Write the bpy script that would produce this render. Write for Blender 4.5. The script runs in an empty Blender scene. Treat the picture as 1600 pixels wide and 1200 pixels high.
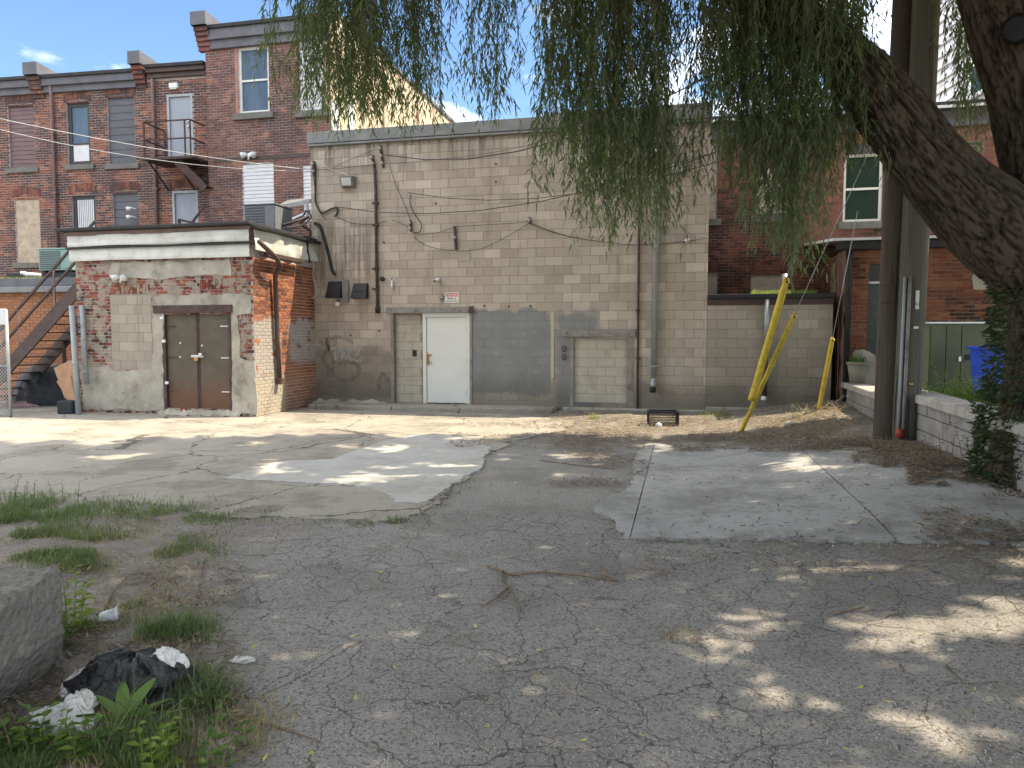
import bpy, math, random
import numpy as np
from mathutils import Vector, noise as mnoise
R = random.Random(7)
sin, cos, pi = math.sin, math.cos, math.pi

# ------------------------------------------------------------------ camera
FPX = 1150.0
PITCH = math.atan(75 / FPX)
CAMZ = 1.65
scene = bpy.context.scene
cam_d = bpy.data.cameras.new('camera')
cam = bpy.data.objects.new('camera', cam_d)
scene.collection.objects.link(cam)
scene.camera = cam
cam.location = (0, 0, CAMZ)
cam.rotation_euler = (pi / 2 - PITCH, 0, 0)
cam_d.sensor_width = 36
cam_d.lens = 36 * FPX / 1600
cam_d.clip_end = 2000
# ------------------------------------------------------------------ sun and sky
SUN = Vector((0.545, 0.085, 0.834)).normalized()      # direction towards the sun
EXPOSURE = 2.34
sun_d = bpy.data.lights.new('sun', 'SUN')
sun_d.energy = 2.0
sun_d.angle = math.radians(0.5)
sun_d.color = (1.0, 0.86, 0.64)
sun = bpy.data.objects.new('sun', sun_d)
scene.collection.objects.link(sun)
sun.rotation_euler = (-SUN).to_track_quat('-Z', 'Y').to_euler()
sun.location = (20, 5, 30)
world = bpy.data.worlds.new('World')
scene.world = world
world.use_nodes = True
wn = world.node_tree
wn.nodes.clear()
wout = wn.nodes.new('ShaderNodeOutputWorld')
wbg = wn.nodes.new('ShaderNodeBackground')
wsky = wn.nodes.new('ShaderNodeTexSky')
wsky.sky_type = 'NISHITA'
wsky.sun_disc = False
wsky.sun_elevation = math.asin(SUN.z)
wsky.sun_rotation = math.atan2(SUN.x, SUN.y)
wsky.air_density = 1.0
wsky.dust_density = 0.3
wsky.ozone_density = 1.3
wbg.inputs[1].default_value = 0.05
# broken clouds; those out of view are added, overbright, as neutral fill light
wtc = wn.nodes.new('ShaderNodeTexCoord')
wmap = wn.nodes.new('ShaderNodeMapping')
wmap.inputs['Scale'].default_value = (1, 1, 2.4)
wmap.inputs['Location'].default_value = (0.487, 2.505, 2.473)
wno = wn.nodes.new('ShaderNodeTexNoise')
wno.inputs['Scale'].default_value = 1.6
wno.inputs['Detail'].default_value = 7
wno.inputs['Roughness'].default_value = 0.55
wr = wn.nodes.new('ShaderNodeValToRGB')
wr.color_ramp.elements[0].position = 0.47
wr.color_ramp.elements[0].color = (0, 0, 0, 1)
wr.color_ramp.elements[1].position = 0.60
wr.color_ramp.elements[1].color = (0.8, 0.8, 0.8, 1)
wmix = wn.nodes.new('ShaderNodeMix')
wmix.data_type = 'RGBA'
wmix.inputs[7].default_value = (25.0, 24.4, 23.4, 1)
L = wn.links.new
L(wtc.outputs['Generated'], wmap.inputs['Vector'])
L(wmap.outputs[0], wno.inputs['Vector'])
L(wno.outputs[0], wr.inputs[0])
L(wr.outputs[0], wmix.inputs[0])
whs = wn.nodes.new('ShaderNodeHueSaturation')     # hazy late-summer sky, paler than pure blue
whs.inputs['Saturation'].default_value = 1.12
L(wsky.outputs[0], whs.inputs['Color'])
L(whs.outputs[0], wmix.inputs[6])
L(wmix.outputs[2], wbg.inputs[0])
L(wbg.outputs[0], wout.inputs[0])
scene.view_settings.view_transform = 'Standard'
scene.view_settings.look = 'None'
scene.view_settings.exposure = EXPOSURE
scene.view_settings.gamma = 1
scene.view_settings.use_curve_mapping = False
scene.cycles.max_bounces = 6
scene.cycles.diffuse_bounces = 3
scene.cycles.transparent_max_bounces = 4

# ------------------------------------------------------------------ measuring helpers
def ray(px, py):
    cx = (px - 800) / FPX
    cy = (600 - py) / FPX
    return Vector((cx, cos(PITCH) + cy * sin(PITCH), -sin(PITCH) + cy * cos(PITCH)))

def at(px, py, Y):
    d = ray(px, py)
    return Vector((0, 0, CAMZ)) + d * (Y / d.y)

def gp(px, py, z=0.0):
    d = ray(px, py)
    return Vector((0, 0, CAMZ)) + d * ((z - CAMZ) / d.z)

class Fr:
    """upright plane: u runs to the right, w out of the face towards the yard, z up"""
    def __init__(s, x, y, yaw):
        s.o = Vector((x, y, 0)); s.yaw = yaw
        a = math.radians(yaw)
        s.u = Vector((cos(a), -sin(a), 0))
        s.n = Vector((-sin(a), -cos(a), 0))
    def P(s, u, w, z):
        return s.o + s.u * u + s.n * w + Vector((0, 0, z))
    def px(s, px, py, w=0.0):
        d = ray(px, py); c = Vector((0, 0, CAMZ))
        t = ((s.o + s.n * w) - c).dot(s.n) / d.dot(s.n)
        p = c + d * t
        return ((p - s.o).dot(s.u), p.z)
    def rect(s, x0, y0, x1, y1, w=0.0):
        ym = (y0 + y1) / 2; xm = (x0 + x1) / 2
        return (s.px(x0, ym, w)[0], s.px(x1, ym, w)[0], s.px(xm, y1, w)[1], s.px(xm, y0, w)[1])

# ------------------------------------------------------------------ object helpers
COL = scene.collection
WLOC = {}
def tag(o, label=None, cat=None, group=None, kind=None):
    if label: o['label'] = label
    if cat: o['category'] = cat
    if group: o['group'] = group
    if kind: o['kind'] = kind
    return o
def thing(name, label, cat, loc, group=None, kind=None):
    o = bpy.data.objects.new(name, None)
    COL.objects.link(o)
    o.location = loc; o.empty_display_size = 0.2
    WLOC[o.name] = Vector(loc)
    return tag(o, label, cat, group, kind)

class MB:
    def __init__(s):
        s.v = []; s.f = []; s.r = []
    def add(s, vs, fs, rnd=None):
        b = len(s.v)
        s.v.extend(tuple(v) for v in vs)
        r = R.random() if rnd is None else rnd
        for f in fs:
            s.f.append(tuple(b + i for i in f)); s.r.append(r)
    def fbox(s, fr, u0, u1, w0, w1, z0, z1, rnd=None):
        P = fr.P
        vs = [P(u0, w0, z0), P(u1, w0, z0), P(u1, w1, z0), P(u0, w1, z0), P(u0, w0, z1), P(u1, w0, z1), P(u1, w1, z1), P(u0, w1, z1)]
        s.add(vs, [(0, 1, 2, 3), (7, 6, 5, 4), (4, 5, 1, 0), (6, 7, 3, 2), (5, 6, 2, 1), (7, 4, 0, 3)], rnd)
        return s
    def box(s, c, sz, ax=None, rnd=None):
        ax = ax or (Vector((1, 0, 0)), Vector((0, 1, 0)), Vector((0, 0, 1)))
        c = Vector(c)
        vs = []
        for k in (-1, 1):
            for (i, j) in ((-1, -1), (1, -1), (1, 1), (-1, 1)):
                vs.append(c + ax[0] * (i * sz[0] / 2) + ax[1] * (j * sz[1] / 2) + ax[2] * (k * sz[2] / 2))
        s.add(vs, [(3, 2, 1, 0), (4, 5, 6, 7), (0, 1, 5, 4), (1, 2, 6, 5), (2, 3, 7, 6), (3, 0, 4, 7)], rnd)
        return s
    def bar(s, a, b, wd, ht=None, up=Vector((0, 0, 1)), rnd=None):
        a = Vector(a); b = Vector(b); d = (b - a); l = d.length; d.normalize()
        x = d.cross(up)
        if x.length < 1e-4: x = d.cross(Vector((0, 1, 0)))
        x.normalize(); y = x.cross(d)
        return s.box((a + b) / 2, (wd, l, ht or wd), (x, d, y), rnd)
    def tube(s, pts, rad, n=8, caps=True, rnd=None):
        pts = [Vector(p) for p in pts]
        if not isinstance(rad, (list, tuple)): rad = [rad] * len(pts)
        vs = []; fs = []; m = len(pts)
        ref = None
        for i, p in enumerate(pts):
            d = (pts[min(i + 1, m - 1)] - pts[max(i - 1, 0)]).normalized()
            if ref is None:
                ref = Vector((1, 0, 0)) if abs(d.x) < 0.8 else Vector((0, 1, 0))
            x = (ref - d * ref.dot(d)).normalized(); y = d.cross(x); ref = x
            for k in range(n):
                a = 2 * pi * k / n
                vs.append(p + (x * cos(a) + y * sin(a)) * rad[i])
        for i in range(m - 1):
            for k in range(n):
                k2 = (k + 1) % n
                fs.append((i * n + k, i * n + k2, (i + 1) * n + k2, (i + 1) * n + k))
        if caps:
            fs.append(tuple(range(n - 1, -1, -1))); fs.append(tuple((m - 1) * n + k for k in range(n)))
        s.add(vs, fs, rnd)
        return s
    def prism(s, poly, z0, z1, rnd=None):
        n = len(poly)
        vs = [(p[0], p[1], z0) for p in poly] + [(p[0], p[1], z1) for p in poly]
        fs = [tuple(range(n - 1, -1, -1)), tuple(range(n, 2 * n))]
        for i in range(n): fs.append((i, (i + 1) % n, n + (i + 1) % n, n + i))
        s.add(vs, fs, rnd); return s
    def fpoly(s, fr, poly, w0, w1, rnd=None):
        n = len(poly)
        vs = [fr.P(p[0], w0, p[1]) for p in poly] + [fr.P(p[0], w1, p[1]) for p in poly]
        fs = [tuple(range(n - 1, -1, -1)), tuple(range(n, 2 * n))]
        for i in range(n): fs.append((i, (i + 1) % n, n + (i + 1) % n, n + i))
        s.add(vs, fs, rnd); return s
    def build(s, name, mat, parent=None, smooth=False, label=None, kind=None, bevel=0, cat=None, group=None, origin=None):
        me = bpy.data.meshes.new(name)
        V = np.array(s.v, dtype=np.float64).reshape(-1, 3)
        if parent is not None:
            pl = WLOC[parent.name]
            mn = (V.min(0) + V.max(0)) / 2
            org = Vector((mn[0], mn[1], V[:, 2].min()))
        else:
            mn = (V.min(0) + V.max(0)) / 2
            org = Vector(origin) if origin is not None else Vector((mn[0], mn[1], V[:, 2].min()))
            pl = Vector((0, 0, 0))
        me.from_pydata((V - np.array(org)).tolist(), [], s.f)
        a = me.attributes.new('rnd', 'FLOAT', 'FACE')
        a.data.foreach_set('value', s.r)
        me.materials.append(mat)
        if smooth: me.polygons.foreach_set('use_smooth', [True] * len(me.polygons))
        me.validate()
        o = bpy.data.objects.new(name, me)
        COL.objects.link(o)
        if parent is not None: o.parent = parent
        o.location = org - pl
        WLOC[o.name] = Vector(org)
        if bevel:
            bm = o.modifiers.new('bevel', 'BEVEL'); bm.width = bevel; bm.segments = 2; bm.limit_method = 'ANGLE'
        return tag(o, label, cat, group, kind)

def copy_tree(o, loc, rotz=None, label=None):
    c = o.copy(); COL.objects.link(c); c.location = loc
    if rotz is not None: c.rotation_euler[2] = rotz
    if label: c['label'] = label
    for ch in list(o.children):
        d = ch.copy(); COL.objects.link(d); d.parent = c
        for g in list(ch.children):
            e = g.copy(); COL.objects.link(e); e.parent = d
    return c

# ------------------------------------------------------------------ material helper
def c4(c): return (c[0], c[1], c[2], 1) if isinstance(c, (tuple, list)) and len(c) == 3 else c
class G:
    def __init__(s, name):
        s.m = bpy.data.materials.new(name); s.m.use_nodes = True
        s.t = s.m.node_tree; s.t.nodes.clear()
        s.o = s.t.nodes.new('ShaderNodeOutputMaterial')
        s._pos = None
    def n(s, t, **k):
        x = s.t.nodes.new(t)
        for a, b in k.items(): setattr(x, a, b)
        return x
    def i(s, node, idx, v):
        if v is None: return
        if isinstance(v, bpy.types.NodeSocket): s.t.links.new(v, node.inputs[idx])
        else:
            node.inputs[idx].default_value = c4(v) if isinstance(v, (tuple, list)) and node.inputs[idx].type == 'RGBA' else v
    def math(s, op, a, b=None, c=None, clamp=False):
        x = s.n('ShaderNodeMath', operation=op, use_clamp=clamp)
        s.i(x, 0, a); s.i(x, 1, b); s.i(x, 2, c)
        return x.outputs[0]
    def mul(s, a, b): return s.math('MULTIPLY', a, b)
    def add(s, a, b): return s.math('ADD', a, b)
    def mix(s, f, a, b, mode='MIX'):
        x = s.n('ShaderNodeMix', data_type='RGBA', blend_type=mode)
        s.i(x, 0, f); s.i(x, 6, c4(a)); s.i(x, 7, c4(b))
        return x.outputs[2]
    def pos(s):
        if s._pos is None: s._pos = s.n('ShaderNodeNewGeometry').outputs['Position']
        return s._pos
    def scaled(s, v, sc):
        x = s.n('ShaderNodeVectorMath', operation='MULTIPLY'); s.i(x, 0, v); x.inputs[1].default_value = sc
        return x.outputs[0]
    def vadd(s, v, w):
        x = s.n('ShaderNodeVectorMath', operation='ADD'); s.i(x, 0, v); s.i(x, 1, w)
        return x.outputs[0]
    def noise(s, scale, detail=3, rough=0.55, vec=None, out=0):
        x = s.n('ShaderNodeTexNoise'); s.i(x, 'Vector', vec or s.pos())
        s.i(x, 'Scale', scale); s.i(x, 'Detail', detail); s.i(x, 'Roughness', rough)
        return x.outputs[out]
    def vor(s, scale, vec=None, feature='F1', rand=1.0, out='Distance'):
        x = s.n('ShaderNodeTexVoronoi', feature=feature); s.i(x, 'Vector', vec or s.pos())
        s.i(x, 'Scale', scale); s.i(x, 'Randomness', rand)
        return x.outputs[out]
    def ss(s, x, a, b, lo=0.0, hi=1.0):
        m = s.n('ShaderNodeMapRange', interpolation_type='SMOOTHSTEP')
        if a > b: a, b, lo, hi = b, a, hi, lo
        s.i(m, 0, x); s.i(m, 1, a); s.i(m, 2, b); s.i(m, 3, lo); s.i(m, 4, hi)
        return m.outputs[0]
    def ramp(s, f, stops, interp='LINEAR'):
        x = s.n('ShaderNodeValToRGB'); cr = x.color_ramp; cr.interpolation = interp
        while len(cr.elements) < len(stops): cr.elements.new(0.5)
        for e, (p, c) in zip(cr.elements, stops):
            e.position = p; e.color = c4(c)
        s.i(x, 0, f)
        return x.outputs[0]
    def rnd(s):
        a = s.n('ShaderNodeAttribute', attribute_name='rnd').outputs['Fac']
        b = s.n('ShaderNodeObjectInfo').outputs['Random']
        return s.math('FRACT', s.add(a, b))
    def uz(s, fr):
        a = s.n('ShaderNodeVectorMath', operation='DOT_PRODUCT'); s.i(a, 0, s.pos()); a.inputs[1].default_value = fr.u
        u = s.math('SUBTRACT', a.outputs['Value'], fr.o.dot(fr.u))
        z = s.n('ShaderNodeSeparateXYZ'); s.i(z, 0, s.pos())
        return u, z.outputs[2]
    def sep(s):
        z = s.n('ShaderNodeSeparateXYZ'); s.i(z, 0, s.pos()); return z.outputs
    def rect(s, u, z, r, soft=0.05):
        """1 inside the rectangle r=(u0,u1,z0,z1)"""
        a = s.mul(s.ss(u, r[0] - soft, r[0] + soft), s.ss(u, r[1] + soft, r[1] - soft))
        b = s.mul(s.ss(z, r[2] - soft, r[2] + soft), s.ss(z, r[3] + soft, r[3] - soft))
        return s.mul(a, b)
    def bump(s, h, strength=0.5, dist=0.01):
        x = s.n('ShaderNodeBump'); s.i(x, 'Height', h); x.inputs['Strength'].default_value = strength; x.inputs['Distance'].default_value = dist
        return x.outputs[0]
    def done(s, base, rough=0.85, bump=None, metal=0.0, spec=0.3, **k):
        b = s.n('ShaderNodeBsdfPrincipled')
        s.i(b, 'Base Color', base); s.i(b, 'Roughness', rough); s.i(b, 'Metallic', metal); s.i(b, 'Specular IOR Level', spec)
        if bump is not None: s.t.links.new(bump, b.inputs['Normal'])
        for a, v in k.items(): s.i(b, a.replace('_', ' '), v)
        s.t.links.new(b.outputs[0], s.o.inputs[0])
        return s.m

def simple(name, col, rough=0.7, metal=0.0, var=0.25, scale=6, bump=0.15, dirt=0.0, spec=0.3, dirtcol=(0.08, 0.06, 0.045), bscale=60):
    g = G(name)
    n = g.noise(scale, 5, 0.6)
    dk = tuple(c * (1 - var) for c in col); lt = tuple(min(1, c * (1 + var)) for c in col)
    base = g.ramp(n, [(0.3, dk), (0.7, lt)])
    if dirt:
        base = g.mix(g.mul(g.ss(g.noise(scale * 0.6 + 1.3, 6, 0.7), 0.5, 0.68), dirt), base, dirtcol)
    return g.done(base, rough, g.bump(g.noise(bscale, 3), bump, 0.004), metal, spec)

# frames of the main planes
W = Fr(-1.525, 16.7, 13)                  # big block wall
_t = at(515, 525, 20.6); TB = Fr(_t.x, _t.y, 13)      # tall brick building
_t = at(318, 525, 22.0); RB = Fr(_t.x, _t.y, 10)      # brick row on the left
_t = at(110, 525, 18.2); AN = Fr(_t.x, _t.y, 10)      # orange brick annex
_t = at(1105, 525, 18.3); BB = Fr(_t.x, _t.y, 13)     # brick building on the right
_t = at(1322, 525, 14.6); EX = Fr(_t.x, _t.y, 13)     # orange brick extension
_t = at(397, 525, 14.95); SH = Fr(_t.x, _t.y, 13)     # shed front, u=0 is its right corner
SS = Fr(SH.o.x, SH.o.y, 13 - 90)                      # shed side: u runs away from the yard
print('shed side check', SS.u, SS.n)

# ------------------------------------------------------------------ materials
def mat_block(name, c1, c2, fr, main=False):
    g = G(name)
    u, z = g.uz(fr)
    r = g.rnd()
    base = g.ramp(r, [(0.0, c1), (0.55, tuple((a + b) / 2 for a, b in zip(c1, c2))), (0.9, c2), (1.0, tuple(c * 1.12 for c in c2))])
    big = g.noise(0.9, 5, 0.6)
    base = g.mix(g.ss(big, 0.42, 0.7, 0, 0.3), base, (0.2, 0.165, 0.13), 'MIX')
    wob = g.math('MULTIPLY_ADD', g.noise(3.0, 5, 0.7), 0.5, -0.25)
    wz = g.add(z, wob); wu = g.add(u, wob)
    if main:
        stk = g.noise(1.0, 5, 0.7, g.scaled(g.pos(), (7, 7, 0.35)))
        top = g.mul(g.ss(z, 4.9, 6.3), g.ss(stk, 0.46, 0.66))
        base = g.mix(g.mul(top, 0.85), base, (0.06, 0.055, 0.05))
        # sooty band below the old cable bracket at the left
        m = g.mul(g.rect(u, z, (-3.5, -1.7, 2.9, 4.3), 0.35), g.ss(stk, 0.45, 0.6))
        base = g.mix(g.mul(m, 0.6), base, (0.09, 0.07, 0.06))
        gr = (0.205, 0.205, 0.205)
        r1 = fr.rect(737, 484, 861, 612); r2 = fr.rect(868, 488, 935, 640)
        m1 = g.rect(wu, wz, (r1[0] - .1, r1[1], r1[2] - .05, r1[3]), 0.05)
        m1 = g.mul(m1, g.rect(u, z, (r1[0] - .3, r1[1], -1, 9), 0.01))
        m2 = g.rect(wu, wz, (r2[0], r2[1], r2[2], r2[3] + .02), 0.12)
        m2 = g.mul(m2, g.ss(u, r2[0] - .01, r2[0] + .01))
        mg = g.math('MAXIMUM', m1, m2)
        base = g.mix(g.mul(mg, g.ss(g.noise(5, 4), 0.25, 0.45, 0.72, 0.98)), base, g.mix(g.noise(2.5, 4), tuple(c * .8 for c in gr), tuple(c * 1.25 for c in gr)))
        r3 = fr.rect(480, 545, 614, 622)
        m3 = g.rect(wu, wz, (r3[0] - 2, r3[1], r3[2], r3[3]), 0.1)
        base = g.mix(g.mul(m3, 0.6), base, (0.155, 0.13, 0.115))
        r4 = fr.rect(1036, 556, 1066, 603)
        m4 = g.mul(g.rect(wu, wz, r4, 0.12), g.ss(g.noise(4, 6, 0.7), 0.4, 0.56))
        base = g.mix(g.mul(m4, 0.7), base, (0.42, 0.39, 0.34))
        r5 = fr.rect(1005, 552, 1011, 594)
        base = g.mix(g.mul(g.rect(u, z, r5, 0.02), 0.6), base, (0.42, 0.39, 0.33))
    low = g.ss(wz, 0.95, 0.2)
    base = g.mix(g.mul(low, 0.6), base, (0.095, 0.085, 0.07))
    run = g.ss(g.noise(1.0, 6, 0.75, g.scaled(g.pos(), (5, 5, 0.5))), 0.54, 0.68, 0, 0.35)
    base = g.mix(run, base, (0.15, 0.125, 0.10))
    sp = g.ss(g.noise(14, 4, 0.7), 0.62, 0.72)
    base = g.mix(g.mul(sp, 0.35), base, (0.1, 0.08, 0.07))
    h = g.add(g.mul(g.noise(90, 3), 0.5), g.noise(14, 4))
    return g.done(base, 0.9, g.bump(h, 0.35, 0.006), spec=0.15)

def mat_brick(name, cols, soot=(0.035, 0.025, 0.025), soot_lo=0.5, soot_hi=0.62, amount=0.8, extra=None, fade=None):
    g = G(name)
    r = g.rnd()
    k = len(cols)
    base = g.ramp(r, [(i / k, c) for i, c in enumerate(cols)], 'CONSTANT')
    n = g.noise(1.0, 6, 0.65, g.scaled(g.pos(), (0.8, 0.8, 1.3)))
    r2 = g.math('FRACT', g.mul(r, 7.31))
    nn = g.add(n, g.math('MULTIPLY_ADD', r2, 0.16, -0.08))
    base = g.mix(g.mul(g.ss(nn, soot_lo, soot_hi), amount), base, soot)
    if fade:
        base = g.mix(g.ss(g.noise(2.1, 5, 0.7), 0.55, 0.7, 0, fade[1]), base, fade[0])
    if extra: base = extra(g, base, r2)
    base = g.mix(g.ss(g.noise(25, 4, 0.7), 0.45, 0.7, 0, 0.3), base, tuple(c * 0.4 for c in cols[0]))
    return g.done(base, 0.92, g.bump(g.noise(70, 4, 0.6), 0.5, 0.006), spec=0.12)

M = {}
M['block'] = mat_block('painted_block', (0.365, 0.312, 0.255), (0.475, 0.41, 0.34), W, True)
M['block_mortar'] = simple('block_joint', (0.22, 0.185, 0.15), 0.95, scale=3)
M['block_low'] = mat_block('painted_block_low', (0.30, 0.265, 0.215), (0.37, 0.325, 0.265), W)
M['infill'] = simple('cream_block', (0.42, 0.38, 0.31), 0.9, var=0.1, scale=2.5, dirt=0.3, dirtcol=(0.2, 0.16, 0.12))
M['infill_mortar'] = simple('cream_joint', (0.27, 0.235, 0.19), 0.95, var=0.1)
redcols = [(0.235, 0.095, 0.062), (0.20, 0.078, 0.055), (0.26, 0.11, 0.07), (0.16, 0.065, 0.05), (0.22, 0.085, 0.06), (0.29, 0.135, 0.085)]
purcols = [(0.21, 0.10, 0.082), (0.18, 0.09, 0.078), (0.225, 0.115, 0.09), (0.155, 0.082, 0.074), (0.195, 0.095, 0.08)]
orcols = [(0.36, 0.14, 0.068), (0.31, 0.115, 0.06), (0.40, 0.17, 0.085), (0.26, 0.095, 0.055), (0.33, 0.13, 0.065)]
M['brick_row'] = mat_brick('row_brick', redcols, (0.07, 0.054, 0.056), 0.43, 0.53, 0.85, fade=((0.46, 0.21, 0.12), 0.8))
M['brick_tall'] = mat_brick('tall_brick', purcols, (0.085, 0.055, 0.055), 0.46, 0.6, 0.75, fade=((0.42, 0.20, 0.12), 0.85))
M['brick_right'] = mat_brick('right_brick', [(x[0] * 1.0, x[1] * .85, x[2] * .75) for x in purcols], (0.04, 0.028, 0.024), 0.46, 0.62, 0.8, fade=((0.30, 0.13, 0.07), 0.6))
M['brick_ext'] = mat_brick('extension_brick', [(c[0] * .62, c[1] * .62, c[2] * .66) for c in orcols], (0.035, 0.025, 0.02), 0.5, 0.62, 0.85, fade=((0.25, 0.19, 0.14), 0.3))
def _annex(g, base, r2): return base
M['brick_annex'] = mat_brick('annex_brick', [(0.33, 0.155, 0.085), (0.30, 0.14, 0.08), (0.36, 0.175, 0.10)], (0.12, 0.06, 0.04), 0.6, 0.75, 0.4)
def _shedfront(g, base, r2):
    m = g.ss(g.add(g.noise(5, 5, 0.7), g.mul(r2, 0.14)), 0.52, 0.58)
    return g.mix(g.mul(m, 0.85), base, (0.32, 0.28, 0.22))
M['brick_shed'] = mat_brick('shed_brick', [(0.22, 0.06, 0.045), (0.17, 0.045, 0.035), (0.26, 0.085, 0.05), (0.08, 0.035, 0.03), (0.20, 0.055, 0.04)], (0.035, 0.025, 0.022), 0.47, 0.53, 0.9, _shedfront)
def _shedside(g, base, r2):
    u, z = g.uz(SS)
    wob = g.math('MULTIPLY_ADD', g.noise(2.2, 5, 0.7), 0.8, -0.4)
    wz = g.add(z, wob)
    paint = g.mul(g.ss(wz, 2.05, 1.95), g.ss(g.add(g.mul(r2, 0.35), g.noise(3, 4)), 0.44, 0.56))
    paint = g.mul(paint, g.math('MAXIMUM', g.ss(u, 1.15, 0.75), g.mul(g.ss(u, 1.2, 1.5), g.ss(z, 0.9, 1.2))))
    base = g.mix(g.mul(paint, 0.9), base, (0.36, 0.34, 0.32))
    low = g.mul(g.ss(wz, 1.05, 0.6), g.ss(u, 1.3, 1.0, 0.25, 1))
    return g.mix(g.mul(low, 0.85), base, (0.40, 0.36, 0.28))
M['brick_side'] = mat_brick('shed_side_brick', [(c[0] * .86, c[1] * .86, c[2] * .9) for c in orcols], (0.06, 0.035, 0.03), 0.5, 0.62, 0.75, _shedside)
M['mortar'] = simple('mortar_pale', (0.46, 0.40, 0.38), 0.95, var=0.2, scale=3, dirt=0.7, dirtcol=(0.10, 0.08, 0.075))
M['mortar_dark'] = simple('mortar_dark', (0.20, 0.17, 0.155), 0.95, var=0.3, scale=2, dirt=0.6)
M['mortar_annex'] = simple('mortar_annex', (0.17, 0.095, 0.06), 0.95, var=0.2, scale=2)
M['parge'] = simple('cement_render', (0.34, 0.315, 0.265), 0.95, var=0.28, scale=2.2, bump=0.6, dirt=0.55, dirtcol=(0.13, 0.105, 0.08), bscale=22)
M['coping'] = simple('coping_metal', (0.20, 0.205, 0.205), 0.5, var=0.15, scale=3, bump=0.1, dirt=0.3)
M['white_paint'] = simple('white_paint', (0.70, 0.69, 0.65), 0.5, var=0.05, scale=3, dirt=0.12, dirtcol=(0.35, 0.3, 0.25), bump=0.05)
M['door_white'] = simple('door_white', (0.66, 0.655, 0.62), 0.45, var=0.03, scale=3, dirt=0.08, dirtcol=(0.4, 0.36, 0.3), bump=0.05)
M['siding'] = simple('white_siding', (0.62, 0.62, 0.63), 0.5, var=0.06, scale=4, dirt=0.2, dirtcol=(0.35, 0.33, 0.31), bump=0.05)
M['shed_siding'] = simple('dented_siding', (0.60, 0.60, 0.56), 0.4, var=0.12, scale=3, dirt=0.4, dirtcol=(0.33, 0.27, 0.2), bump=0.5, bscale=6)
M['grey_siding'] = simple('grey_siding', (0.10, 0.10, 0.115), 0.6, var=0.12, scale=3, bump=0.1)
M['mauve_siding'] = simple('mauve_siding', (0.15, 0.095, 0.10), 0.6, var=0.15, scale=3, bump=0.1)
M['plywood'] = simple('weathered_plywood', (0.42, 0.33, 0.25), 0.85, var=0.25, scale=5, bump=0.3, dirt=0.3)
M['grey_door'] = simple('grey_door', (0.30, 0.32, 0.37), 0.5, var=0.06, scale=3, dirt=0.1)
M['door_frame_grey'] = simple('grey_trim', (0.36, 0.37, 0.39), 0.6, var=0.1)
M['stone'] = simple('stone_sill', (0.155, 0.15, 0.135), 0.9, var=0.2, scale=5, bump=0.5, dirt=0.3)
M['wood_dark'] = simple('dark_wood_trim', (0.06, 0.06, 0.06), 0.7, var=0.2)
M['wood_red'] = simple('salmon_wood_trim', (0.34, 0.16, 0.12), 0.7, var=0.2)
M['cornice'] = simple('grey_cornice', (0.12, 0.12, 0.135), 0.7, var=0.2, scale=3)
M['roof_black'] = simple('black_roofing', (0.035, 0.035, 0.038), 0.75, var=0.3)
M['brown_metal'] = simple('brown_metal', (0.075, 0.05, 0.045), 0.5, var=0.25, scale=5, dirt=0.3)
M['brown_soffit'] = simple('brown_soffit', (0.20, 0.14, 0.12), 0.6, var=0.2)
M['downpipe_row'] = simple('mauve_downpipe', (0.19, 0.12, 0.12), 0.5, var=0.15)
M['galv'] = simple('galvanised_metal', (0.33, 0.35, 0.36), 0.42, metal=0.5, var=0.12, scale=8, bump=0.05)
M['grey_pipe'] = simple('grey_pipe', (0.30, 0.32, 0.33), 0.5, var=0.1, scale=4)
M['steel_beam'] = simple('painted_beam', (0.24, 0.215, 0.20), 0.6, var=0.2, scale=5, dirt=0.6, dirtcol=(0.08, 0.055, 0.05))
M['rust_dark'] = simple('rusty_iron', (0.07, 0.045, 0.04), 0.75, var=0.4, scale=7)
M['black'] = simple('black_plastic', (0.02, 0.02, 0.022), 0.5, var=0.3)
M['cable'] = simple('black_cable', (0.03, 0.028, 0.028), 0.6, var=0.2)
M['cable_white'] = simple('pale_cable', (0.55, 0.55, 0.55), 0.5, var=0.1)
M['lamp_body'] = simple('bronze_lamp_housing', (0.17, 0.165, 0.15), 0.5)
M['lamp_glass'] = simple('lamp_lens', (0.55, 0.56, 0.54), 0.2, var=0.08)
M['cam_white'] = simple('white_plastic', (0.7, 0.7, 0.68), 0.4, var=0.05)
M['brass'] = simple('brass', (0.45, 0.27, 0.10), 0.35, metal=0.8, var=0.25, scale=30)
M['steel'] = simple('steel', (0.55, 0.55, 0.53), 0.35, metal=0.8, var=0.15, scale=30)
M['ac'] = simple('ac_grey', (0.17, 0.18, 0.19), 0.5, var=0.1)
M['ac_dark'] = simple('ac_grille', (0.06, 0.065, 0.075), 0.5, var=0.2)
M['ac_green'] = simple('ac_green', (0.22, 0.33, 0.30), 0.5, var=0.1)
M['yellow'] = simple('yellow_plastic', (0.58, 0.42, 0.05), 0.5, var=0.2, scale=9, dirt=0.6, dirtcol=(0.25, 0.17, 0.03), bump=0.05)
M['green_box'] = simple('green_cabinet', (0.12, 0.135, 0.075), 0.5, var=0.1, scale=2, dirt=0.15)
M['bright_metal'] = simple('bare_metal_lid', (0.6, 0.62, 0.62), 0.35, metal=0.4, var=0.08)
M['blue_bin'] = simple('blue_plastic', (0.02, 0.075, 0.50), 0.45, var=0.2, dirt=.2)
M['terracotta'] = simple('pale_planter', (0.20, 0.19, 0.15), 0.8, var=0.15)
M['cap_stone'] = simple('cast_coping', (0.36, 0.33, 0.30), 0.9, var=0.2, scale=3, bump=0.6, dirt=0.35, bscale=30)
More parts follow.
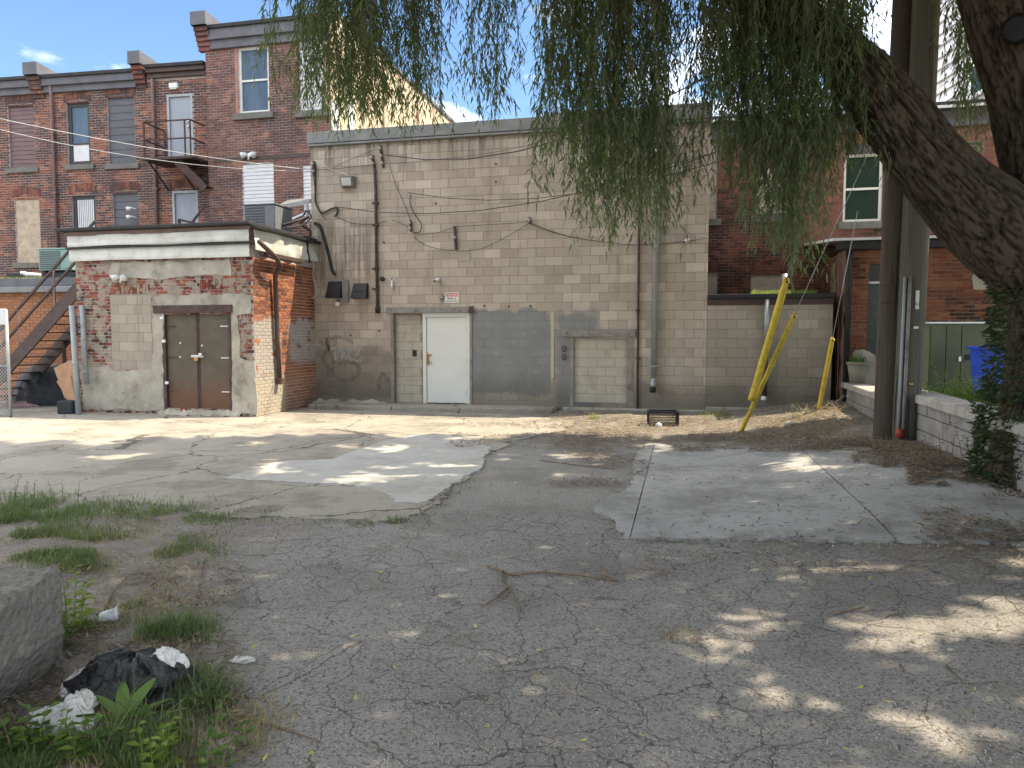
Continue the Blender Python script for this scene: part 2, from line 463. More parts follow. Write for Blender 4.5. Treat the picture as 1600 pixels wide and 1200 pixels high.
M['ret_block'] = simple('retaining_block', (0.25, 0.235, 0.22), 0.92, var=0.2, scale=3, bump=0.6, dirt=0.45, bscale=35)
M['red_plastic'] = simple('red_cap', (0.28, 0.05, 0.035), 0.5)
M['cardboard'] = simple('cardboard', (0.34, 0.20, 0.12), 0.85, var=0.15)
M['tarp'] = simple('dark_tarp', (0.03, 0.033, 0.04), 0.6, var=0.3, bump=0.4, bscale=10)
M['cloth_pink'] = simple('pink_cloth', (0.45, 0.30, 0.32), 0.9, var=0.3, scale=12, bump=0.5, bscale=20)
M['paper'] = simple('white_rag', (0.66, 0.65, 0.63), 0.85, var=0.12, scale=14, bump=0.6, bscale=40, dirt=0.2, dirtcol=(0.4, 0.36, 0.3))
M['pebble'] = simple('pebble_stone', (0.34, 0.32, 0.29), 0.85, var=0.2)
M['twig'] = simple('twig_bark', (0.17, 0.125, 0.085), 0.9, var=0.35, scale=30)
M['drygrass'] = simple('dry_straw', (0.42, 0.33, 0.18), 0.9, var=0.3, scale=20)
M['interior'] = simple('dark_interior', (0.02, 0.022, 0.025), 0.9)
M['curtain'] = simple('curtain', (0.22, 0.24, 0.26), 0.9, var=0.3, scale=8)
M['ceramic'] = simple('insulator_ceramic', (0.35, 0.33, 0.30), 0.3)
M['clear'] = simple('milky_plastic', (0.55, 0.58, 0.62), 0.2, var=0.1)

def glassmat(name, col, rough=0.06):
    g = G(name)
    b = g.noise(1.0, 4, 0.6, g.scaled(g.pos(), (5, 5, 0.8)))
    return g.done(g.mix(b, col, tuple(c * 3.2 for c in col)), rough, g.bump(g.noise(1.5, 2), 0.08, 0.05), spec=0.7)
M['glass'] = glassmat('window_glass', (0.045, 0.06, 0.08))
M['glass_dark'] = glassmat('window_glass_dark', (0.012, 0.02, 0.016))

def _trashbag():
    g = G('black_polythene')
    h = g.add(g.noise(22, 5, 0.7), g.mul(g.vor(14, feature='DISTANCE_TO_EDGE'), 0.5))
    return g.done((0.012, 0.012, 0.014), 0.28, g.bump(h, 0.9, 0.02), spec=0.6)
M['bag'] = _trashbag()

def _rustdoor():
    g = G('rusty_door_metal')
    u, z = g.uz(SH)
    n = g.noise(3.5, 6, 0.7)
    base = g.ramp(n, [(0.3, (0.085, 0.070, 0.052)), (0.7, (0.12, 0.10, 0.075))])
    dz = g.add(z, g.math('MULTIPLY_ADD', g.noise(4, 5, 0.7), 0.9, -0.45))
    base = g.mix(g.mul(g.ss(dz, 0.95, 0.25), 0.75), base, (0.14, 0.06, 0.03))
    base = g.mix(g.mul(g.ss(g.noise(9, 6, 0.75), 0.56, 0.66), 0.45), base, (0.12, 0.055, 0.03))
    return g.done(base, 0.7, g.bump(n, 0.25, 0.01), 0.1)
M['rust_door'] = _rustdoor()

def _stucco():
    g = G('cream_stucco')
    n = g.noise(1.0, 6, 0.7, g.scaled(g.pos(), (1.2, 1.2, 0.7)))
    base = g.mix(g.ss(n, 0.46, 0.6), (0.50, 0.43, 0.30), (0.42, 0.28, 0.2))
    base = g.mix(g.ss(g.noise(3, 6, 0.7), 0.56, 0.66, 0, 0.8), base, (0.62, 0.58, 0.5))
    return g.done(base, 0.9, g.bump(g.noise(8, 5), 0.5, 0.02))
M['stucco'] = _stucco()

def _ground():
    g = G('old_asphalt')
    X, Y, Z = g.sep()
    p = g.pos()
    fine = g.noise(160, 3, 0.7)
    agg = g.vor(110)
    base = g.ramp(fine, [(0.25, (0.19, 0.18, 0.167)), (0.5, (0.29, 0.277, 0.258)), (0.8, (0.40, 0.385, 0.36))])
    base = g.mix(g.ss(agg, 0.12, 0.02, 0, 0.55), base, (0.33, 0.32, 0.30))
    base = g.mix(g.ss(g.noise(48, 4, 0.75), 0.5, 0.62, 0, 0.75), base, (0.08, 0.075, 0.068))
    base = g.mix(g.ss(g.vor(42), 0.2, 0.1, 0, 0.75), base, (0.55, 0.53, 0.48))
    big = g.noise(0.55, 5, 0.6)
    base = g.mix(g.ss(big, 0.45, 0.66, 0, 0.6), base, (0.15, 0.138, 0.125))
    base = g.mix(g.ss(g.noise(1.7, 5, 0.7), 0.5, 0.7, 0, 0.4), base, (0.165, 0.14, 0.115))
    dist = g.vadd(p, g.scaled(g.noise(2.6, 4, 0.6, out=1), (0.36, 0.36, 0)))
    flat = g.scaled(dist, (1, 1, 0))
    cr = g.vor(4.6, flat, 'DISTANCE_TO_EDGE')
    cr2 = g.vor(1.7, flat, 'DISTANCE_TO_EDGE')
    amt = g.ss(g.noise(0.5, 3), 0.36, 0.56)
    wid = g.math('MULTIPLY_ADD', g.noise(3.3, 3), 0.05, 0.0)
    c1 = g.mul(g.math('LESS_THAN', cr, g.mul(wid, 0.45)), amt)
    c1s = g.mul(g.ss(cr, 0.05, 0.0), amt)
    c2 = g.math('LESS_THAN', cr2, g.mul(wid, 0.22))
    near = g.ss(Y, 7.2, 6.6)
    crk = g.mul(g.math('MAXIMUM', c1, c2), near)
    base = g.mix(g.mul(crk, 0.6), base, (0.05, 0.027, 0.024))
    # dry dirt and dead stuff: left side, along the walls, below the tree
    wn_ = g.math('MULTIPLY_ADD', g.noise(1.3, 6, 0.7), 2.6, -1.3)
    left = g.mul(g.ss(g.add(X, wn_), -1.5, -2.6), g.ss(Y, 7.6, 7.2))
    xr = g.math('SUBTRACT', X, g.math('MULTIPLY_ADD', Y, 0.26, 2.83))
    right = g.mul(g.ss(g.add(xr, g.mul(wn_, 0.6)), -1.9, -1.2), g.ss(Y, 4.2, 5.6))
    back = g.mul(g.ss(g.add(Y, wn_), 10.7, 11.4), g.ss(g.add(X, wn_), 0.2, 1.0))
    dm = g.math('MAXIMUM', g.mul(left, 0.55), g.math('MAXIMUM', right, back))
    dn = g.noise(35, 5, 0.7)
    dirt = g.ramp(dn, [(0.3, (0.08, 0.062, 0.048)), (0.5, (0.165, 0.135, 0.105)), (0.75, (0.33, 0.28, 0.215))])
    base = g.mix(g.mul(dm, g.ss(g.noise(6, 6, 0.75), 0.36, 0.54)), base, dirt)
    h = g.add(g.mul(agg, 0.4), g.add(g.mul(fine, 0.6), g.mul(crk, -1.6)))
    h = g.add(h, g.mul(g.mul(c1s, near), -0.5))
    return g.done(base, 0.93, g.bump(h, 0.85, 0.008), spec=0.12)
M['ground'] = _ground()

def mat_conc(name, c, dirtc, seed=0, crackamt=1.0):
    g = G(name)
    p = g.vadd(g.pos(), (seed * 3.1, seed * 1.7, 0))
    r = g.rnd()
    base = g.mix(g.noise(1.4, 6, 0.65, p), tuple(x * 0.78 for x in c), tuple(x * 1.15 for x in c))
    base = g.mix(g.mul(r, 0.12), base, tuple(x * 0.7 for x in c))
    base = g.mix(g.ss(g.noise(0.9, 7, 0.75, p), 0.45, 0.62, 0, 0.7), base, dirtc)
    base = g.mix(g.ss(g.noise(7, 6, 0.75, p), 0.56, 0.68, 0, 0.45), base, tuple(x * 0.6 for x in dirtc))
    base = g.mix(g.ss(g.noise(40, 3, 0.7, p), 0.55, 0.75, 0, 0.35), base, tuple(x * 0.5 for x in c))
    wp = g.vadd(p, g.scaled(g.noise(2.0, 5, 0.65, out=1), (0.5, 0.5, 0)))
    cr = g.vor(0.55, g.scaled(wp, (1, 1, 0)), 'DISTANCE_TO_EDGE')
    ck = g.mul(g.math('LESS_THAN', cr, g.math('MULTIPLY_ADD', g.noise(2.5, 3), 0.018, -0.0035)), crackamt)
    base = g.mix(g.mul(ck, 0.75), base, (0.06, 0.05, 0.04))
    h = g.add(g.noise(70, 4, 0.7, p), g.mul(ck, -1.5))
    return g.done(base, 0.9, g.bump(h, 0.4, 0.006), spec=0.15)
M['concrete'] = mat_conc('old_concrete', (0.33, 0.305, 0.26), (0.17, 0.15, 0.125), 0)
M['concrete_patch'] = mat_conc('pale_concrete', (0.44, 0.43, 0.405), (0.32, 0.30, 0.27), 1, 0.0)
M['concrete_pad'] = mat_conc('grey_concrete_pad', (0.37, 0.365, 0.35), (0.19, 0.185, 0.175), 2, 0.0)
def _precast():
    g = G('rough_precast')
    n = g.noise(9, 6, 0.7)
    base = g.mix(n, (0.13, 0.125, 0.11), (0.28, 0.27, 0.24))
    pit = g.vor(28)
    base = g.mix(g.ss(pit, 0.25, 0.05, 0, 0.5), base, (0.07, 0.065, 0.055))
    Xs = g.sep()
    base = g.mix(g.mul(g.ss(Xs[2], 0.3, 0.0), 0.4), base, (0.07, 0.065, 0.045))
    return g.done(base, 0.95, g.bump(g.add(g.noise(30, 5, 0.7), pit), 0.9, 0.015), spec=0.1)
M['precast'] = _precast()
def _bark():
    g = G('willow_bark')
    r = g.noise(1.0, 6, 0.7, g.scaled(g.pos(), (14, 14, 14)))
    f = g.n('ShaderNodeAttribute', attribute_name='ridge').outputs['Fac']
    base = g.mix(f, (0.013, 0.010, 0.008), (0.088, 0.066, 0.049))
    base = g.mix(g.ss(r, 0.5, 0.75, 0, 0.5), base, (0.11, 0.10, 0.085))
    return g.done(base, 0.95, g.bump(g.add(r, f), 0.8, 0.02), spec=0.1)
M['bark'] = _bark()
def _pole(name, c):
    g = G(name)
    st = g.noise(1.0, 6, 0.7, g.scaled(g.pos(), (40, 40, 0.9)))
    base = g.mix(st, tuple(x * 0.45 for x in c), tuple(x * 1.5 for x in c))
    X = g.sep()
    base = g.mix(g.ss(X[2], 0.7, 0.1, 0, 0.4), base, (0.05, 0.055, 0.035))
    ck = g.ss(g.noise(1.0, 4, 0.6, g.scaled(g.pos(), (28, 28, 0.5))), 0.62, 0.68)
    base = g.mix(g.mul(ck, 0.8), base, (0.015, 0.012, 0.01))
    return g.done(base, 0.92, g.bump(g.add(st, g.mul(ck, -1.5)), 0.7, 0.015), spec=0.12)
M['pole_brown'] = _pole('brown_pole_wood', (0.085, 0.068, 0.054))
M['pole_grey'] = _pole('grey_pole_wood', (0.13, 0.12, 0.098))
def leafmat(name, c1, c2, trans=0.35, rough=0.55):
    g = G(name)
    r = g.rnd()
    base = g.mix(r, c1, c2)
    b = g.n('ShaderNodeBsdfPrincipled'); g.i(b, 'Base Color', base); b.inputs['Roughness'].default_value = rough
    b.inputs['Specular IOR Level'].default_value = 0.35
    t = g.n('ShaderNodeBsdfTranslucent'); g.i(t, 'Color', g.mix(0.5, base, (c2[0] * 1.7, c2[1] * 1.9, c2[2] * 0.8)))
    m = g.n('ShaderNodeMixShader'); m.inputs[0].default_value = trans
    g.t.links.new(b.outputs[0], m.inputs[1]); g.t.links.new(t.outputs[0], m.inputs[2]); g.t.links.new(m.outputs[0], g.o.inputs[0])
    return g.m
M['willow'] = leafmat('willow_leaf', (0.06, 0.088, 0.055), (0.19, 0.228, 0.115), 0.48)
M['grass'] = leafmat('grass_blade', (0.06, 0.11, 0.03), (0.15, 0.19, 0.07), 0.3)
M['grass_dry'] = leafmat('dry_blade', (0.22, 0.18, 0.09), (0.38, 0.31, 0.17), 0.2)
M['weed'] = leafmat('weed_leaf', (0.05, 0.11, 0.025), (0.13, 0.21, 0.045), 0.35)
M['weed_bright'] = leafmat('bright_weed_leaf', (0.12, 0.19, 0.03), (0.24, 0.30, 0.06), 0.4)
M['ivy'] = leafmat('dark_shoot_leaf', (0.025, 0.04, 0.018), (0.06, 0.08, 0.03), 0.25)
M['litter'] = leafmat('dead_leaf', (0.075, 0.052, 0.038), (0.29, 0.225, 0.165), 0.1, 0.9)
M['yleaf'] = leafmat('yellow_leaf', (0.35, 0.38, 0.06), (0.5, 0.5, 0.15), 0.2)

# ------------------------------------------------------------------ masonry
def courses(u0, u1, z0, z1, Lb, H, j, holes=(), off=0.0, skip=None, jit=0.0):
    out = []; z = z0; row = 0
    while z < z1 - H * 0.3:
        h = min(H, z1 - z); zc = z + h / 2
        ivs = [(u0, u1)]
        for (a, b, c, d) in holes:
            if c - 1e-3 < zc < d + 1e-3:
                nv = []
                for (p, q) in ivs:
                    if b <= p or a >= q: nv.append((p, q)); continue
                    if a > p: nv.append((p, a - j * 0.5))
                    if b < q: nv.append((b + j * 0.5, q))
                ivs = nv
        st = u0 + off - (Lb + j) * (1.5 if row % 2 else 1.0)
        k = int((u1 - st) / (Lb + j)) + 2
        for i in range(k):
            a = st + i * (Lb + j); b = a + Lb
            for (p, q) in ivs:
                aa = max(a, p); bb = min(b, q)
                if bb - aa > 0.035:
                    if skip and skip((aa + bb) / 2, zc): continue
                    jj = R.uniform(-jit, jit)
                    out.append((aa, bb, z + jj * 0.3, z + h + jj * 0.3, bb - aa > Lb - 1e-3 and h > H - 1e-3))
        z += H + j; row += 1
    return out

def piece_geo(fr, a, b, z0, z1, wb, wf, ch):
    P = fr.P
    vs = []
    for (w, e) in ((wb, 0), (wf - ch, 0), (wf, ch)):
        vs += [P(a + e, w, z0 + e), P(b - e, w, z0 + e), P(b - e, w, z1 - e), P(a + e, w, z1 - e)]
    fs = []
    for k in (0, 4):
        for i in range(4):
            fs.append((k + i, k + (i + 1) % 4, k + 4 + (i + 1) % 4, k + 4 + i))
    fs.append((8, 9, 10, 11))
    return vs, fs
CAMV = Vector((0, 0, CAMZ))
def emit(parent, fr, pieces, pname, sname, mat, n_ind, wf=0.006, wb=-0.02, ch=0.004, wj=0.003, variants=5):
    """pieces: (u0,u1,z0,z1,full). The n_ind nearest full ones become objects, the rest one mesh."""
    def vis(p):
        q = fr.P((p[0] + p[1]) / 2, 0, (p[2] + p[3]) / 2)
        d = q - CAMV
        f = abs(d.x / max(d.y, .1)) < 0.71 and d.z / max(d.y, .1) < 0.46
        return (0 if f else 1000) + d.length
    full = sorted([p for p in pieces if p[4]], key=vis)
    ind = full[:n_ind]; ids = set(id(p) for p in ind)
    mb = MB()
    for p in pieces:
        if id(p) in ids: continue
        dw = R.uniform(-wj, wj)
        vs, fs = piece_geo(fr, p[0], p[1], p[2], p[3], wb, wf + dw, ch)
        mb.add(vs, fs)
    if mb.v: mb.build(sname, mat, parent, kind='stuff')
    if ind:
        Lb = ind[0][1] - ind[0][0]; H = ind[0][3] - ind[0][2]
        mes = []
        for k in range(variants):
            dw = R.uniform(-wj, wj)
            f0 = Fr(0, 0, fr.yaw)
            vs, fs = piece_geo(f0, -Lb / 2, Lb / 2, 0, H, wb, wf + dw, ch)
            me = bpy.data.meshes.new(pname); me.from_pydata([tuple(v) for v in vs], [], fs); me.materials.append(mat); me.update()
            mes.append(me)
        pl = WLOC[parent.name]
        for p in ind:
            o = bpy.data.objects.new(pname, R.choice(mes)); COL.objects.link(o); o.parent = parent
            o.location = fr.P((p[0] + p[1]) / 2, 0, p[2]) - pl

def core(parent, fr, u0, u1, z0, z1, holes, mat, name='wall', w=0.0, reveal=0.12, depth=None, matb=None):
    """mortar face with real openings, jambs, and (if depth) the mass behind"""
    mb = MB()
    us = sorted(set([u0, u1] + [min(max(x, u0), u1) for h in holes for x in h[:2]]))
    zs = sorted(set([z0, z1] + [min(max(x, z0), z1) for h in holes for x in h[2:]]))
    for a, b in zip(us, us[1:]):
        for c, d in zip(zs, zs[1:]):
            uc, zc = (a + b) / 2, (c + d) / 2
            if b - a < 1e-5 or d - c < 1e-5: continue
            if any(h[0] < uc < h[1] and h[2] < zc < h[3] for h in holes): continue
            mb.add([fr.P(a, w, c), fr.P(b, w, c), fr.P(b, w, d), fr.P(a, w, d)], [(0, 1, 2, 3)])
    for (a, b, c, d) in holes:
        a, b, c, d = max(a, u0), min(b, u1), max(c, z0), min(d, z1)
        P = fr.P; r = w - reveal
        mb.add([P(a, w, c), P(a, r, c), P(a, r, d), P(a, w, d)], [(0, 1, 2, 3)])
        mb.add([P(b, w, c), P(b, r, c), P(b, r, d), P(b, w, d)], [(3, 2, 1, 0)])
        mb.add([P(a, w, d), P(a, r, d), P(b, r, d), P(b, w, d)], [(0, 1, 2, 3)])
        mb.add([P(a, w, c), P(a, r, c), P(b, r, c), P(b, w, c)], [(3, 2, 1, 0)])
    if depth:
        P = fr.P; r = w - depth
        for (a, b, c, d) in ((P(u0, w, z0), P(u0, r, z0), P(u0, r, z1), P(u0, w, z1)), (P(u1, w, z0), P(u1, r, z0), P(u1, r, z1), P(u1, w, z1)),
                             (P(u0, r, z0), P(u1, r, z0), P(u1, r, z1), P(u0, r, z1)), (P(u0, w, z1), P(u1, w, z1), P(u1, r, z1), P(u0, r, z1))):
            mb.add([a, b, c, d], [(0, 1, 2, 3)])
    return mb.build(name, mat, parent)

def strip(parent, name, fr, u0, u1, w0, w1, z0, z1, mat, bevel=0.004, label=None, kind=None):
    m = MB(); m.fbox(fr, u0, u1, w0, w1, z0, z1)
    return m.build(name, mat, parent, bevel=bevel, label=label, kind=kind)

def sash_window(parent, fr, r, frame_mat, glass=None, w=-0.09, fw=0.06, rail=0.5, label=None, trim=None, curtain=False):
    a, b, c, d = r
    m = MB()
    m.fbox(fr, a, a + fw, w - .03, w + .03, c, d); m.fbox(fr, b - fw, b, w - .03, w + .03, c, d)
    m.fbox(fr, a + fw, b - fw, w - .03, w + .03, c, c + fw); m.fbox(fr, a + fw, b - fw, w - .03, w + .03, d - fw, d)
    zr = c + (d - c) * rail
    m.fbox(fr, a + fw, b - fw, w - .02, w + .022, zr - .025, zr + .025)
    f = m.build('window', frame_mat, parent, label=label)
    MB().fbox(fr, a + fw, b - fw, w - .012, w - .004, zr + .025, d - fw).build('pane', glass or M['glass'], f)
    MB().fbox(fr, a + fw, b - fw, w - .022, w - .014, c + fw, zr - .025).build('pane', glass or M['glass'], f)
    return f

def soldier(parent, fr, u0, u1, z, h, mat, rise=0.0, name='arch_brickwork', wf=0.014):
    """row of bricks on end, slightly arched, over an opening"""
    m = MB(); bw = 0.075; u = u0; uc = (u0 + u1) / 2; hw = (u1 - u0) / 2
    while u < u1 - 0.03:
        t = ((u + bw / 2) - uc) / hw
        dz = rise * (1 - t * t)
        vs, fs = piece_geo(fr, u, min(u + bw - .012, u1), z + dz, z + dz + h, -0.02, wf + R.uniform(-.003, .003), .004)
        m.add(vs, fs); u += bw
    return m.build(name, mat, parent, kind='stuff')

def boards(parent, fr, r, n, mat, w=0.02, name='siding_board', lap=0.012):
    a, b, c, d = r; h = (d - c) / n
    for i in range(n):
        m = MB(); z0 = c + i * h; P = fr.P
        vs = [P(a, w - .02, z0), P(b, w - .02, z0), P(b, w + lap, z0), P(a, w + lap, z0), P(a, w - .02, z0 + h - .004), P(b, w - .02, z0 + h - .004), P(b, w, z0 + h - .004), P(a, w, z0 + h - .004)]
        m.add(vs, [(0, 1, 2, 3), (7, 6, 5, 4), (4, 5, 1, 0), (6, 7, 3, 2), (5, 6, 2, 1), (7, 4, 0, 3)])
        m.build(name, mat, parent)

# ------------------------------------------------------------------ ground
def smooth(x, a, b):
    t = min(1, max(0, (x - a) / (b - a))); return t * t * (3 - 2 * t)
def xret(y): return 6.69 - 0.26 * (14.85 - y)
def gz0(x, y):
    z = 0.0
    s = smooth(x, xret(y) - 3.2, xret(y) + 0.1) * smooth(y, 1.5, 6.5)
    z += 0.30 * s
    dw = (Vector((x, y, 0)) - W.o).dot(W.n)
    z += 0.07 * smooth(-dw, -2.2, -0.2) * smooth(x, -0.5, 2.5)
    return z
def gz(x, y):
    z = gz0(x, y) + 0.012 * (mnoise.noise((x * 0.9, y * 0.9, 0)) - 0.3) + 0.004 * mnoise.noise((x * 5, y * 5, 3))
    if x < -1.2 and y < 7.6:
        k = smooth(-x, 1.2, 2.6) * smooth(-y, -7.6, -6.8)
        z += k * (0.035 * mnoise.noise((x * 2.3, y * 2.3, 8)) + 0.02)
    return z
def build_ground():
    xs = np.concatenate([np.array([-600, -250, -90, -40, -22, -15]), np.arange(-12, 11, 0.12), np.array([12, 15, 22, 40, 90, 250, 600])])
    ys = np.concatenate([np.array([-300, -100, -40, -15, -6, -2]), np.arange(0.5, 18.5, 0.12), np.array([19.5, 22, 30, 60, 150, 400, 1000])])
    vs = []; 
    for y in ys:
        for x in xs: vs.append((x, y, gz(x, y) - 0.012))
    nx = len(xs); fs = []
    for j in range(len(ys) - 1):
        for i in range(nx - 1): fs.append((j * nx + i, j * nx + i + 1, (j + 1) * nx + i + 1, (j + 1) * nx + i))
    me = bpy.data.meshes.new('ground'); me.from_pydata(vs, [], fs); me.materials.append(M['ground'])
    me.polygons.foreach_set('use_smooth', [True] * len(me.polygons)); me.update()
    o = bpy.data.objects.new('ground', me); COL.objects.link(o); tag(o, kind='structure'); WLOC['ground'] = Vector((0, 0, 0))
build_ground()

def gpt(px, py, off=0.0):
    """where the line of sight meets the real terrain"""
    z = 0.0
    for _ in range(12):
        q = gp(px, py, z); z = z * .4 + .6 * (gz(q.x, q.y) + off)
    q = gp(px, py, z); q.z = gz(q.x, q.y) + off
    return q
def clip_poly(poly, f):
    """keep the part where f(p) >= 0 (f linear)"""
    out = []
    for i in range(len(poly)):
        a, b = poly[i], poly[(i + 1) % len(poly)]
        fa, fb = f(a), f(b)
        if fa >= 0: out.append(a)
        if (fa >= 0) != (fb >= 0):
            t = fa / (fa - fb); out.append((a[0] + (b[0] - a[0]) * t, a[1] + (b[1] - a[1]) * t))
    return out
def rough_poly(pts, step=0.12, amp=0.05, seed=0):
    out = []
    for i in range(len(pts)):
        a = Vector(pts[i]).to_2d(); b = Vector(pts[(i + 1) % len(pts)]).to_2d()
        n = max(1, int((b - a).length / step)); nrm = Vector((-(b - a).y, (b - a).x)).normalized()
        for k in range(n):
            p = a.lerp(b, k / n)
            d = amp * (mnoise.noise((p.x * 1.7, p.y * 1.7, seed)) + 0.7 * mnoise.noise((p.x * 7, p.y * 7, seed + 5)) + .5 * mnoise.noise((p.x * 23, p.y * 23, seed + 9)))
            p = p + nrm * d; out.append((p.x, p.y))
    return out
def uw(p):
    q = Vector((p[0], p[1], 0)) - W.o; return q.dot(W.u), q.dot(W.n)
def slabs(parent, outline, ucuts, wcuts, z0, z1, mat, name='slab', gap=0.005, terrain=False):
    for a, b in zip(ucuts, ucuts[1:]):
        for c, d in zip(wcuts, wcuts[1:]):
            p = outline
            for f in (lambda q: uw(q)[0] - a - gap, lambda q: b - gap - uw(q)[0], lambda q: uw(q)[1] - c - gap, lambda q: d - gap - uw(q)[1]):
                p = clip_poly(p, f)
                if len(p) < 3: break
            if len(p) < 3: continue
            dz = R.uniform(-0.003, 0.003)
            m = MB()
            if not terrain: m.prism(p, z0, z1 + dz)
            else:
                n = len(p)
                x0 = min(q[0] for q in p); x1 = max(q[0] for q in p); y0 = min(q[1] for q in p); y1 = max(q[1] for q in p); s_ = .4
                for i in range(int((x1 - x0) / s_) + 1):
                    for j in range(int((y1 - y0) / s_) + 1):
                        xa, ya = x0 + i * s_, y0 + j * s_; q = p
                        for f in (lambda v: v[0] - xa, lambda v: xa + s_ - v[0], lambda v: v[1] - ya, lambda v: ya + s_ - v[1]):
                            q = clip_poly(q, f)
                            if len(q) < 3: break
                        if len(q) >= 3: m.add([(v[0], v[1], gz0(v[0], v[1]) + z1 + dz) for v in q], [tuple(range(len(q)))], .5)
                for i in range(n):
                    a_, b_ = p[i], p[(i + 1) % n]
                    m.add([(a_[0], a_[1], gz0(*a_) + z1 + dz), (b_[0], b_[1], gz0(*b_) + z1 + dz), (b_[0], b_[1], gz0(*b_) - .05), (a_[0], a_[1], gz0(*a_) - .05)], [(0, 1, 2, 3)], .5)
            m.build(name, mat, parent)
ap = thing('concrete_apron', None, None, (-4, 11, 0), kind='structure')
o_l = [gp(x, y) for x, y in ((-420, 770), (0, 790), (150, 794), (330, 803), (430, 809), (560, 812), (625, 811), (655, 800), (700, 772), (735, 740), (760, 710), (800, 690), (880, 672), (900, 658))]
o_l += [W.P(1.6, 0.85, 0), W.P(-3.0, 0.85, 0), W.P(-3.0, 0.0, 0), W.P(-12, 0.0, 0)]
uA = [uw(gp(330, 803))[0], uw(gp(150, 748))[0]]
slabs(ap, rough_poly(o_l, 0.05, 0.12, 2), [-14, -9.5, uA[1], uA[0], 0.3, 4], [-1, 1.9, 4.6, uw(gp(400, 752))[1], 12], -0.05, 0.004, M['concrete'])
pa = [gp(x, y) for x, y in ((350, 748), (430, 722), (520, 718), (598, 690), (640, 681), (700, 679), (765, 700), (748, 735), (702, 763), (655, 787), (622, 785), (600, 770), (540, 757), (430, 753))]
m = MB(); m.prism(rough_poly(pa, 0.04, 0.07, 9), -0.03, 0.011); m.build('concrete_patch', M['concrete_patch'], kind='structure')
pd = thing('concrete_pad', None, None, (3, 8, 0), kind='structure')
o_r = [gpt(x, y) for x, y in ((976, 840), (962, 815), (925, 795), (960, 775), (985, 760), (990, 720), (1010, 692), (1130, 702), (1240, 700), (1340, 707), (1430, 716), (1500, 742), (1600, 780), (1720, 800), (1720, 850), (1600, 850), (1400, 846), (1150, 842))]
slabs(pd, rough_poly(o_r, 0.05, 0.07, 4), [-2, uw(gp(985, 838))[0], uw(gpt(1400, 845))[0], 12], [0, 20], -0.05, 0.004, M['concrete_pad'], terrain=True)
# raised strip of concrete along the foot of the block wall
st = [W.P(-2.98, 0, 0), W.P(-2.98, 0.8, 0), W.P(-1.2, 0.8, 0), W.P(1.0, 0.75, 0), W.P(2.6, 0.62, 0), W.P(2.6, 0, 0)]
m = MB(); m.prism(rough_poly([(p.x, p.y) for p in st], 0.14, 0.05, 6), -0.05, 0.105); m.build('concrete_step', M['concrete'], kind='structure', bevel=0.02)

# ------------------------------------------------------------------ big block building
uL = W.px(488, 420)[0]; uR = W.px(1106, 420)[0]; uLow = W.px(1300, 550)[0]
ZT = W.px(800, 186)[1]
big = thing('block_building', 'large tan concrete block building with flat grey coping and a white steel door', 'building', W.P((uL + uR) / 2, -4, 0))
door = W.rect(660, 489, 734, 631)
infA = W.rect(616, 489, 660, 631)
hatch = W.rect(891, 522, 984, 632)
holes = [(infA[0], door[1], 0.1, door[3]), (hatch[0], hatch[1], hatch[2], hatch[3])]
beam1 = W.rect(604, 480, 740, 489); beam2 = W.rect(879, 515, 993, 526)
core(big, W, uL, uR, 0, ZT, holes, M['block_mortar'], depth=9, reveal=0.16)
H_B = 0.1955
holes2 = holes
pcs = courses(uL, uR, 0.02, ZT - 0.34, 0.390, 0.1905, 0.007, holes2, jit=0.004)
emit(big, W, pcs, 'block', 'blockwork', M['block'], 300, wf=0.004, ch=0.003, wj=0.0025)
# coping and the flashing under it
strip(big, 'coping', W, uL - .06, uR + .04, -0.35, 0.05, ZT - 0.26, ZT + 0.0, M['coping'], 0.01)
strip(big, 'flashing', W, uL - .03, uR + .02, 0.0, 0.075, ZT - 0.33, ZT - 0.285, M['coping'], 0.008)
for k in range(1, 4):
    u = uL + (uR - uL) * k / 4
    strip(big, 'coping_joint', W, u - .03, u + .03, 0.05, 0.056, ZT - 0.255, ZT, M['coping'], 0)
strip(big, 'parapet_cap', W, W.px(860, 186)[0], uR + .05, -0.4, 0.055, ZT + 0.002, ZT + 0.06, M['coping'], 0.01)
# lintel beams with bolts
for bm_, lab in ((beam1, 'long painted steel lintel above the white door'), (beam2, 'grey painted lintel above the bricked-up hatch')):
    l = strip(big, 'lintel', W, bm_[0], bm_[1], 0.0, 0.055, bm_[2], bm_[3], M['steel_beam'], 0.006, label=lab)
    for k in range(4):
        u = bm_[0] + .12 + (bm_[1] - bm_[0] - .24) * k / 3
        mm = MB(); mm.tube([W.P(u, .055, bm_[2] + .07 - .02 * (k % 2)), W.P(u, .07, bm_[2] + .07 - .02 * (k % 2))], .014, 8); mm.build('bolt', M['rust_dark'], l)
strip(big, 'lintel_bracket', W, beam1[1] - .09, beam1[1] + .015, .0565, .075, beam1[2] - .01, beam1[3] + .01, M['rust_dark'])
# door jamb channel left of the cream infill
strip(big, 'door_channel', W, infA[0] - .07, infA[0] - .002, 0.0, 0.04, 0.1, beam1[2] - .002, M['steel_beam'], 0.005)
# cream block infill beside the door
wI = -0.09
strip(big, 'infill_backing', W, infA[0], infA[1] - .035, -0.15, wI, 0.1, door[3], M['infill_mortar'], 0)
emit(big, Fr(W.P(0, wI, 0).x, W.P(0, wI, 0).y, 13), courses(infA[0] + .01, infA[1] - .04, 0.12, door[3] - .01, 0.395, 0.193, 0.007), 'infill_block', 'infill_blockwork', M['infill'], 40, wf=0.003)
strip(big, 'door_intercom', W, W.px(645, 553, -.09)[0], W.px(651, 553, -.09)[0], wI, wI + .03, W.px(648, 557)[1], W.px(648, 547)[1], M['black'])
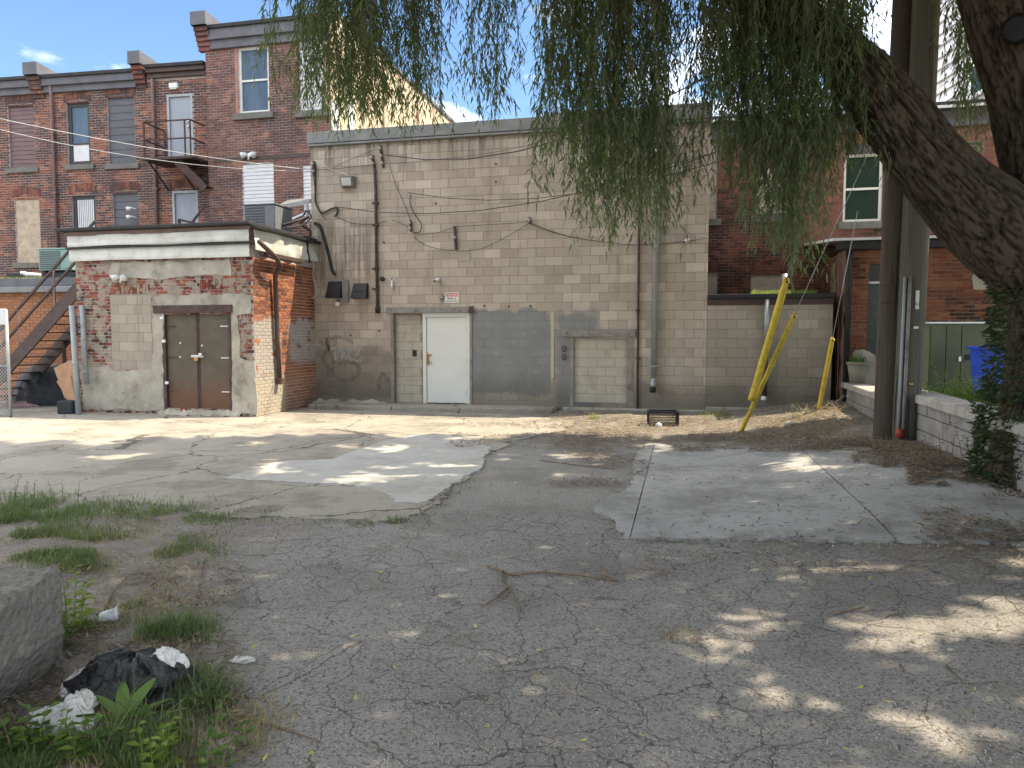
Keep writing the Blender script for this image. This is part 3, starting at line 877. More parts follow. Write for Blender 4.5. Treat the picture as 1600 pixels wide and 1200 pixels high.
# white door
du0, du1, dz0, dz1 = door[0], door[1], door[2], door[3]
mf = MB(); fw = 0.085; wd = -0.05
mf.fbox(W, du0, du0 + fw, -0.15, wd + .03, 0.108, dz1); mf.fbox(W, du1 - fw, du1, -0.15, wd + .03, 0.108, dz1)
mf.fbox(W, du0 + fw, du1 - fw, -0.15, wd + .03, dz1 - .09, dz1); mf.build('door_frame', M['door_white'], big, bevel=.004)
strip(big, 'door_jamb', W, du1 + .004, du1 + .06, -0.001, 0.03, 0.108, beam1[2] - .002, M['steel_beam'], .004)
dleaf = strip(big, 'door', W, du0 + fw + .006, du1 - fw - .006, -0.12, wd, 0.125, dz1 - .096, M['door_white'], 0.003, label='white steel door with a brass pull plate')
lu = du0 + fw + .045
strip(dleaf, 'pull_plate', W, lu - .05, lu + .012, wd, wd + .012, 0.97, 1.27, M['brass'], .003)
mm = MB(); mm.tube([W.P(lu - .02, wd + .01, 1.02), W.P(lu - .02, wd + .06, 1.04), W.P(lu - .02, wd + .06, 1.2), W.P(lu - .02, wd + .01, 1.22)], .012, 8); mm.build('handle', M['brass'], dleaf, True)
for zz in (1.22, 1.05):
    mm = MB(); mm.tube([W.P(lu + .05, wd, zz), W.P(lu + .05, wd + .035, zz)], .03, 14); mm.build('lock', M['steel'], dleaf, True)
for zz in (0.35, 1.1, 1.8):
    mm = MB(); mm.tube([W.P(du1 - fw - .004, wd + .008, zz - .06), W.P(du1 - fw - .004, wd + .008, zz + .06)], .011, 8); mm.build('hinge', M['door_frame_grey'], dleaf, True)
# bricked-up hatch with frame and sill
strip(big, 'hatch_frame', W, hatch[0] - .005, hatch[0] + .075, -0.12, 0.012, hatch[2] - .05, beam2[2] - .002, M['steel_beam'], .004)
strip(big, 'hatch_frame', W, hatch[1] - .065, hatch[1] + .08, -0.12, 0.012, hatch[2] - .05, beam2[2] - .002, M['steel_beam'], .004)
strip(big, 'hatch_backing', W, hatch[0] + .07, hatch[1] - .06, -0.15, -.05, hatch[2], hatch[3], M['infill_mortar'], 0)
fI = W.P(0, -.05, 0)
emit(big, Fr(fI.x, fI.y, 13), courses(hatch[0] + .08, hatch[1] - .07, hatch[2] + .03, hatch[3] - .01, 0.39, 0.19, 0.006, off=.1), 'infill_block', 'infill_blockwork', M['infill'], 60, wf=0.003)
strip(big, 'hatch_sill', W, hatch[0] + .07, hatch[1] - .06, -0.05, 0.0, hatch[2] - .06, hatch[2] + .03, M['rust_dark'], .004)
strip(big, 'footing', W, W.px(880, 640)[0], uR, 0.0, 0.1, 0.0, W.px(950, 637)[1] - .0, M['parge'], .02)
# patch piece on the wall and small stubs, holes
pr = W.rect(717, 388, 735, 408); strip(big, 'repair_patch', W, pr[0], pr[1], 0.0, 0.014, pr[2], pr[3], M['block_low'], .004)
pr = W.rect(861, 487, 866, 591); strip(big, 'timber_batten', W, pr[0], pr[1], 0.0, 0.03, pr[2], pr[3], M['infill'], .004)
for x, y in ((757, 478), (795, 479), (829, 478), (775, 256), (775, 284), (681, 318), (600, 379), (1008, 380), (1064, 303), (1064, 314), (593, 517), (548, 524)):
    u, z = W.px(x, y); mm = MB(); mm.tube([W.P(u, 0.0, z), W.P(u, .02, z)], .022, 8); mm.build('anchor_stub', M['rust_dark'], big)
for x, y in ((902, 545), (902, 558)):
    u, z = W.px(x - 20, y); mm = MB()
    mm.tube([W.P(u + .04 * cos(a), .04, z + .06 * sin(a)) for a in [k * pi / 6 for k in range(13)]], .012, 6, False); mm.build('iron_ring', M['rust_dark'], big, True)
# raised crumbling render at the wall foot, left
def rubble(fr, u0, u1, h, dep, seed):
    m = MB(); n = int((u1 - u0) / .06); vs = []; fs = []
    for i in range(n + 1):
        u = u0 + (u1 - u0) * i / n; e = 0.5 + mnoise.noise((u * 3, seed, 0)) * .9; hh = h * max(.15, e) * min(1, i / 3, (n - i) / 3 + .05)
        for (w, z) in ((0.0, hh + .1), (dep * .35, hh * .8 + .08), (dep * .8, hh * .4 + .04), (dep * 1.25, 0.0)):
            q = .05 * mnoise.noise((u * 9, w * 9 + seed, z * 9)); vs.append(fr.P(u, w + q + .004, max(0, z + q)))
    for i in range(n):
        for k in range(3): fs.append((i * 4 + k, i * 4 + 4 + k, i * 4 + 5 + k, i * 4 + 1 + k))
    m.add(vs, fs); return m
rubble(W, uL, uL + 1.9, .11, .28, 3).build('crumbled_render', M['parge'], big, True, kind='stuff')

# conduit riser with junction hardware, rusty pipe, downspout: fixed parts of the building
def wpipe(parent, name, fr, pts, rad, mat, w=.05, n=10, label=None):
    P = []
    for p in pts:
        u, z = fr.px(p[0], p[1], w if len(p) < 3 else p[2]); P.append(fr.P(u, w if len(p) < 3 else p[2], z))
    m = MB(); m.tube(P, rad, n); return m.build(name, mat, parent, True, label=label)
pc = wpipe(big, 'conduit', W, [(585, 262), (587, 300), (588, 400), (590, 480)], .032, M['rust_dark'])
mm = MB(); u, z = W.px(590, 484, .05); mm.tube([W.P(u, .05, z + .1), W.P(u, .05, z + .02), W.P(u, .05, z - .08)], [.04, .06, .05], 10); mm.build('conduit_cap', M['black'], pc, True)
for y in (318, 352, 420, 452):
    u, z = W.px(588, y); strip(pc, 'pipe_clamp', W, u - .07, u + .07, 0, .09, z - .02, z + .02, M['rust_dark'], .003)
rp = wpipe(big, 'rusty_pipe', W, [(1000, 180), (998, 400), (996, 640)], .022, M['rust_dark'], .04)
for y in (330, 485, 560): 
    u, z = W.px(997, y); strip(rp, 'pipe_clamp', W, u - .05, u + .05, 0, .07, z - .015, z + .015, M['rust_dark'], .003)
ds = wpipe(big, 'downspout', W, [(1030, 186), (1028, 220), (1021, 590)], .062, M['galv'], .09, 14)
wpipe(ds, 'outlet', W, [(1021, 592), (1020, 600, .1), (1020, 606, .13)], .06, M['galv'], .09, 14)
wpipe(ds, 'outlet_boot', W, [(1020, 606, .13), (1020, 612, .17)], .066, M['black'], .13, 14)
for y in (250, 380, 572):
    u, z = W.px(1030 - (y - 186) * .023, y, .09); strip(ds, 'pipe_strap', W, u - .1, u + .1, 0, .16, z - .012, z + .012, M['galv'], .002)
# graffiti: thin pale strokes and faded grey loops, flat paint on the wall
def strokes(parent, fr, name, paths, wid, mat, w, seed=0):
    m = MB()
    for path in paths:
        P = [Vector(fr.px(*p)) for p in path]
        Q = []
        for i in range(len(P) - 1):
            p0 = P[max(i - 1, 0)]; p1 = P[i]; p2 = P[i + 1]; p3 = P[min(i + 2, len(P) - 1)]
            for k in range(6):
                t = k / 6
                Q.append(.5 * ((2 * p1) + (p2 - p0) * t + (2 * p0 - 5 * p1 + 4 * p2 - p3) * t * t + (3 * p1 - p0 - 3 * p2 + p3) * t ** 3))
        Q.append(P[-1]); vs = []; n = len(Q)
        for i, q in enumerate(Q):
            d = (Q[min(i + 1, n - 1)] - Q[max(i - 1, 0)]); d = d.normalized() if d.length > 1e-6 else Vector((1, 0)); nn = Vector((-d.y, d.x)) * wid / 2
            vs += [fr.P(q.x + nn.x, w, q.y + nn.y), fr.P(q.x - nn.x, w, q.y - nn.y)]
        m.add(vs, [(2 * i, 2 * i + 1, 2 * i + 3, 2 * i + 2) for i in range(n - 1)])
    return m.build(name, mat, parent)
def fademat(name, col, lo, hi, k):
    g = G(name)
    b = g.n('ShaderNodeBsdfPrincipled'); g.i(b, 'Base Color', col); b.inputs['Roughness'].default_value = .9
    t = g.n('ShaderNodeBsdfTransparent'); x = g.n('ShaderNodeMixShader')
    g.i(x, 0, g.ss(g.noise(12, 5, .7), lo, hi, 0, k))
    g.t.links.new(t.outputs[0], x.inputs[1]); g.t.links.new(b.outputs[0], x.inputs[2]); g.t.links.new(x.outputs[0], g.o.inputs[0]); return g.m
M['gr_white'] = fademat('faded_white_spray', (.42, .44, .44), .3, .5, .85)
M['gr_grey'] = fademat('faded_grey_spray', (.12, .10, .095), .3, .6, .28)
def gq(x, y): return (490 + x / 8, 490 + y / 8)
strokes(big, W, 'graffiti', [[gq(240, 400), gq(300, 395), gq(270, 520), gq(280, 580)], [gq(240, 405), gq(275, 585), gq(330, 430), gq(345, 560)],
    [gq(310, 380), gq(350, 400), gq(360, 560), gq(380, 470), gq(400, 560)], [gq(395, 320), gq(410, 450), gq(430, 590)], [gq(360, 310), gq(430, 300)],
    [gq(500, 400), gq(440, 470), gq(470, 585), gq(500, 560)], [gq(430, 490), gq(480, 470)],
    [gq(510, 420), gq(560, 395), gq(590, 440), gq(550, 490), gq(600, 520), gq(600, 585), gq(530, 590), gq(515, 530), gq(560, 510)]], .022, M['gr_white'], .0085)
for path_ in ([[gq(50, 340), gq(160, 390), gq(190, 430), gq(160, 300)], [gq(190, 430), gq(120, 560), gq(190, 690), gq(180, 790)],
    [gq(190, 430), gq(250, 560), gq(250, 640)], [gq(250, 640), gq(240, 760), gq(400, 840), gq(540, 790), gq(560, 660), gq(430, 600), gq(300, 640)], [gq(820, 960), gq(820, 850), gq(870, 750), gq(940, 850)],
    [gq(170, 400), gq(190, 310), gq(360, 300), gq(500, 370)]]):
    strokes(big, W, 'faded_graffiti', [path_], .09, M['gr_grey'], .0070)

# ------------------------------------------------------------------ things fixed on the big wall
def wall_light(x, y, lab):
    u, z = W.px(x, y, .1)
    t = thing('wall_light', lab, 'wall light', W.P(u, 0.02, z - .12), 'flood lights on the block wall')
    m = MB(); P = W.P
    a, b = u - .17, u + .17
    vs = [P(a, .005, z - .13), P(b, .005, z - .13), P(b, .005, z + .13), P(a, .005, z + .13), P(a + .02, .13, z - .12), P(b - .02, .13, z - .12), P(b, .2, z + .11), P(a, .2, z + .11)]
    m.add(vs, [(0, 1, 2, 3), (4, 5, 1, 0), (5, 6, 2, 1), (6, 7, 3, 2), (7, 4, 0, 3), (7, 6, 5, 4)]); m.build('housing', M['lamp_body'], t, bevel=.012)
    m = MB(); vs = [P(a + .06, .146, z - .09), P(b - .06, .146, z - .09), P(b - .05, .200, z + .075), P(a + .05, .200, z + .075)]
    vs2 = [v + W.n * .006 for v in vs]
    m.add(vs + vs2, [(4, 5, 6, 7), (0, 1, 5, 4), (1, 2, 6, 5), (2, 3, 7, 6), (3, 0, 4, 7)]); m.build('lens', M['lamp_glass'], t)
wall_light(543, 284, 'bronze flood light high on the block wall near its left corner')
wall_light(1058, 263, 'bronze flood light on the block wall right of the grey downspout')
def camera_at(fr, x, y, lab, dirv=(-.3, -.7, -.3)):
    u, z = fr.px(x, y); p = fr.P(u, 0.01, z)
    t = thing('security_camera', lab, 'camera', p, 'small white cameras on walls')
    d = Vector(dirv).normalized()
    MB().tube([p, p + fr.n * .03], .04, 14).build('mount', M['cam_white'], t, True)
    MB().tube([p + fr.n * .03, p + fr.n * .06 + d * .02, p + fr.n * .06 + d * .13], [.02, .035, .035], 14).build('camera_body', M['cam_white'], t, True)
    MB().tube([p + fr.n * .06 + d * .131, p + fr.n * .06 + d * .136], .026, 14).build('lens', M['black'], t)
camera_at(W, 685, 437, 'small white camera on the block wall above the warning sign')
camera_at(W, 1075, 375, 'small white camera on the block wall right of the downspout', (-.6, -.5, -.35))
# warning sign
sg = W.rect(695, 457, 717, 473)
t = thing('warning_sign', 'small white sign with a red header above the white door', 'sign', W.P((sg[0] + sg[1]) / 2, .01, sg[2]))
strip(t, 'sign_plate', W, sg[0], sg[1], .006, .012, sg[2], sg[3], M['white_paint'], .002)
strip(t, 'sign_header', W, sg[0] + .02, sg[1] - .02, .012, .0135, sg[3] - .09, sg[3] - .015, simple('sign_red', (.55, .12, .12), .6), 0)
def text(parent, s, fr, u, w, z, size, mat, name='lettering'):
    cu = bpy.data.curves.new(name, 'FONT'); cu.body = s; cu.size = size; cu.align_x = 'CENTER'; cu.extrude = .0006; cu.offset = size * .012
    o = bpy.data.objects.new(name, cu); COL.objects.link(o); cu.materials.append(mat); o.parent = parent
    bpy.context.view_layer.update()
    me = bpy.data.meshes.new_from_object(o); bpy.data.objects.remove(o)
    o = bpy.data.objects.new(name, me); COL.objects.link(o); o.parent = parent
    o.location = fr.P(u, w, z) - WLOC[parent.name]; o.rotation_euler = (pi / 2, 0, -math.radians(fr.yaw)); return o
uc = (sg[0] + sg[1]) / 2
text(t, 'WARNING', W, uc, .0145, sg[3] - .072, .058, M['white_paint'])
text(t, 'Smile :)', W, uc, .0135, sg[2] + .075, .07, M['black'])
text(t, 'Camera is On', W, uc, .0135, sg[2] + .022, .05, M['black'])
u, z = W.px(691, 465); t = thing('door_buzzer', 'round dark bell fixed left of the small warning sign', 'bell', W.P(u, .01, z - .05))
MB().tube([W.P(u, .005, z), W.P(u, .03, z), W.P(u, .05, z)], [.06, .06, .035], 16).build('bell_dome', M['lamp_body'], t, True)
MB().tube([W.P(u, .0505, z), W.P(u, .058, z)], .016, 10).build('button', M['steel'], t, True)
# two hooded vents and the panel between them
for (r, lab) in (((514, 440, 535, 466), 'left black hooded vent on the block wall'), ((553, 443, 576, 467), 'right black hooded vent on the block wall, beside the grey panel')):
    a, b, c, d = W.rect(*r)
    t = thing('vent_hood', lab, 'vent', W.P((a + b) / 2, .02, c), 'hooded vents on the block wall')
    m = MB(); P = W.P
    vs = [P(a, .006, c), P(b, .006, c), P(b, .006, d), P(a, .006, d), P(a - .01, .2, c), P(b + .01, .2, c), P(b - .02, .05, d), P(a + .02, .05, d)]
    m.add(vs, [(0, 1, 2, 3), (5, 6, 2, 1), (6, 7, 3, 2), (7, 4, 0, 3), (7, 6, 5, 4)]); m.build('hood', M['black'], t)
    m = MB()
    for k in range(3): m.fbox(W, a + .03, b - .03, .03, .14, c + .04 + k * .06, c + .05 + k * .06)
    m.build('louvre', M['rust_dark'], t)
a, b, c, d = W.rect(536, 438, 546, 473)
t = thing('meter_panel', 'flat grey electrical panel between the two black vents', 'panel', W.P((a + b) / 2, .02, c))
strip(t, 'panel_box', W, a, b, .005, .06, c, d, M['steel_beam'], .005); strip(t, 'panel_door', W, a + .02, b - .02, .0602, .066, c + .03, d - .03, M['coping'], .002)
u, z = W.px(527, 471, .1); t = thing('globe_lamp', 'small white bulb hanging under the left black vent', 'lamp', W.P(u, .1, z - .07))
MB().tube([W.P(u, .02, z + .03), W.P(u, .1, z + .03), W.P(u, .1, z)], .02, 8).build('lamp_arm', M['steel_beam'], t, True)
MB().tube([W.P(u, .1, z + .0), W.P(u, .1, z - .04), W.P(u, .1, z - .09), W.P(u, .1, z - .11)], [.03, .06, .055, .02], 12).build('globe', M['cam_white'], t, True)
u, z = W.px(612, 440, .06); t = thing('antenna', 'small white Y shaped aerial on the block wall', 'antenna', W.P(u, .05, z - .2))
MB().tube([W.P(u, .05, z - .17), W.P(u, .05, z)], .022, 10).build('stem', M['cam_white'], t, True)
for s_ in (-1, 1): MB().tube([W.P(u, .05, z), W.P(u + s_ * .1, .05, z + .11)], .008, 8).build('arm', M['cam_white'], t)
u, z = W.px(598, 436); t = thing('bell_box', 'small round rusty box on the wall right of the conduit', 'box', W.P(u, .01, z - .04))
MB().tube([W.P(u, .004, z), W.P(u, .06, z)], .055, 12).build('box_body', M['rust_dark'], t, True); MB().tube([W.P(u, .0605, z), W.P(u, .068, z)], .03, 10).build('box_lid', M['black'], t)
# cable anchors: racks of insulators
def rack(x0, y0, x1, y1, lab, n=3):
    u0, z0 = W.px(x0, y0); u1, z1 = W.px(x1, y1)
    t = thing('cable_bracket', lab, 'cable bracket', W.P((u0 + u1) / 2, .02, min(z0, z1)), 'iron cable brackets on the block wall')
    m = MB(); m.bar(W.P(u0, .03, z0), W.P(u1, .03, z1), .05, .04, up=W.n); m.build('bracket_bar', M['rust_dark'], t)
    for k in range(n):
        f = (k + .5) / n; u = u0 + (u1 - u0) * f; z = z0 + (z1 - z0) * f
        MB().tube([W.P(u, .055, z), W.P(u, .1, z), W.P(u, .13, z)], [.03, .04, .02], 10).build('insulator', M['ceramic'], t, True)
rack(595, 228, 600, 262, 'tall iron cable bracket with insulators near the roof edge, upper left')
rack(582, 243, 586, 262, 'iron weatherhead bracket on top of the conduit', 2)
rack(642, 345, 643, 362, 'short cable bracket with a bundle of wires, left of centre', 2)
rack(711, 354, 713, 390, 'vertical iron bar bracket above the repair patch', 1)
rack(827, 340, 829, 350, 'tiny bracket where three cables meet mid wall', 1)
rack(491, 252, 492, 275, 'cable bracket at the left corner of the block wall', 2)
# cables
def cable(name_lab, pts, rad=.012, mat=None, sag=0, cat='cable'):
    P = []
    for p in pts:
        if isinstance(p, Vector): P.append(p)
        else:
            w = p[2] if len(p) > 2 else .04
            u, z = W.px(p[0], p[1], w); P.append(W.P(u, w, z))
    Q = []
    for i in range(len(P) - 1):
        p0 = P[max(i - 1, 0)]; p1 = P[i]; p2 = P[i + 1]; p3 = P[min(i + 2, len(P) - 1)]
        for k in range(8):
            t = k / 8
            q = .5 * ((2 * p1) + (p2 - p0) * t + (2 * p0 - 5 * p1 + 4 * p2 - p3) * t * t + (3 * p1 - p0 - 3 * p2 + p3) * t ** 3)
            if sag and len(P) == 2: q = p1.lerp(p2, t)
            if sag and len(P) == 2: q.z -= sag * 4 * t * (1 - t)
            Q.append(q)
    Q.append(P[-1])
    o = MB().tube(Q, rad * .68 if rad < .02 else rad, 6).build('cable', mat or M['cable'], None, True)
    tag(o, name_lab, cat, 'cables around the block wall'); return o
PT = at(1408, -60, 9.8)
cable('thick black service cable rising from the conduit bracket towards the utility poles', [W.P(*(lambda q: (q[0], .1, q[1]))(W.px(606, 244))), at(1412, -75, 9.8)], .017, sag=.95)
cable('pale thin wire running from the tall bracket up to the right', [(607, 256, .06), (760, 240, .06), (900, 208, .06), (1000, 185, .06)], .006)
cable('long cable crossing the wall from the left corner towards the poles', [W.P(*(lambda q: (q[0], .08, q[1]))(W.px(528, 324))), at(1408, 118, 9.8)], .013, sag=.75)
cable('second crossing cable starting at the middle left', [W.P(*(lambda q: (q[0], .08, q[1]))(W.px(640, 302))), at(1408, 148, 9.8)], .011, sag=.62)
cable('cable loop curling down from the crossing cable start', [(641, 303), (641, 320), (650, 338), (658, 350), (656, 362), (646, 363)], .013)
cable('wire dropping diagonally from the conduit bracket', [(608, 256), (617, 285), (632, 320), (642, 345)], .009)
cable('thin wire sagging below the roof edge at the left', [(596, 230), (570, 240), (545, 250), (520, 262)], .007)
cable('cable from corner bracket to the conduit top', [(492, 265), (520, 264), (550, 261), (582, 258)], .008)
cable('bundle of black cables dropping down the left corner of the block wall', [(492, 254), (493, 290), (493, 315), (500, 330), (506, 332), (518, 326), (527, 325), (526, 335), (522, 338)], .02)
cable('loose cable end curling at the left corner', [(488, 262), (491, 285), (494, 318), (503, 336), (508, 341)], .013)
cable('fine white flex from the roof edge down to the left flood light', [(514, 220), (506, 245), (507, 257), (517, 265), (535, 270), (544, 275)], .009, M['cable_white'])
cable('wire drooping past the conduit at mid height, left', [(528, 340), (545, 347), (560, 350), (585, 350), (605, 345)], .011)
cable('wire from the mid height bracket to the bundle', [(612, 344), (625, 348), (640, 357)], .008)
cable('wire swooping from the bundle to the iron bar bracket', [(645, 365), (665, 366), (690, 362), (711, 354)], .008)
cable('long wire from the wire bundle dipping and rising to the middle bracket', [(646, 370), (665, 383), (700, 391), (750, 389), (800, 365), (828, 348)], .009)
cable('nearly straight wire from the iron bar bracket to the middle bracket', [(712, 354), (760, 351), (800, 349), (828, 346)], .008)
cable('wire sagging from the middle bracket towards the right camera', [(828, 348), (870, 364), (920, 375), (1000, 383), (1072, 377)], .009)
cable('twin wire just under the sagging right wire', [(828, 350), (860, 362), (900, 372), (940, 378)], .008)
cable('thick black hose hanging from the shed roof corner to the left vent', [(491, 349), (499, 352), (507, 375), (514, 400), (519, 422), (524, 429)], .035, M['black'])
cable('pale cable running down beside the wall corner', [(481, 350, .1), (486, 375, .1), (491, 400, .1), (489, 430, .1), (494, 450, .1), (493, 462, .1), (484, 467, .1)], .016, M['cable_white'])
cable('bent cable above the right flood light', [(1036, 221), (1052, 238), (1058, 248), (1056, 256)], .014)
cable('short dark wire crossing below the roof behind the leaves, right', [(1034, 216), (1060, 228), (1104, 205)], .009)
cable('slanting wire on the right part of the block wall', [(1000, 275), (1050, 258), (1106, 240)], .009)
cable('thin wire trailing along the right edge below the camera', [(1076, 377), (1104, 372)], .008)
Rw = at(-60, 172, 15); Re = W.P(W.px(492, 267)[0], .08, W.px(492, 267)[1])
cable('upper pale wire crossing in front of the left brick buildings', [Rw, Re], .012, M['cable_white'], sag=.12)
cable('lower pale wire crossing in front of the left brick buildings', [at(-60, 187, 15.2), W.P(W.px(492, 269)[0], .08, W.px(492, 269)[1])], .010, M['cable_white'], sag=.25)

# ------------------------------------------------------------------ low block annex (right of the big wall)
zLow = W.px(1200, 462)[1]
lo = thing('low_block_annex', 'low tan concrete block annex with black gutter and weeds on its roof', 'building', W.P((uR + uLow) / 2, -1.5, 0))
dep = (W.P(uR, 0, 0) - BB.o).dot(BB.n) 
core(lo, W, uR + .002, uLow, 0, zLow, [], M['block_mortar'], depth=dep - .03, w=-.002)
emit(lo, W, courses(uR + .01, uLow - .004, 0.02, zLow - .02, 0.390, 0.1905, 0.007, jit=.004), 'block', 'blockwork', M['block_low'], 110, wf=.003, ch=.003)
strip(lo, 'fascia', W, uR + .0, uLow + .0, .006, .02, zLow - .19, zLow, M['brown_metal'], 0)
strip(lo, 'gutter', W, uR + .01, uLow + .03, .02, .13, zLow - .06, zLow + .035, M['black'], .015)
strip(lo, 'roof', W, uR + .01, uLow, -dep + .05, -.01, zLow + .001, zLow + .03, M['roof_black'], .01)
dsp = wpipe(lo, 'downspout', W, [(1199, 468), (1197, 535)], .05, M['galv'], .09, 12, label='pale upper length of downspout')
wpipe(dsp, 'lower_pipe', W, [(1197, 535), (1194, 620)], .052, M['brown_metal'], .09, 12)
wpipe(dsp, 'outlet', W, [(1194, 620), (1193, 626, .12)], .055, M['cam_white'], .09, 12)
strip(lo, 'footing', W, uR, uLow, 0, .09, 0, .17, M['parge'], .02)
wpipe(lo, 'roof_vent', W, [(1226, 455, -.8), (1226, 428, -.8)], .06, M['galv'], -.8, 12)

# ------------------------------------------------------------------ shed
zS = 3.26; uS0 = SH.px(122, 520)[0]; sdep = 2.65; zRoof = SH.px(250, 356)[1]
sh = thing('brick_shed', 'small brick and render shed with rusty double doors and dented white fascia', 'shed', SH.P(uS0 / 2, -1.3, 0))
sdoor = SH.rect(256, 489, 362, 642)
sdoor = (sdoor[0], sdoor[1], 0.12, sdoor[3])
inf = SH.rect(174, 460, 238, 577)
core(sh, SH, uS0, 0, 0, zS + .5, [sdoor], M['mortar'], reveal=.14)
core(sh, SS, 0, sdep, 0, zS + .5, [], M['mortar'], name='side_wall')
core(sh, Fr(SH.P(uS0, 0, 0).x, SH.P(uS0, 0, 0).y, 13 + 90), -sdep, 0, 0, zS + .5, [], M['mortar'], name='side_wall')
archz = [SH.rect(172, 436, 350, 458)]
pz1 = SH.px(250, 431)[1]
def skf(u, z): return False
emit(sh, SH, courses(uS0 + .004, -.004, .01, zS, .205, .062, .010, [sdoor, inf], jit=.004), 'brick', 'brickwork', M['brick_shed'], 300, wf=.008)
emit(sh, SS, courses(.004, sdep, .01, zS, .205, .062, .010, [], off=.1, jit=.006), 'brick', 'side_brickwork', M['brick_side'], 300, wf=.008)
strip(sh, 'infill_backing', SH, inf[0], inf[1], -.02, .002, inf[2], inf[3], M['infill_mortar'], 0)
emit(sh, SH, courses(inf[0] + .005, inf[1] - .005, inf[2], inf[3], .39, .187, .008, off=.2), 'infill_block', 'infill_blockwork', M['block_low'], 40, wf=.007)
def pg(pts, seed, w=.02, amp=.05, nm='render_patch'):
    P = [SH.px(*p) for p in pts]
    m = MB(); m.fpoly(SH, rough_poly(P, .1, amp, seed), -.01, w); m.build(nm, M['parge'], sh)
pg([(176, 410), (360, 404), (362, 430), (300, 431), (240, 436), (172, 434), (170, 425)], 1)
pg([(240, 462), (357, 458), (394, 462), (392, 488), (362, 490), (362, 478), (246, 480), (246, 489), (256, 489), (257, 640), (131, 640), (128, 574), (170, 570), (176, 578), (240, 578)], 2)
pg([(363, 490), (372, 492), (376, 560), (398, 566), (402, 648), (363, 645)], 3)
soldier(sh, SH, *[SH.px(176, 448)[0], SH.px(234, 448)[0]], SH.px(200, 459)[1], .2, M['brick_shed'], .0, wf=.016)
soldier(sh, SH, *[SH.px(313, 448)[0], SH.px(350, 448)[0]], SH.px(330, 452)[1], .2, M['brick_shed'], .0, wf=.016)
# door frame, leaves
strip(sh, 'door_lintel', SH, SH.px(241, 482)[0], SH.px(364, 482)[0], .0, .05, sdoor[3] - .0, sdoor[3] + .16, M['rust_dark'], .005)
um = (sdoor[0] + sdoor[1]) / 2
mf = MB(); mf.fbox(SH, sdoor[0], sdoor[0] + .06, -.1, .015, .12, sdoor[3]); mf.fbox(SH, sdoor[1] - .06, sdoor[1], -.1, .015, .12, sdoor[3]); mf.build('door_frame', M['rust_dark'], sh)
for (a, b, lab) in ((sdoor[0] + .065, um - .006, 'left rusty door leaf'), (um + .006, sdoor[1] - .065, 'right rusty door leaf')):
    dl = strip(sh, 'door_leaf', SH, a, b, -.09, -.04, .14, sdoor[3] - .02, M['rust_door'], .004, label=lab)
    lft = a < um - .2
    for zz in (.5, 1.2, 1.85):
        if lft: strip(dl, 'hinge', SH, a - .05, a + .22, -.04, -.028, zz - .012, zz + .012, M['rust_dark'], 0)
        else: strip(dl, 'hinge', SH, b - .2, b + .05, -.04, -.028, zz - .012, zz + .012, M['steel'], 0)
    strip(dl, 'meeting_strip', SH, (b - .035) if lft else a, b if lft else (a + .03), -.0398, -.03, .14, sdoor[3] - .02, M['rust_dark'], 0)
lk = SH.px(300, 557); 
strip(sh, 'hasp', SH, um - .16, um + .14, -.039, -.015, lk[1] - .02, lk[1] + .03, M['steel'], .004)
strip(sh, 'padlock', SH, um - .06, um + .03, -.014, .03, lk[1] - .09, lk[1] - .02, M['brass'], .008)
strip(sh, 'padlock', SH, um + .04, um + .12, -.0145, .02, lk[1] + .0, lk[1] + .07, M['steel'], .008)
for x, y in ((254, 497), (257, 533), (262, 598)):
    u, z = SH.px(x, y); strip(sh, 'lock_block', SH, u - .03, u + .05, .015, .05, z - .03, z + .03, M['cam_white'], .008)
for x, y in ((280, 536), (280, 558), (314, 540)):
    u, z = SH.px(x, y); MB().tube([SH.P(u, -.04, z), SH.P(u, -.03, z)], .022, 8).build('rivet', M['steel'], sh)
rubble(SH, sdoor[0] - .1, sdoor[1] + .2, .04, .08, 9).build('rubble_sill', M['parge'], sh, True, kind='stuff')
# fascia bands (dented metal), roof
def dented(fr, u0, u1, z0, z1, w, amp, seed, zslope=0.0):
    m = MB(); nu = int((u1 - u0) / .08); nz = 6; vs = []; fs = []
    for i in range(nu + 1):
        for j in range(nz + 1):
            u = u0 + (u1 - u0) * i / nu; z = z0 + (z1 - z0) * j / nz + zslope * (u - u0)
            d = amp * (mnoise.noise((u * 1.3, z * 2.5, seed)) + .5 * mnoise.noise((u * 4, z * 5, seed)))
            step = -.012 if (j % 3 == 0) else 0
            vs.append(fr.P(u, w + d + step, z + .02 * mnoise.noise((u * .8, 0, seed + 3))))
    for i in range(nu):
        for j in range(nz):
            a = i * (nz + 1) + j; fs.append((a, a + nz + 1, a + nz + 2, a + 1))
    m.add(vs, fs)
    b = len(vs)
    return m
zb1 = SH.px(250, 384)[1]; 
dented(SH, uS0 - .06, .0, zS - .02, zb1 - .03, .10, .012, 1).build('fascia_sheet', M['shed_siding'], sh, True, label='lower white fascia sheet')
dented(SH, uS0 - .06, .02, zb1 + .02, zRoof - .12, .14, .04, 2).build('fascia_sheet', M['shed_siding'], sh, True, label='upper wavy white fascia sheet')
strip(sh, 'drip_edge', SH, uS0 - .1, .02, .0, .16, zb1 - .03, zb1 + .0, M['roof_black'], .005)
strip(sh, 'soffit_board', SH, uS0 - .1, .03, -.05, .12, zRoof - .13, zRoof - .04, M['brown_soffit'], .004)
strip(sh, 'roof', SH, uS0 - .25, .1, -sdep + .02, .26, zRoof - .035, zRoof + .03, M['roof_black'], .012)
dented(SS, -.05, sdep - .1, zS + .12, zRoof - .1, .10, .07, 3).build('fascia_sheet', M['shed_siding'], sh, True, label='dented side fascia sheet with folded metal')
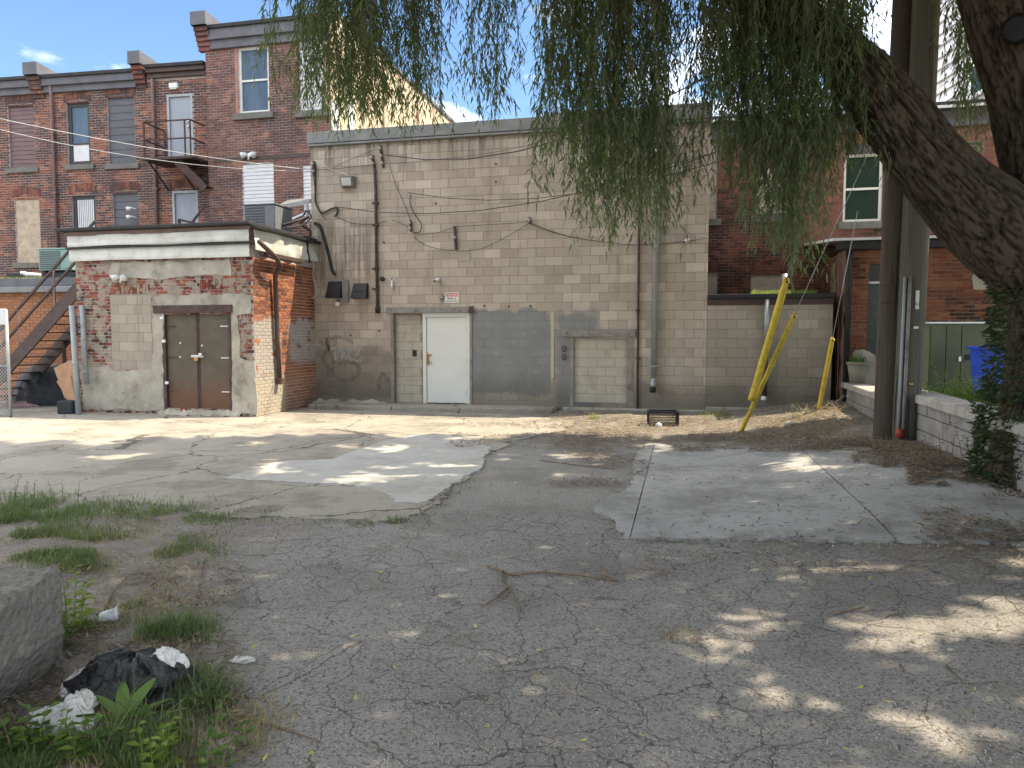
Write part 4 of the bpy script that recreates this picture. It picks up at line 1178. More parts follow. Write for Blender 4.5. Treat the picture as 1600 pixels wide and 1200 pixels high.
strip(sh, 'roof_edge', SS, -.2, sdep - .05, .08, .2, zRoof - .1, zRoof - .038, M['black'], .01)
gtr = strip(sh, 'gutter', SS, .1, 1.7, .09, .2, zS - .0, zS + .1, M['brown_metal'], .015)
def spipe(pts, nm, rad, mat, fr=SS, parent=None, n=10):
    m = MB(); m.tube([fr.P(*p) for p in pts], rad, n); return m.build(nm, mat, parent or sh, True)
spipe([(-.08, .2, zS + .28), (.1, .25, zS + .16), (.42, .3, zS - .02), (.62, .26, zS - .16), (.68, .1, zS - .35), (.74, .08, 1.6), (.8, .08, .75)], 'downpipe', .05, M['brown_metal'])
MB().fbox(SS, .8 - .06, .8 + .06, .02, .14, .62, .74).build('pipe_shoe', M['brown_metal'], sh)
# twin lamp on the shed
def twin_lamp(fr, x, y, lab, s=1.0, grp='twin flood lamps'):
    u, z = fr.px(x, y, .03); t = thing('twin_flood_lamp', lab, 'lamp', fr.P(u, .02, z - .1), grp)
    MB().tube([fr.P(u, .008, z), fr.P(u, .05, z)], .05 * s, 12).build('lamp_base', M['cam_white'], t, True)
    for k in (-1, 1):
        MB().tube([fr.P(u + k * .03 * s, .05, z), fr.P(u + k * .08 * s, .09, z + .01), fr.P(u + k * .16 * s, .15, z - .02)], [.02 * s, .055 * s, .07 * s], 12).build('lamp_head', M['cam_white'], t, True)
    MB().tube([fr.P(u, .05, z), fr.P(u, .09, z - .1 * s)], [.03 * s, .02 * s], 8).build('sensor', M['cam_white'], t, True)
twin_lamp(SH, 191, 434, 'white twin flood lamp on the shed front above the block infill')
# wiring bundle at the shed / wall corner
cable('tangle of black cables at the shed roof beside the block wall', [at(440, 352, 16.4), at(465, 345, 16.6), at(482, 338, 16.9), at(470, 350, 16.8), at(485, 362, 16.9), at(480, 385, 16.9), at(484, 410, 17.0)], .03)
cable('second black cable loop at the shed roof corner', [at(447, 356, 16.4), at(470, 352, 16.7), at(486, 340, 16.9), at(478, 330, 17.0), at(470, 347, 16.8)], .02)
# grey pipes at the left corner of the shed
a_, b_ = at(112, 478, 15.7), at(123, 648, 15.4); 
o = thing('grey_post', 'tall leaning grey pipe post standing at the left corner of the shed', 'post', gp(123, 648))
MB().tube([b_ * 1.0, a_], .055, 14).build('post_pipe', M['grey_pipe'], o, True)
MB().tube([a_.lerp(b_, .52), a_.lerp(b_, .545)], .063, 14).build('coupling', M['grey_pipe'], o, True)
o = thing('grey_pipe', 'shorter grey pipe fixed to the shed wall beside the tall post', 'pipe', at(133, 600, 15.9))
p0, p1 = at(128, 478, 15.75), at(135, 600, 15.7)
MB().tube([p1, p0], .05, 14).build('pipe_length', M['grey_pipe'], o, True)
for f in (.24, .42, .83): MB().tube([p0.lerp(p1, f), p0.lerp(p1, f + .02)], .057, 14).build('pipe_clamp', M['grey_pipe'], o, True)

# ------------------------------------------------------------------ tall brick building
def cornice(parent, fr, u0, u1, zt, h=.45, mat=None, out=.22):
    m = MB(); m.fbox(fr, u0, u1, -.3, out, zt - .1, zt); m.build('eave_board', M['roof_black'], parent, bevel=.01)
    m = MB(); m.fbox(fr, u0, u1, 0, out * .75, zt - h * .62, zt - .1); m.build('cornice', mat or M['cornice'], parent, bevel=.01)
    m = MB(); m.fbox(fr, u0, u1, 0, out * .4, zt - h, zt - h * .62); m.build('cornice_moulding', mat or M['cornice'], parent, bevel=.01)
def party_cap(parent, fr, u, zt, wdt=.4, mat=None, s=1):
    """corbelled end of a party wall with a sloping stone cap"""
    m = MB()
    for k in range(5):
        m.fbox(fr, u - wdt / 2, u + wdt / 2, -.1, .05 + .05 * k, zt - .75 + .12 * k, zt - .75 + .12 * (k + 1) - .01)
    m.build('corbel', mat, parent)
    m = MB(); P = fr.P
    vs = [P(u - wdt / 2 - .03, .34, zt - .14), P(u + wdt / 2 + .03, .34, zt - .14), P(u + wdt / 2 + .03, .34, zt + .22), P(u - wdt / 2 - .03, .34, zt + .22)]
    vs += [P(u - wdt / 2 - .03, -2.5, zt - .14), P(u + wdt / 2 + .03, -2.5, zt - .14), P(u + wdt / 2 + .03, -2.5, zt + .0), P(u - wdt / 2 - .03, -2.5, zt + .0)]
    m.add(vs, [(0, 1, 2, 3), (7, 6, 5, 4), (1, 5, 6, 2), (4, 0, 3, 7), (3, 2, 6, 7)]); m.build('cap_stone', M['cornice'], parent)
uT0 = TB.px(324, 200)[0]; uT1 = TB.px(516, 100)[0]; zTT = TB.px(420, 34)[1]
tb = thing('tall_brick_building', 'tall purple-brown brick building with cream stucco side wall behind the shed', 'building', TB.P((uT0 + uT1) / 2, -6, 0))
w1 = TB.rect(372, 72, 420, 176); w2 = TB.rect(469, 62, 516, 172); w3 = TB.rect(380, 256, 428, 350); w4 = TB.rect(474, 256, 505, 345)
w2 = (w2[0], uT1 - .02, w2[2], w2[3]); w3 = (w3[0], w3[1], w3[2] - .3, w3[3])
th = [w1, w2, w3, w4]
core(tb, TB, uT0, uT1, 0, zTT, th, M['mortar'], depth=None)
emit(tb, TB, courses(uT0, uT1, 2.5, zTT - .5, .205, .062, .011, th, jit=.003), 'brick', 'brickwork', M['brick_tall'], 300, wf=.008)
for r in (w1, w2): soldier(tb, TB, r[0] - .1, r[1] + (.1 if r is w1 else 0), r[3] + .02, .27, M['brick_tall'], .12)
m = MB(); 
TS = Fr(TB.P(uT1, 0, 0).x, TB.P(uT1, 0, 0).y, 13 - 90)
m.fbox(TB, uT1 - .25, uT1 + .0, -13.5, -.002, 0, zTT + .15); m.build('stucco_side_wall', M['stucco'], tb)
m = MB(); m.fbox(TB, uT0, uT1 - .26, -13.5, -.3, 0, zTT - .1); m.build('building_mass', M['mortar_dark'], tb)
m = MB(); m.fbox(TB, uT1 - .32, uT1 + .06, -13.6, .1, zTT + .152, zTT + .3); m.build('parapet_cap', M['cornice'], tb, bevel=.02)
m = MB()
for i in range(3): m.fbox(TB, uT1 + .003, uT1 + .06, -4 - i * 3.2, -3.6 - i * 3.2, 5, zTT - .4)
m.build('buttress', M['stucco'], tb)
cornice(tb, TB, uT0 + .2, uT1 - .02, zTT, .62)
party_cap(tb, TB, uT0 + .02, zTT + .12, .42, M['brick_tall'])
strip(tb, 'window_surround', TB, w1[0] - .09, w1[0] - .001, -.05, .012, w1[2], w1[3], M['wood_red'])
wf1 = sash_window(tb, TB, (w1[0] + .0, w1[1], w1[2], w1[3]), M['white_paint'], rail=.5, fw=.07, label='white sash window with curtain')
strip(wf1, 'curtain', TB, w1[0] + .08, w1[1] - .08, -.2, -.15, w1[2], w1[3], M['curtain'], 0)
strip(tb, 'window_head', TB, w1[0] - .09, w1[1] + .05, -.04, .012, w1[3] + .0, w1[3] + .1, M['wood_red'])
for r in (w1, w2): strip(tb, 'sill', TB, r[0] - .15, min(r[1] + .15, uT1 - .02), -.1, .09, r[2] - .19, r[2] - .01, M['stone'], .015)
boards(tb, TB, w2, 18, M['siding'], w=-.02); boards(tb, TB, w3, 19, M['siding'], w=-.02); boards(tb, TB, w4, 15, M['siding'], w=-.02)
strip(tb, 'brick_band', TB, uT0 + .2, uT1, 0, .025, TB.px(400, 250)[1], TB.px(400, 244)[1], M['brown_metal'])
twin_lamp(TB, 390, 243, 'white twin flood lamp above the boarded window of the tall brick building', 1.3)
for (px, col_) in ((521, 'siding'), (545, 'siding')):
    u = TB.px(px, 180)[0]; m = MB(); m.tube([TB.P(u + .1, .08, 4.5), TB.P(u + .1, .08, TB.px(520, 162)[1])], .1, 10); m.build('corner_pipe', M['siding'], tb, True)
# small lean-to roof and ac unit behind the shed roof
an2 = thing('door_canopy', 'small grey canopy roof on the tall building beside the block wall', 'canopy', TB.P(uT1 - .6, .3, 4.8))
c0 = at(436, 322, 18.6); 
m = MB(); vs = [at(437, 320, 19.3), at(484, 312, 18.2), at(484, 318, 18.2), at(437, 327, 19.3), at(450, 312, 20.3), at(492, 309, 19.6), at(492, 315, 19.6), at(450, 318, 20.3)]
m.add(vs, [(0, 1, 2, 3), (7, 6, 5, 4), (4, 5, 1, 0), (3, 2, 6, 7), (1, 5, 6, 2), (0, 3, 7, 4)]); m.build('canopy_roof', M['coping'], an2)
MB().bar(at(440, 350, 19.3), at(484, 330, 18.4), .05).build('canopy_strut', M['galv'], an2)
MB().bar(at(480, 316, 18.3), at(482, 352, 18.3), .05).build('canopy_post', M['galv'], an2)
def ac_unit(name, lab, fr, r, depth, body, grille, w0=0.0, lid=None):
    a, b, c, d = r
    t = thing(name, lab, 'air conditioner', fr.P((a + b) / 2, w0 - depth / 2, c))
    strip(t, 'casing', fr, a, b, w0 - depth, w0, c, d, body, .02)
    n = 9
    for i in range(n):
        z = c + .06 + (d - c - .12) * i / (n - 1)
        strip(t, 'grille_bar', fr, a + .04, a + (b - a) * .66, w0 + .0005, w0 + .012, z - .012, z + .012, grille, 0)
    strip(t, 'service_panel', fr, a + (b - a) * .7, b - .03, w0 + .0005, w0 + .01, c + .05, d - .05, body, .003)
    strip(t, 'lid', fr, a - .02, b + .02, w0 - depth - .02, w0 + .02, d + .001, d + .035, lid or body, .008)
    for q in (a + .05, b - .15): strip(t, 'foot', fr, q, q + .1, w0 - depth + .05, w0 - .05, c - .05, c - .001, M['black'], .004)
    return t
ra = SH.px(381, 336, -1.7); rb_ = SH.px(430, 336, -1.7)
ac_unit('ac_unit', 'grey air conditioner on the shed roof', Fr(SH.P(0, -1.7, 0).x, SH.P(0, -1.7, 0).y, 13), (ra[0], rb_[0], zRoof + .085, zRoof + .085 + .62), .75, M['ac'], M['ac_dark'])

# ------------------------------------------------------------------ brick row on the left
uR0 = RB.px(-30, 300)[0]; uR1 = RB.px(326, 200)[0]; zRT = RB.px(160, 114)[1]
rb = thing('brick_row_building', 'long sooty red brick building with boarded windows on the far left', 'building', RB.P((uR0 + uR1) / 2, -4, 0))
R_ = RB.rect
rw = {'sl': R_(14, 165, 54, 262), 'v1': R_(105, 160, 141, 257), 's2': R_(169, 152, 211, 256), 'd1': R_(262, 147, 302, 247),
      'p1': R_(25, 310, 63, 411), 'v2': R_(113, 305, 150, 365), 's3': R_(177, 302, 217, 355), 'd2': R_(270, 298, 310, 356)}
rw['v2'] = (rw['v2'][0], rw['v2'][1], rw['v2'][2] - 1.0, rw['v2'][3]); rw['s3'] = (rw['s3'][0], rw['s3'][1], rw['s3'][2] - 1.1, rw['s3'][3]); rw['d2'] = (rw['d2'][0], rw['d2'][1], rw['d2'][2] - 1., rw['d2'][3])
hl = list(rw.values())
core(rb, RB, uR0, uR1, 0, zRT, hl, M['mortar'], depth=8)
emit(rb, RB, courses(uR0, uR1, 2.3, zRT - .35, .205, .062, .012, hl, jit=.003), 'brick', 'brickwork', M['brick_row'], 300, wf=.008)
for k, v in rw.items():
    if k != 'd1': soldier(rb, RB, v[0] - .08, v[1] + .08, v[3] + .02, .24, M['brick_row'], .1)
for k in ('sl', 'v1', 's2', 'p1'):
    v = rw[k]; strip(rb, 'sill', RB, v[0] - .12, v[1] + .12, -.1, .07, v[2] - .16, v[2] - .01, M['stone'], .01)
boards(rb, RB, rw['sl'], 14, M['mauve_siding'], w=-.05); boards(rb, RB, rw['s2'], 9, M['grey_siding'], w=-.05); boards(rb, RB, rw['s3'], 9, M['grey_siding'], w=-.05)
f = sash_window(rb, RB, rw['v1'], M['wood_dark'], rail=.34, fw=.11, label='upper sash window in a dark wooden frame, lower sash open')
strip(f, 'blind', RB, rw['v1'][0] + .13, rw['v1'][1] - .13, -.085, -.082, rw['v1'][2] + .1, rw['v1'][2] + .6, M['siding'], 0)
f = sash_window(rb, RB, rw['v2'], M['wood_dark'], rail=.5, fw=.1, label='lower window with slatted white blind')
for k in range(9):
    a = rw['v2'][0] + .12; b = rw['v2'][1] - .12; u = a + (b - a) * (k + .5) / 9
    strip(f, 'blind_slat', RB, u - .025, u + .02, -.085, -.08, rw['v2'][2] + .2, rw['v2'][3] - .12, M['siding'], 0)
strip(rb, 'plywood_board', RB, rw['p1'][0], rw['p1'][1], -.06, -.02, rw['p1'][2], rw['p1'][3], M['plywood'], .003)
for k in ('d1', 'd2'):
    v = rw[k]; mf = MB(); mf.fbox(RB, v[0], v[0] + .07, -.1, .015, v[2], v[3]); mf.fbox(RB, v[1] - .07, v[1], -.1, .015, v[2], v[3]); mf.fbox(RB, v[0] + .07, v[1] - .07, -.1, .015, v[3] - .07, v[3]); mf.build('door_frame', M['door_frame_grey'], rb)
    dd = strip(rb, 'door', RB, v[0] + .075, v[1] - .075, -.09, -.03, v[2] + .01, v[3] - .075, M['grey_door'], .003, label=('upper pale grey door at the balcony' if k == 'd1' else 'lower pale grey door'))
    for zz in (v[2] + .9, v[2] + 1.05): MB().tube([RB.P(v[1] - .16, -.03, zz), RB.P(v[1] - .16, .02, zz)], .035, 10).build('door_knob', M['steel'], dd, True)
cornice(rb, RB, uR0, RB.px(214, 110)[0], zRT, .5); cornice(rb, RB, RB.px(232, 110)[0], uR1, zRT + .08, .36, M['brown_metal'])
party_cap(rb, RB, RB.px(60, 110)[0], zRT + .12, .42, M['brick_row']); party_cap(rb, RB, RB.px(221, 110)[0], zRT + .22, .34, M['brick_row'])
for (x0, x1) in ((79, 90), (236, 249)):
    u0_ = RB.px(x0, 140, .08)[0]; u1_ = RB.px(x1, 380, .08)[0]; um_ = (u0_ + u1_) / 2
    dp = MB().tube([RB.P(um_, .1, zRT - .3), RB.P(um_, .08, zRT - .6), RB.P(um_, .08, 2.6)], .05, 10).build('downpipe', M['downpipe_row'], rb, True)
    for zz in (4.2, 6, 7.8): strip(dp, 'pipe_clamp', RB, um_ - .08, um_ + .08, 0, .14, zz - .02, zz + .02, M['downpipe_row'], 0)
u, z = RB.px(274, 136); t = thing('bulkhead_lamp', 'small white lamp above the upper grey door of the brick row', 'lamp', RB.P(u, .02, z - .1))
strip(t, 'lamp_housing', RB, u - .14, u + .14, .008, .12, z - .06, z + .09, M['cam_white'], .02); strip(t, 'lamp_lens', RB, u - .1, u + .1, .02, .11, z - .09, z - .061, M['lamp_glass'], .005)
for x, y in ((209, 328), (209, 341)):
    u, z = RB.px(x, y); t = thing('wall_spotlight', ('upper' if y < 335 else 'lower') + ' of two small white spot lamps on the grey boarded window', 'lamp', RB.P(u, .02, z), 'white spot lamps on the brick row')
    MB().tube([RB.P(u + .12, .0, z), RB.P(u + .05, .12, z + .03)], .02, 8).build('lamp_arm', M['cam_white'], t, True); MB().tube([RB.P(u + .06, .12, z + .03), RB.P(u - .1, .18, z)], [.03, .07], 10).build('lamp_head', M['cam_white'], t, True)
# balcony and its stair on the row
fe = thing('fire_escape_balcony', 'black iron balcony and stair below the upper grey door', 'fire escape', RB.P(*(lambda q: (q[0], .5, q[1]))(RB.px(262, 250))))
b0, b1 = RB.px(228, 246, .9)[0], RB.px(300, 246, .9)[0]; zb = RB.px(262, 246, .9)[1]
strip(fe, 'platform', RB, b0 - .05, b1 + .1, .02, 1.0, zb - .07, zb, M['rust_dark'], .005)
for (u_, w_) in ((b0, .95), (b0 + .02, .06), ((b0 + b1) / 2 + .55, .95), (b1, .95)): MB().bar(RB.P(u_, w_, zb), RB.P(u_, w_, zb + 1.0), .035).build('baluster', M['rust_dark'], fe)
for zz in (zb + .5, zb + 1.0):
    MB().bar(RB.P(b0, .95, zz), RB.P(b1, .95, zz), .035).build('rail', M['rust_dark'], fe)
    MB().bar(RB.P(b0, .05, zz), RB.P(b0, .95, zz), .035).build('rail', M['rust_dark'], fe)
    MB().bar(RB.P(b1, .95, zz), RB.P(b1 + .02, .3, zz), .035).build('rail', M['rust_dark'], fe)
for uu in (b0 + .1, b1 - .5):
    MB().bar(RB.P(uu, .95, zb - .08), RB.P(uu, .05, zb - .75), .04).build('brace', M['rust_dark'], fe)
for ww in (.25, .85):
    MB().bar(RB.P(b1 - .5, ww, zb - .1), RB.P(b1 + .35, ww, zb - .9), .22, .05, up=RB.n).build('stair_stringer', M['rust_dark'], fe)
for k in range(4):
    f_ = (k + .5) / 4; MB().box(RB.P(b1 - .5 + .85 * f_, .55, zb - .1 - .8 * f_), (.22, .56, .02), (RB.u, RB.n, Vector((0, 0, 1)))).build('tread', M['rust_dark'], fe)
# ladder rail stump above shed roof
o = thing('iron_handrail', 'black iron stair rail rising behind the shed roof', 'handrail', at(300, 350, 20.5))
MB().bar(at(279, 343, 20.5), at(318, 352, 20.5), .06).build('rail', M['rust_dark'], o); MB().bar(at(297, 352, 20.5), at(322, 318, 20.5), .05).build('rail', M['rust_dark'], o); MB().bar(at(280, 344, 20.5), at(281, 358, 20.5), .06).build('post', M['rust_dark'], o)

# ------------------------------------------------------------------ orange annex on the far left
uA0 = AN.px(-40, 550)[0]; uA1 = AN.px(136, 520)[0]; zA = AN.px(60, 451)[1]
an = thing('orange_brick_annex', 'low orange brick annex with grey gutter behind the iron staircase', 'building', AN.P((uA0 + uA1) / 2, -1.5, 0))
core(an, AN, uA0, uA1, 0, zA, [], M['mortar_annex'], depth=3.6)
emit(an, AN, courses(uA0, uA1, .02, zA - .02, .21, .065, .010, [], jit=.002), 'brick', 'brickwork', M['brick_annex'], 300, wf=.006)
strip(an, 'gutter', AN, uA0, uA1, .006, .14, zA - .1, zA + .05, M['coping'], .02)
strip(an, 'fascia', AN, uA0, uA1, -.1, .1, zA + .055, zA + .25, M['cornice'], .01)
strip(an, 'roof', AN, uA0, uA1, -3.5, -.1, zA + .2, zA + .29, M['roof_black'], .01)
strip(an, 'roof_curb', AN, AN.px(10, 432, -1.2)[0], AN.px(118, 432, -1.2)[0], -1.5, -1.2, zA + .291, zA + .5, M['roof_black'], .01)
zr_ = zA + .56
rA = AN.px(60, 400, -1.2)[0], AN.px(112, 400, -1.2)[0]
ac_unit('ac_unit', 'pale green air conditioner on the roof of the orange annex', Fr(AN.P(0, -1.2, 0).x, AN.P(0, -1.2, 0).y, 10), (rA[0], rA[1], zr_, zr_ + .55), .7, M['ac_green'], M['ac_dark'], lid=M['ac_green'])
o = thing('roof_pipe', 'short white pipe lying on the annex roof', 'pipe', at(50, 429, 19)); MB().tube([at(38, 428, 18.9), at(63, 430, 18.9)], .05, 10).build('pipe_length', M['cam_white'], o, True); MB().tube([at(36, 429, 18.9), at(36, 424, 18.9)], .06, 10).build('pipe_elbow', M['cam_white'], o, True)
# staircase
sc = thing('iron_staircase', 'brown iron staircase climbing to the right in front of the orange annex', 'staircase', at(60, 630, 16.8))
dS = Vector((cos(math.radians(10)), -sin(math.radians(10)), 0)); nS = Vector((sin(math.radians(10)), cos(math.radians(10)), 0))
s0 = at(18, 568, 16.5); s1 = at(124, 449, 16.5 - .3)
lo_ = s0 + (s0 - s1) * .62; hi_ = s1 + (s1 - s0) * .25
for k in (0, 1):
    MB().bar(lo_ + nS * .95 * k, hi_ + nS * .95 * k, .05, .27, up=Vector((0, 0, 1))).build('stringer', M['brown_metal'], sc)
nT = 17
for k in range(nT):
    p = lo_.lerp(hi_, (k + .5) / nT) + nS * .475 + Vector((0, 0, -.02))
    MB().box(p, (.25, .88, .025), (dS, nS, Vector((0, 0, 1)))).build('tread', M['brown_metal'], sc)
up = Vector((0, 0, 1))
for zz in (.62, 1.0): MB().bar(lo_ + up * zz, hi_ + up * zz, .045).build('handrail', M['brown_metal'], sc)
for f_ in (.12, .4, .68, .93): MB().bar(lo_.lerp(hi_, f_), lo_.lerp(hi_, f_) + up * 1.0, .035).build('rail_post', M['downpipe_row'], sc)
MB().bar(lo_.lerp(hi_, .5) + nS * .9, Vector((lo_.lerp(hi_, .5).x, lo_.lerp(hi_, .5).y, 0)) + nS * .9, .06).build('prop', M['brown_metal'], sc)
# fence
fn = thing('chain_link_fence', 'chain link fence panel with galvanised end post at the left edge', 'fence', gp(17, 652))
fp = gp(17, 652); fl = fp + Vector((-1.3, .12, 0)); zf = at(14, 484, fp.y).z
for q in (fp, fl): MB().tube([q, q + up * zf], .03, 10).build('fence_post', M['galv'], fn, True)
for zz in (.06, zf * .48, zf - .03): MB().tube([fp + up * zz, fl + up * zz], .02, 8).build('fence_rail', M['galv'], fn, True)
m = MB(); dF = (fl - fp); Lf = dF.length; dF.normalize(); st_ = .07
k = -int(zf / st_)
while k * st_ < Lf:
    for sgn in (1, -1):
        a0 = k * st_; pts = []
        t0 = max(0, -a0) ; t1 = min(zf - .05, Lf - a0)
        if t1 > t0:
            za, zb_ = (t0, t1) if sgn == 1 else (zf - .05 - t0, zf - .05 - t1)
            m.bar(fp + dF * (a0 + t0) + up * za, fp + dF * (a0 + t1) + up * zb_, .006)
    k += 1
m.build('wire_mesh', M['galv'], fn, kind='stuff')
strip(fn, 'privacy_panel', Fr(fp.x, fp.y - .0, -175 + 180), -.22, .0, -.03, .03, zf - .3, zf + .02, M['siding'], .01)
# junk under the stair
def crumple(name, c, size, mat, seed, lab=None, cat=None, parent=None, sub=4, amp=.35, fr=3.0, flat=.0, kind=None, group=None):
    import bmesh
    bm = bmesh.new(); bmesh.ops.create_icosphere(bm, subdivisions=sub, radius=1)
    for v in bm.verts:
        p = v.co.copy(); o_ = Vector((seed * 7.3, seed * 3.1, seed))
        d = 1 + amp * mnoise.noise(p * fr * .7 + o_) + amp * .38 * (abs(mnoise.noise(p * fr * 1.6 + o_)) * -2 + .4) + amp * .2 * (abs(mnoise.noise(p * fr * 4 + o_)) * -2 + .4)
        v.co = Vector((p.x * size[0] * d, p.y * size[1] * d, max(-.02, (p.z + .25) * size[2] * d)))
    me = bpy.data.meshes.new(name); bm.to_mesh(me); bm.free(); me.materials.append(mat)
    me.polygons.foreach_set('use_smooth', [True] * len(me.polygons))
    o = bpy.data.objects.new(name, me); COL.objects.link(o); o.location = c if parent is None else Vector(c) - WLOC[parent.name]
    if parent: o.parent = parent
    return tag(o, lab, cat, group, kind)
crumple('tarp_heap', gp(78, 632), (.75, .5, .75), M['tarp'], 3, 'dark tarpaulin heap under the iron staircase', 'tarp', sub=5, amp=.18, fr=1.6)
crumple('blanket', gp(30, 634), (.55, .35, .1), M['cloth_pink'], 5, 'crumpled pink striped blanket on the ground by the fence', 'blanket', sub=4, amp=.3)
for (P4, lab) in ((((84, 575, 16.4), (112, 562, 16.2), (122, 640, 15.9), (100, 620, 16.2)), 'upper sheet of grey cardboard leaning by the grey post'), (((88, 596, 16.1), (110, 588, 15.9), (121, 645, 15.6), (117, 640, 15.7)), 'brown cardboard sheet leaning by the grey post')):
    m = MB(); vs = [at(*p) for p in P4]; vs += [v + Vector((.02, .03, .01)) for v in vs]; m.add(vs, [(0, 1, 2, 3), (7, 6, 5, 4), (0, 4, 5, 1), (1, 5, 6, 2), (2, 6, 7, 3), (3, 7, 4, 0)])
    o = m.build('cardboard_sheet', M['cardboard']); tag(o, lab, 'cardboard', 'cardboard under the staircase')
m = MB(); q = gp(108, 646); m.box(q + Vector((0, 0, .14)), (.34, .3, .28)); o = m.build('black_crate', M['tarp'], bevel=.03); tag(o, 'small dark box on the ground left of the grey post', 'box')
# ------------------------------------------------------------------ brick building right
uB0 = BB.px(1098, 300)[0]; uB1 = BB.px(1720, 300)[0]; zB = BB.px(1300, 178)[1]
bb = thing('brick_building_right', 'dark red brick building behind the willow with a white sash window', 'building', BB.P((uB0 + uB1) / 2, -4, 0))
B_ = BB.rect
bw1 = B_(1318, 240, 1379, 346); bi1 = B_(1181, 262, 1231, 336); bi2 = B_(1173, 427, 1226, 470); bi3 = B_(1104, 222, 1121, 342); bw2 = B_(1498, 222, 1534, 300); bw3 = B_(1440, 290, 1466, 328); bi4 = B_(1104, 428, 1121, 470)
bh = [bw1, bi1, bi2, bi3, bw2, bw3, bi4]
core(bb, BB, uB0, uB1, 0, zB, bh, M['mortar_dark'], depth=9)
emit(bb, BB, courses(uB0, uB1, 1.9, zB - .25, .205, .062, .011, bh, jit=.003), 'brick', 'brickwork', M['brick_right'], 300, wf=.008)
for r in (bi1, bi2, bi3, bi4):
    strip(bb, 'infill_backing', BB, r[0], r[1], -.1, -.03, r[2], r[3], M['infill_mortar'], 0)
    q = BB.P(0, -.03, 0); emit(bb, Fr(q.x, q.y, 13), courses(r[0] + .005, r[1] - .005, r[2], r[3], .39, .19, .007), 'infill_block', 'infill_blockwork', M['infill'], 20, wf=.005)
    soldier(bb, BB, r[0] - .05, r[1] + .05, r[3] + .02, .22, M['brick_right'], .05)
for r in (bi1, bi3, bw1): strip(bb, 'sill', BB, r[0] - .1, r[1] + .1, -.1, .06, r[2] - .17, r[2] - .005, M['stone'], .01)
strip(bb, 'window_trim', BB, bw1[0] - .0, bw1[1] + .18, -.02, .02, bw1[3] - .0, bw1[3] + .22, M['wood_dark'], .004)
strip(bb, 'window_trim', BB, bw1[1] + .002, bw1[1] + .18, -.02, .02, bw1[2], bw1[3] - .002, M['wood_dark'], .004)
sash_window(bb, BB, bw1, M['white_paint'], M['glass_dark'], rail=.49, fw=.06, label='white vinyl sash window')
sash_window(bb, BB, bw2, M['green_box'], M['glass'], rail=.5, fw=.09, label='green framed window half behind the willow limb')
sash_window(bb, BB, bw3, M['white_paint'], M['glass'], rail=.5, fw=.05, label='small white window just right of the poles')
strip(bb, 'eave', BB, uB0, uB1, -.4, .3, zB - .1, zB + .04, M['roof_black'], .01); strip(bb, 'eave_trim', BB, uB0, uB1, .3, .33, zB - .11, zB - .05, M['siding'], .004)
strip(bb, 'frieze_board', BB, uB0, uB1, .012, .08, zB - .45, zB - .11, M['cornice'], .004)
# white sided building far behind, seen end-on
wx = at(1458, 100, 26.5).x
WS = Fr(wx, 26.5, 90)   # face looks towards -x, u runs towards the yard
ws = thing('white_sided_building', 'tall white lap-sided building far behind the brick one, upper right', 'building', WS.P(2.5, -2, 0))
MB().fbox(WS, 0, 5.6, -6, -.03, 0, 15.5).build('building_mass', M['siding'], ws)
for i in range(21):
    z0_ = 7.2 + i * .4; P = WS.P
    m = MB(); m.add([P(0, -.02, z0_), P(5.6, -.02, z0_), P(5.6, .09, z0_), P(0, .09, z0_), P(0, -.02, z0_ + .39), P(5.6, -.02, z0_ + .39), P(5.6, .0, z0_ + .39), P(0, .0, z0_ + .39)], [(0, 1, 2, 3), (7, 6, 5, 4), (4, 5, 1, 0), (6, 7, 3, 2), (5, 6, 2, 1), (7, 4, 0, 3)])
    m.build('siding_board', M['siding'], ws)
sash_window(ws, WS, (2.4, 3.7, 9.2, 11.2), M['white_paint'], M['glass_dark'], w=.14, fw=.1, label='large window in the white siding')

# ------------------------------------------------------------------ orange brick extension on the terrace
uE1 = EX.px(1700, 500)[0]; zE0 = .7; zE = EX.px(1400, 388)[1]
ex = thing('brick_extension', 'single storey orange brick extension with dark door and roof edge whitened as if sunlit', 'building', EX.P(uE1 / 2, -1.9, zE0))
ed = EX.rect(1355, 443, 1392, 596); et = EX.rect(1355, 412, 1392, 443)
ed = (ed[0], ed[1] + .35, zE0, ed[3]); et = (ed[0], ed[1], ed[3], et[3])
core(ex, EX, 0, uE1, 0, zE, [(ed[0], ed[1], ed[2], et[3])], M['mortar_dark'])
emit(ex, EX, courses(.004, uE1, .5, zE - .02, .205, .062, .011, [(ed[0], ed[1], ed[2], et[3])], jit=.004), 'brick', 'brickwork', M['brick_ext'], 300, wf=.008)
EXS = Fr(EX.o.x, EX.o.y, 13 + 90)    # left side, faces -u
edep = 3.6
core(ex, EXS, -edep, 0, 0, zE, [], M['mortar_dark'], name='side_wall')
emit(ex, EXS, courses(-edep, -.004, .02, zE - .02, .205, .062, .011, [], off=.1, jit=.006), 'brick', 'side_brickwork', M['brick_right'], 260, wf=.008)
MB().fbox(EX, .06, uE1, -edep, -.2, .1, zE - .05).build('building_mass', M['mortar_dark'], ex)
strip(ex, 'transom_panel', EX, et[0], et[1], -.1, -.04, et[2] + .05, et[3], M['wood_dark'], .004)
strip(ex, 'door_head', EX, et[0], et[1], -.1, -.03, et[2] - .0, et[2] + .045, M['siding'], .004)
dd = strip(ex, 'door', EX, ed[0] + .05, ed[1] - .02, -.1, -.04, ed[2] + .02, ed[3] - .01, simple('dark_green_door', (.06, .075, .07), .5), .004)
strip(ex, 'door_frame', EX, ed[0], ed[0] + .048, -.1, .01, ed[2], ed[3], M['wood_dark'], .003)
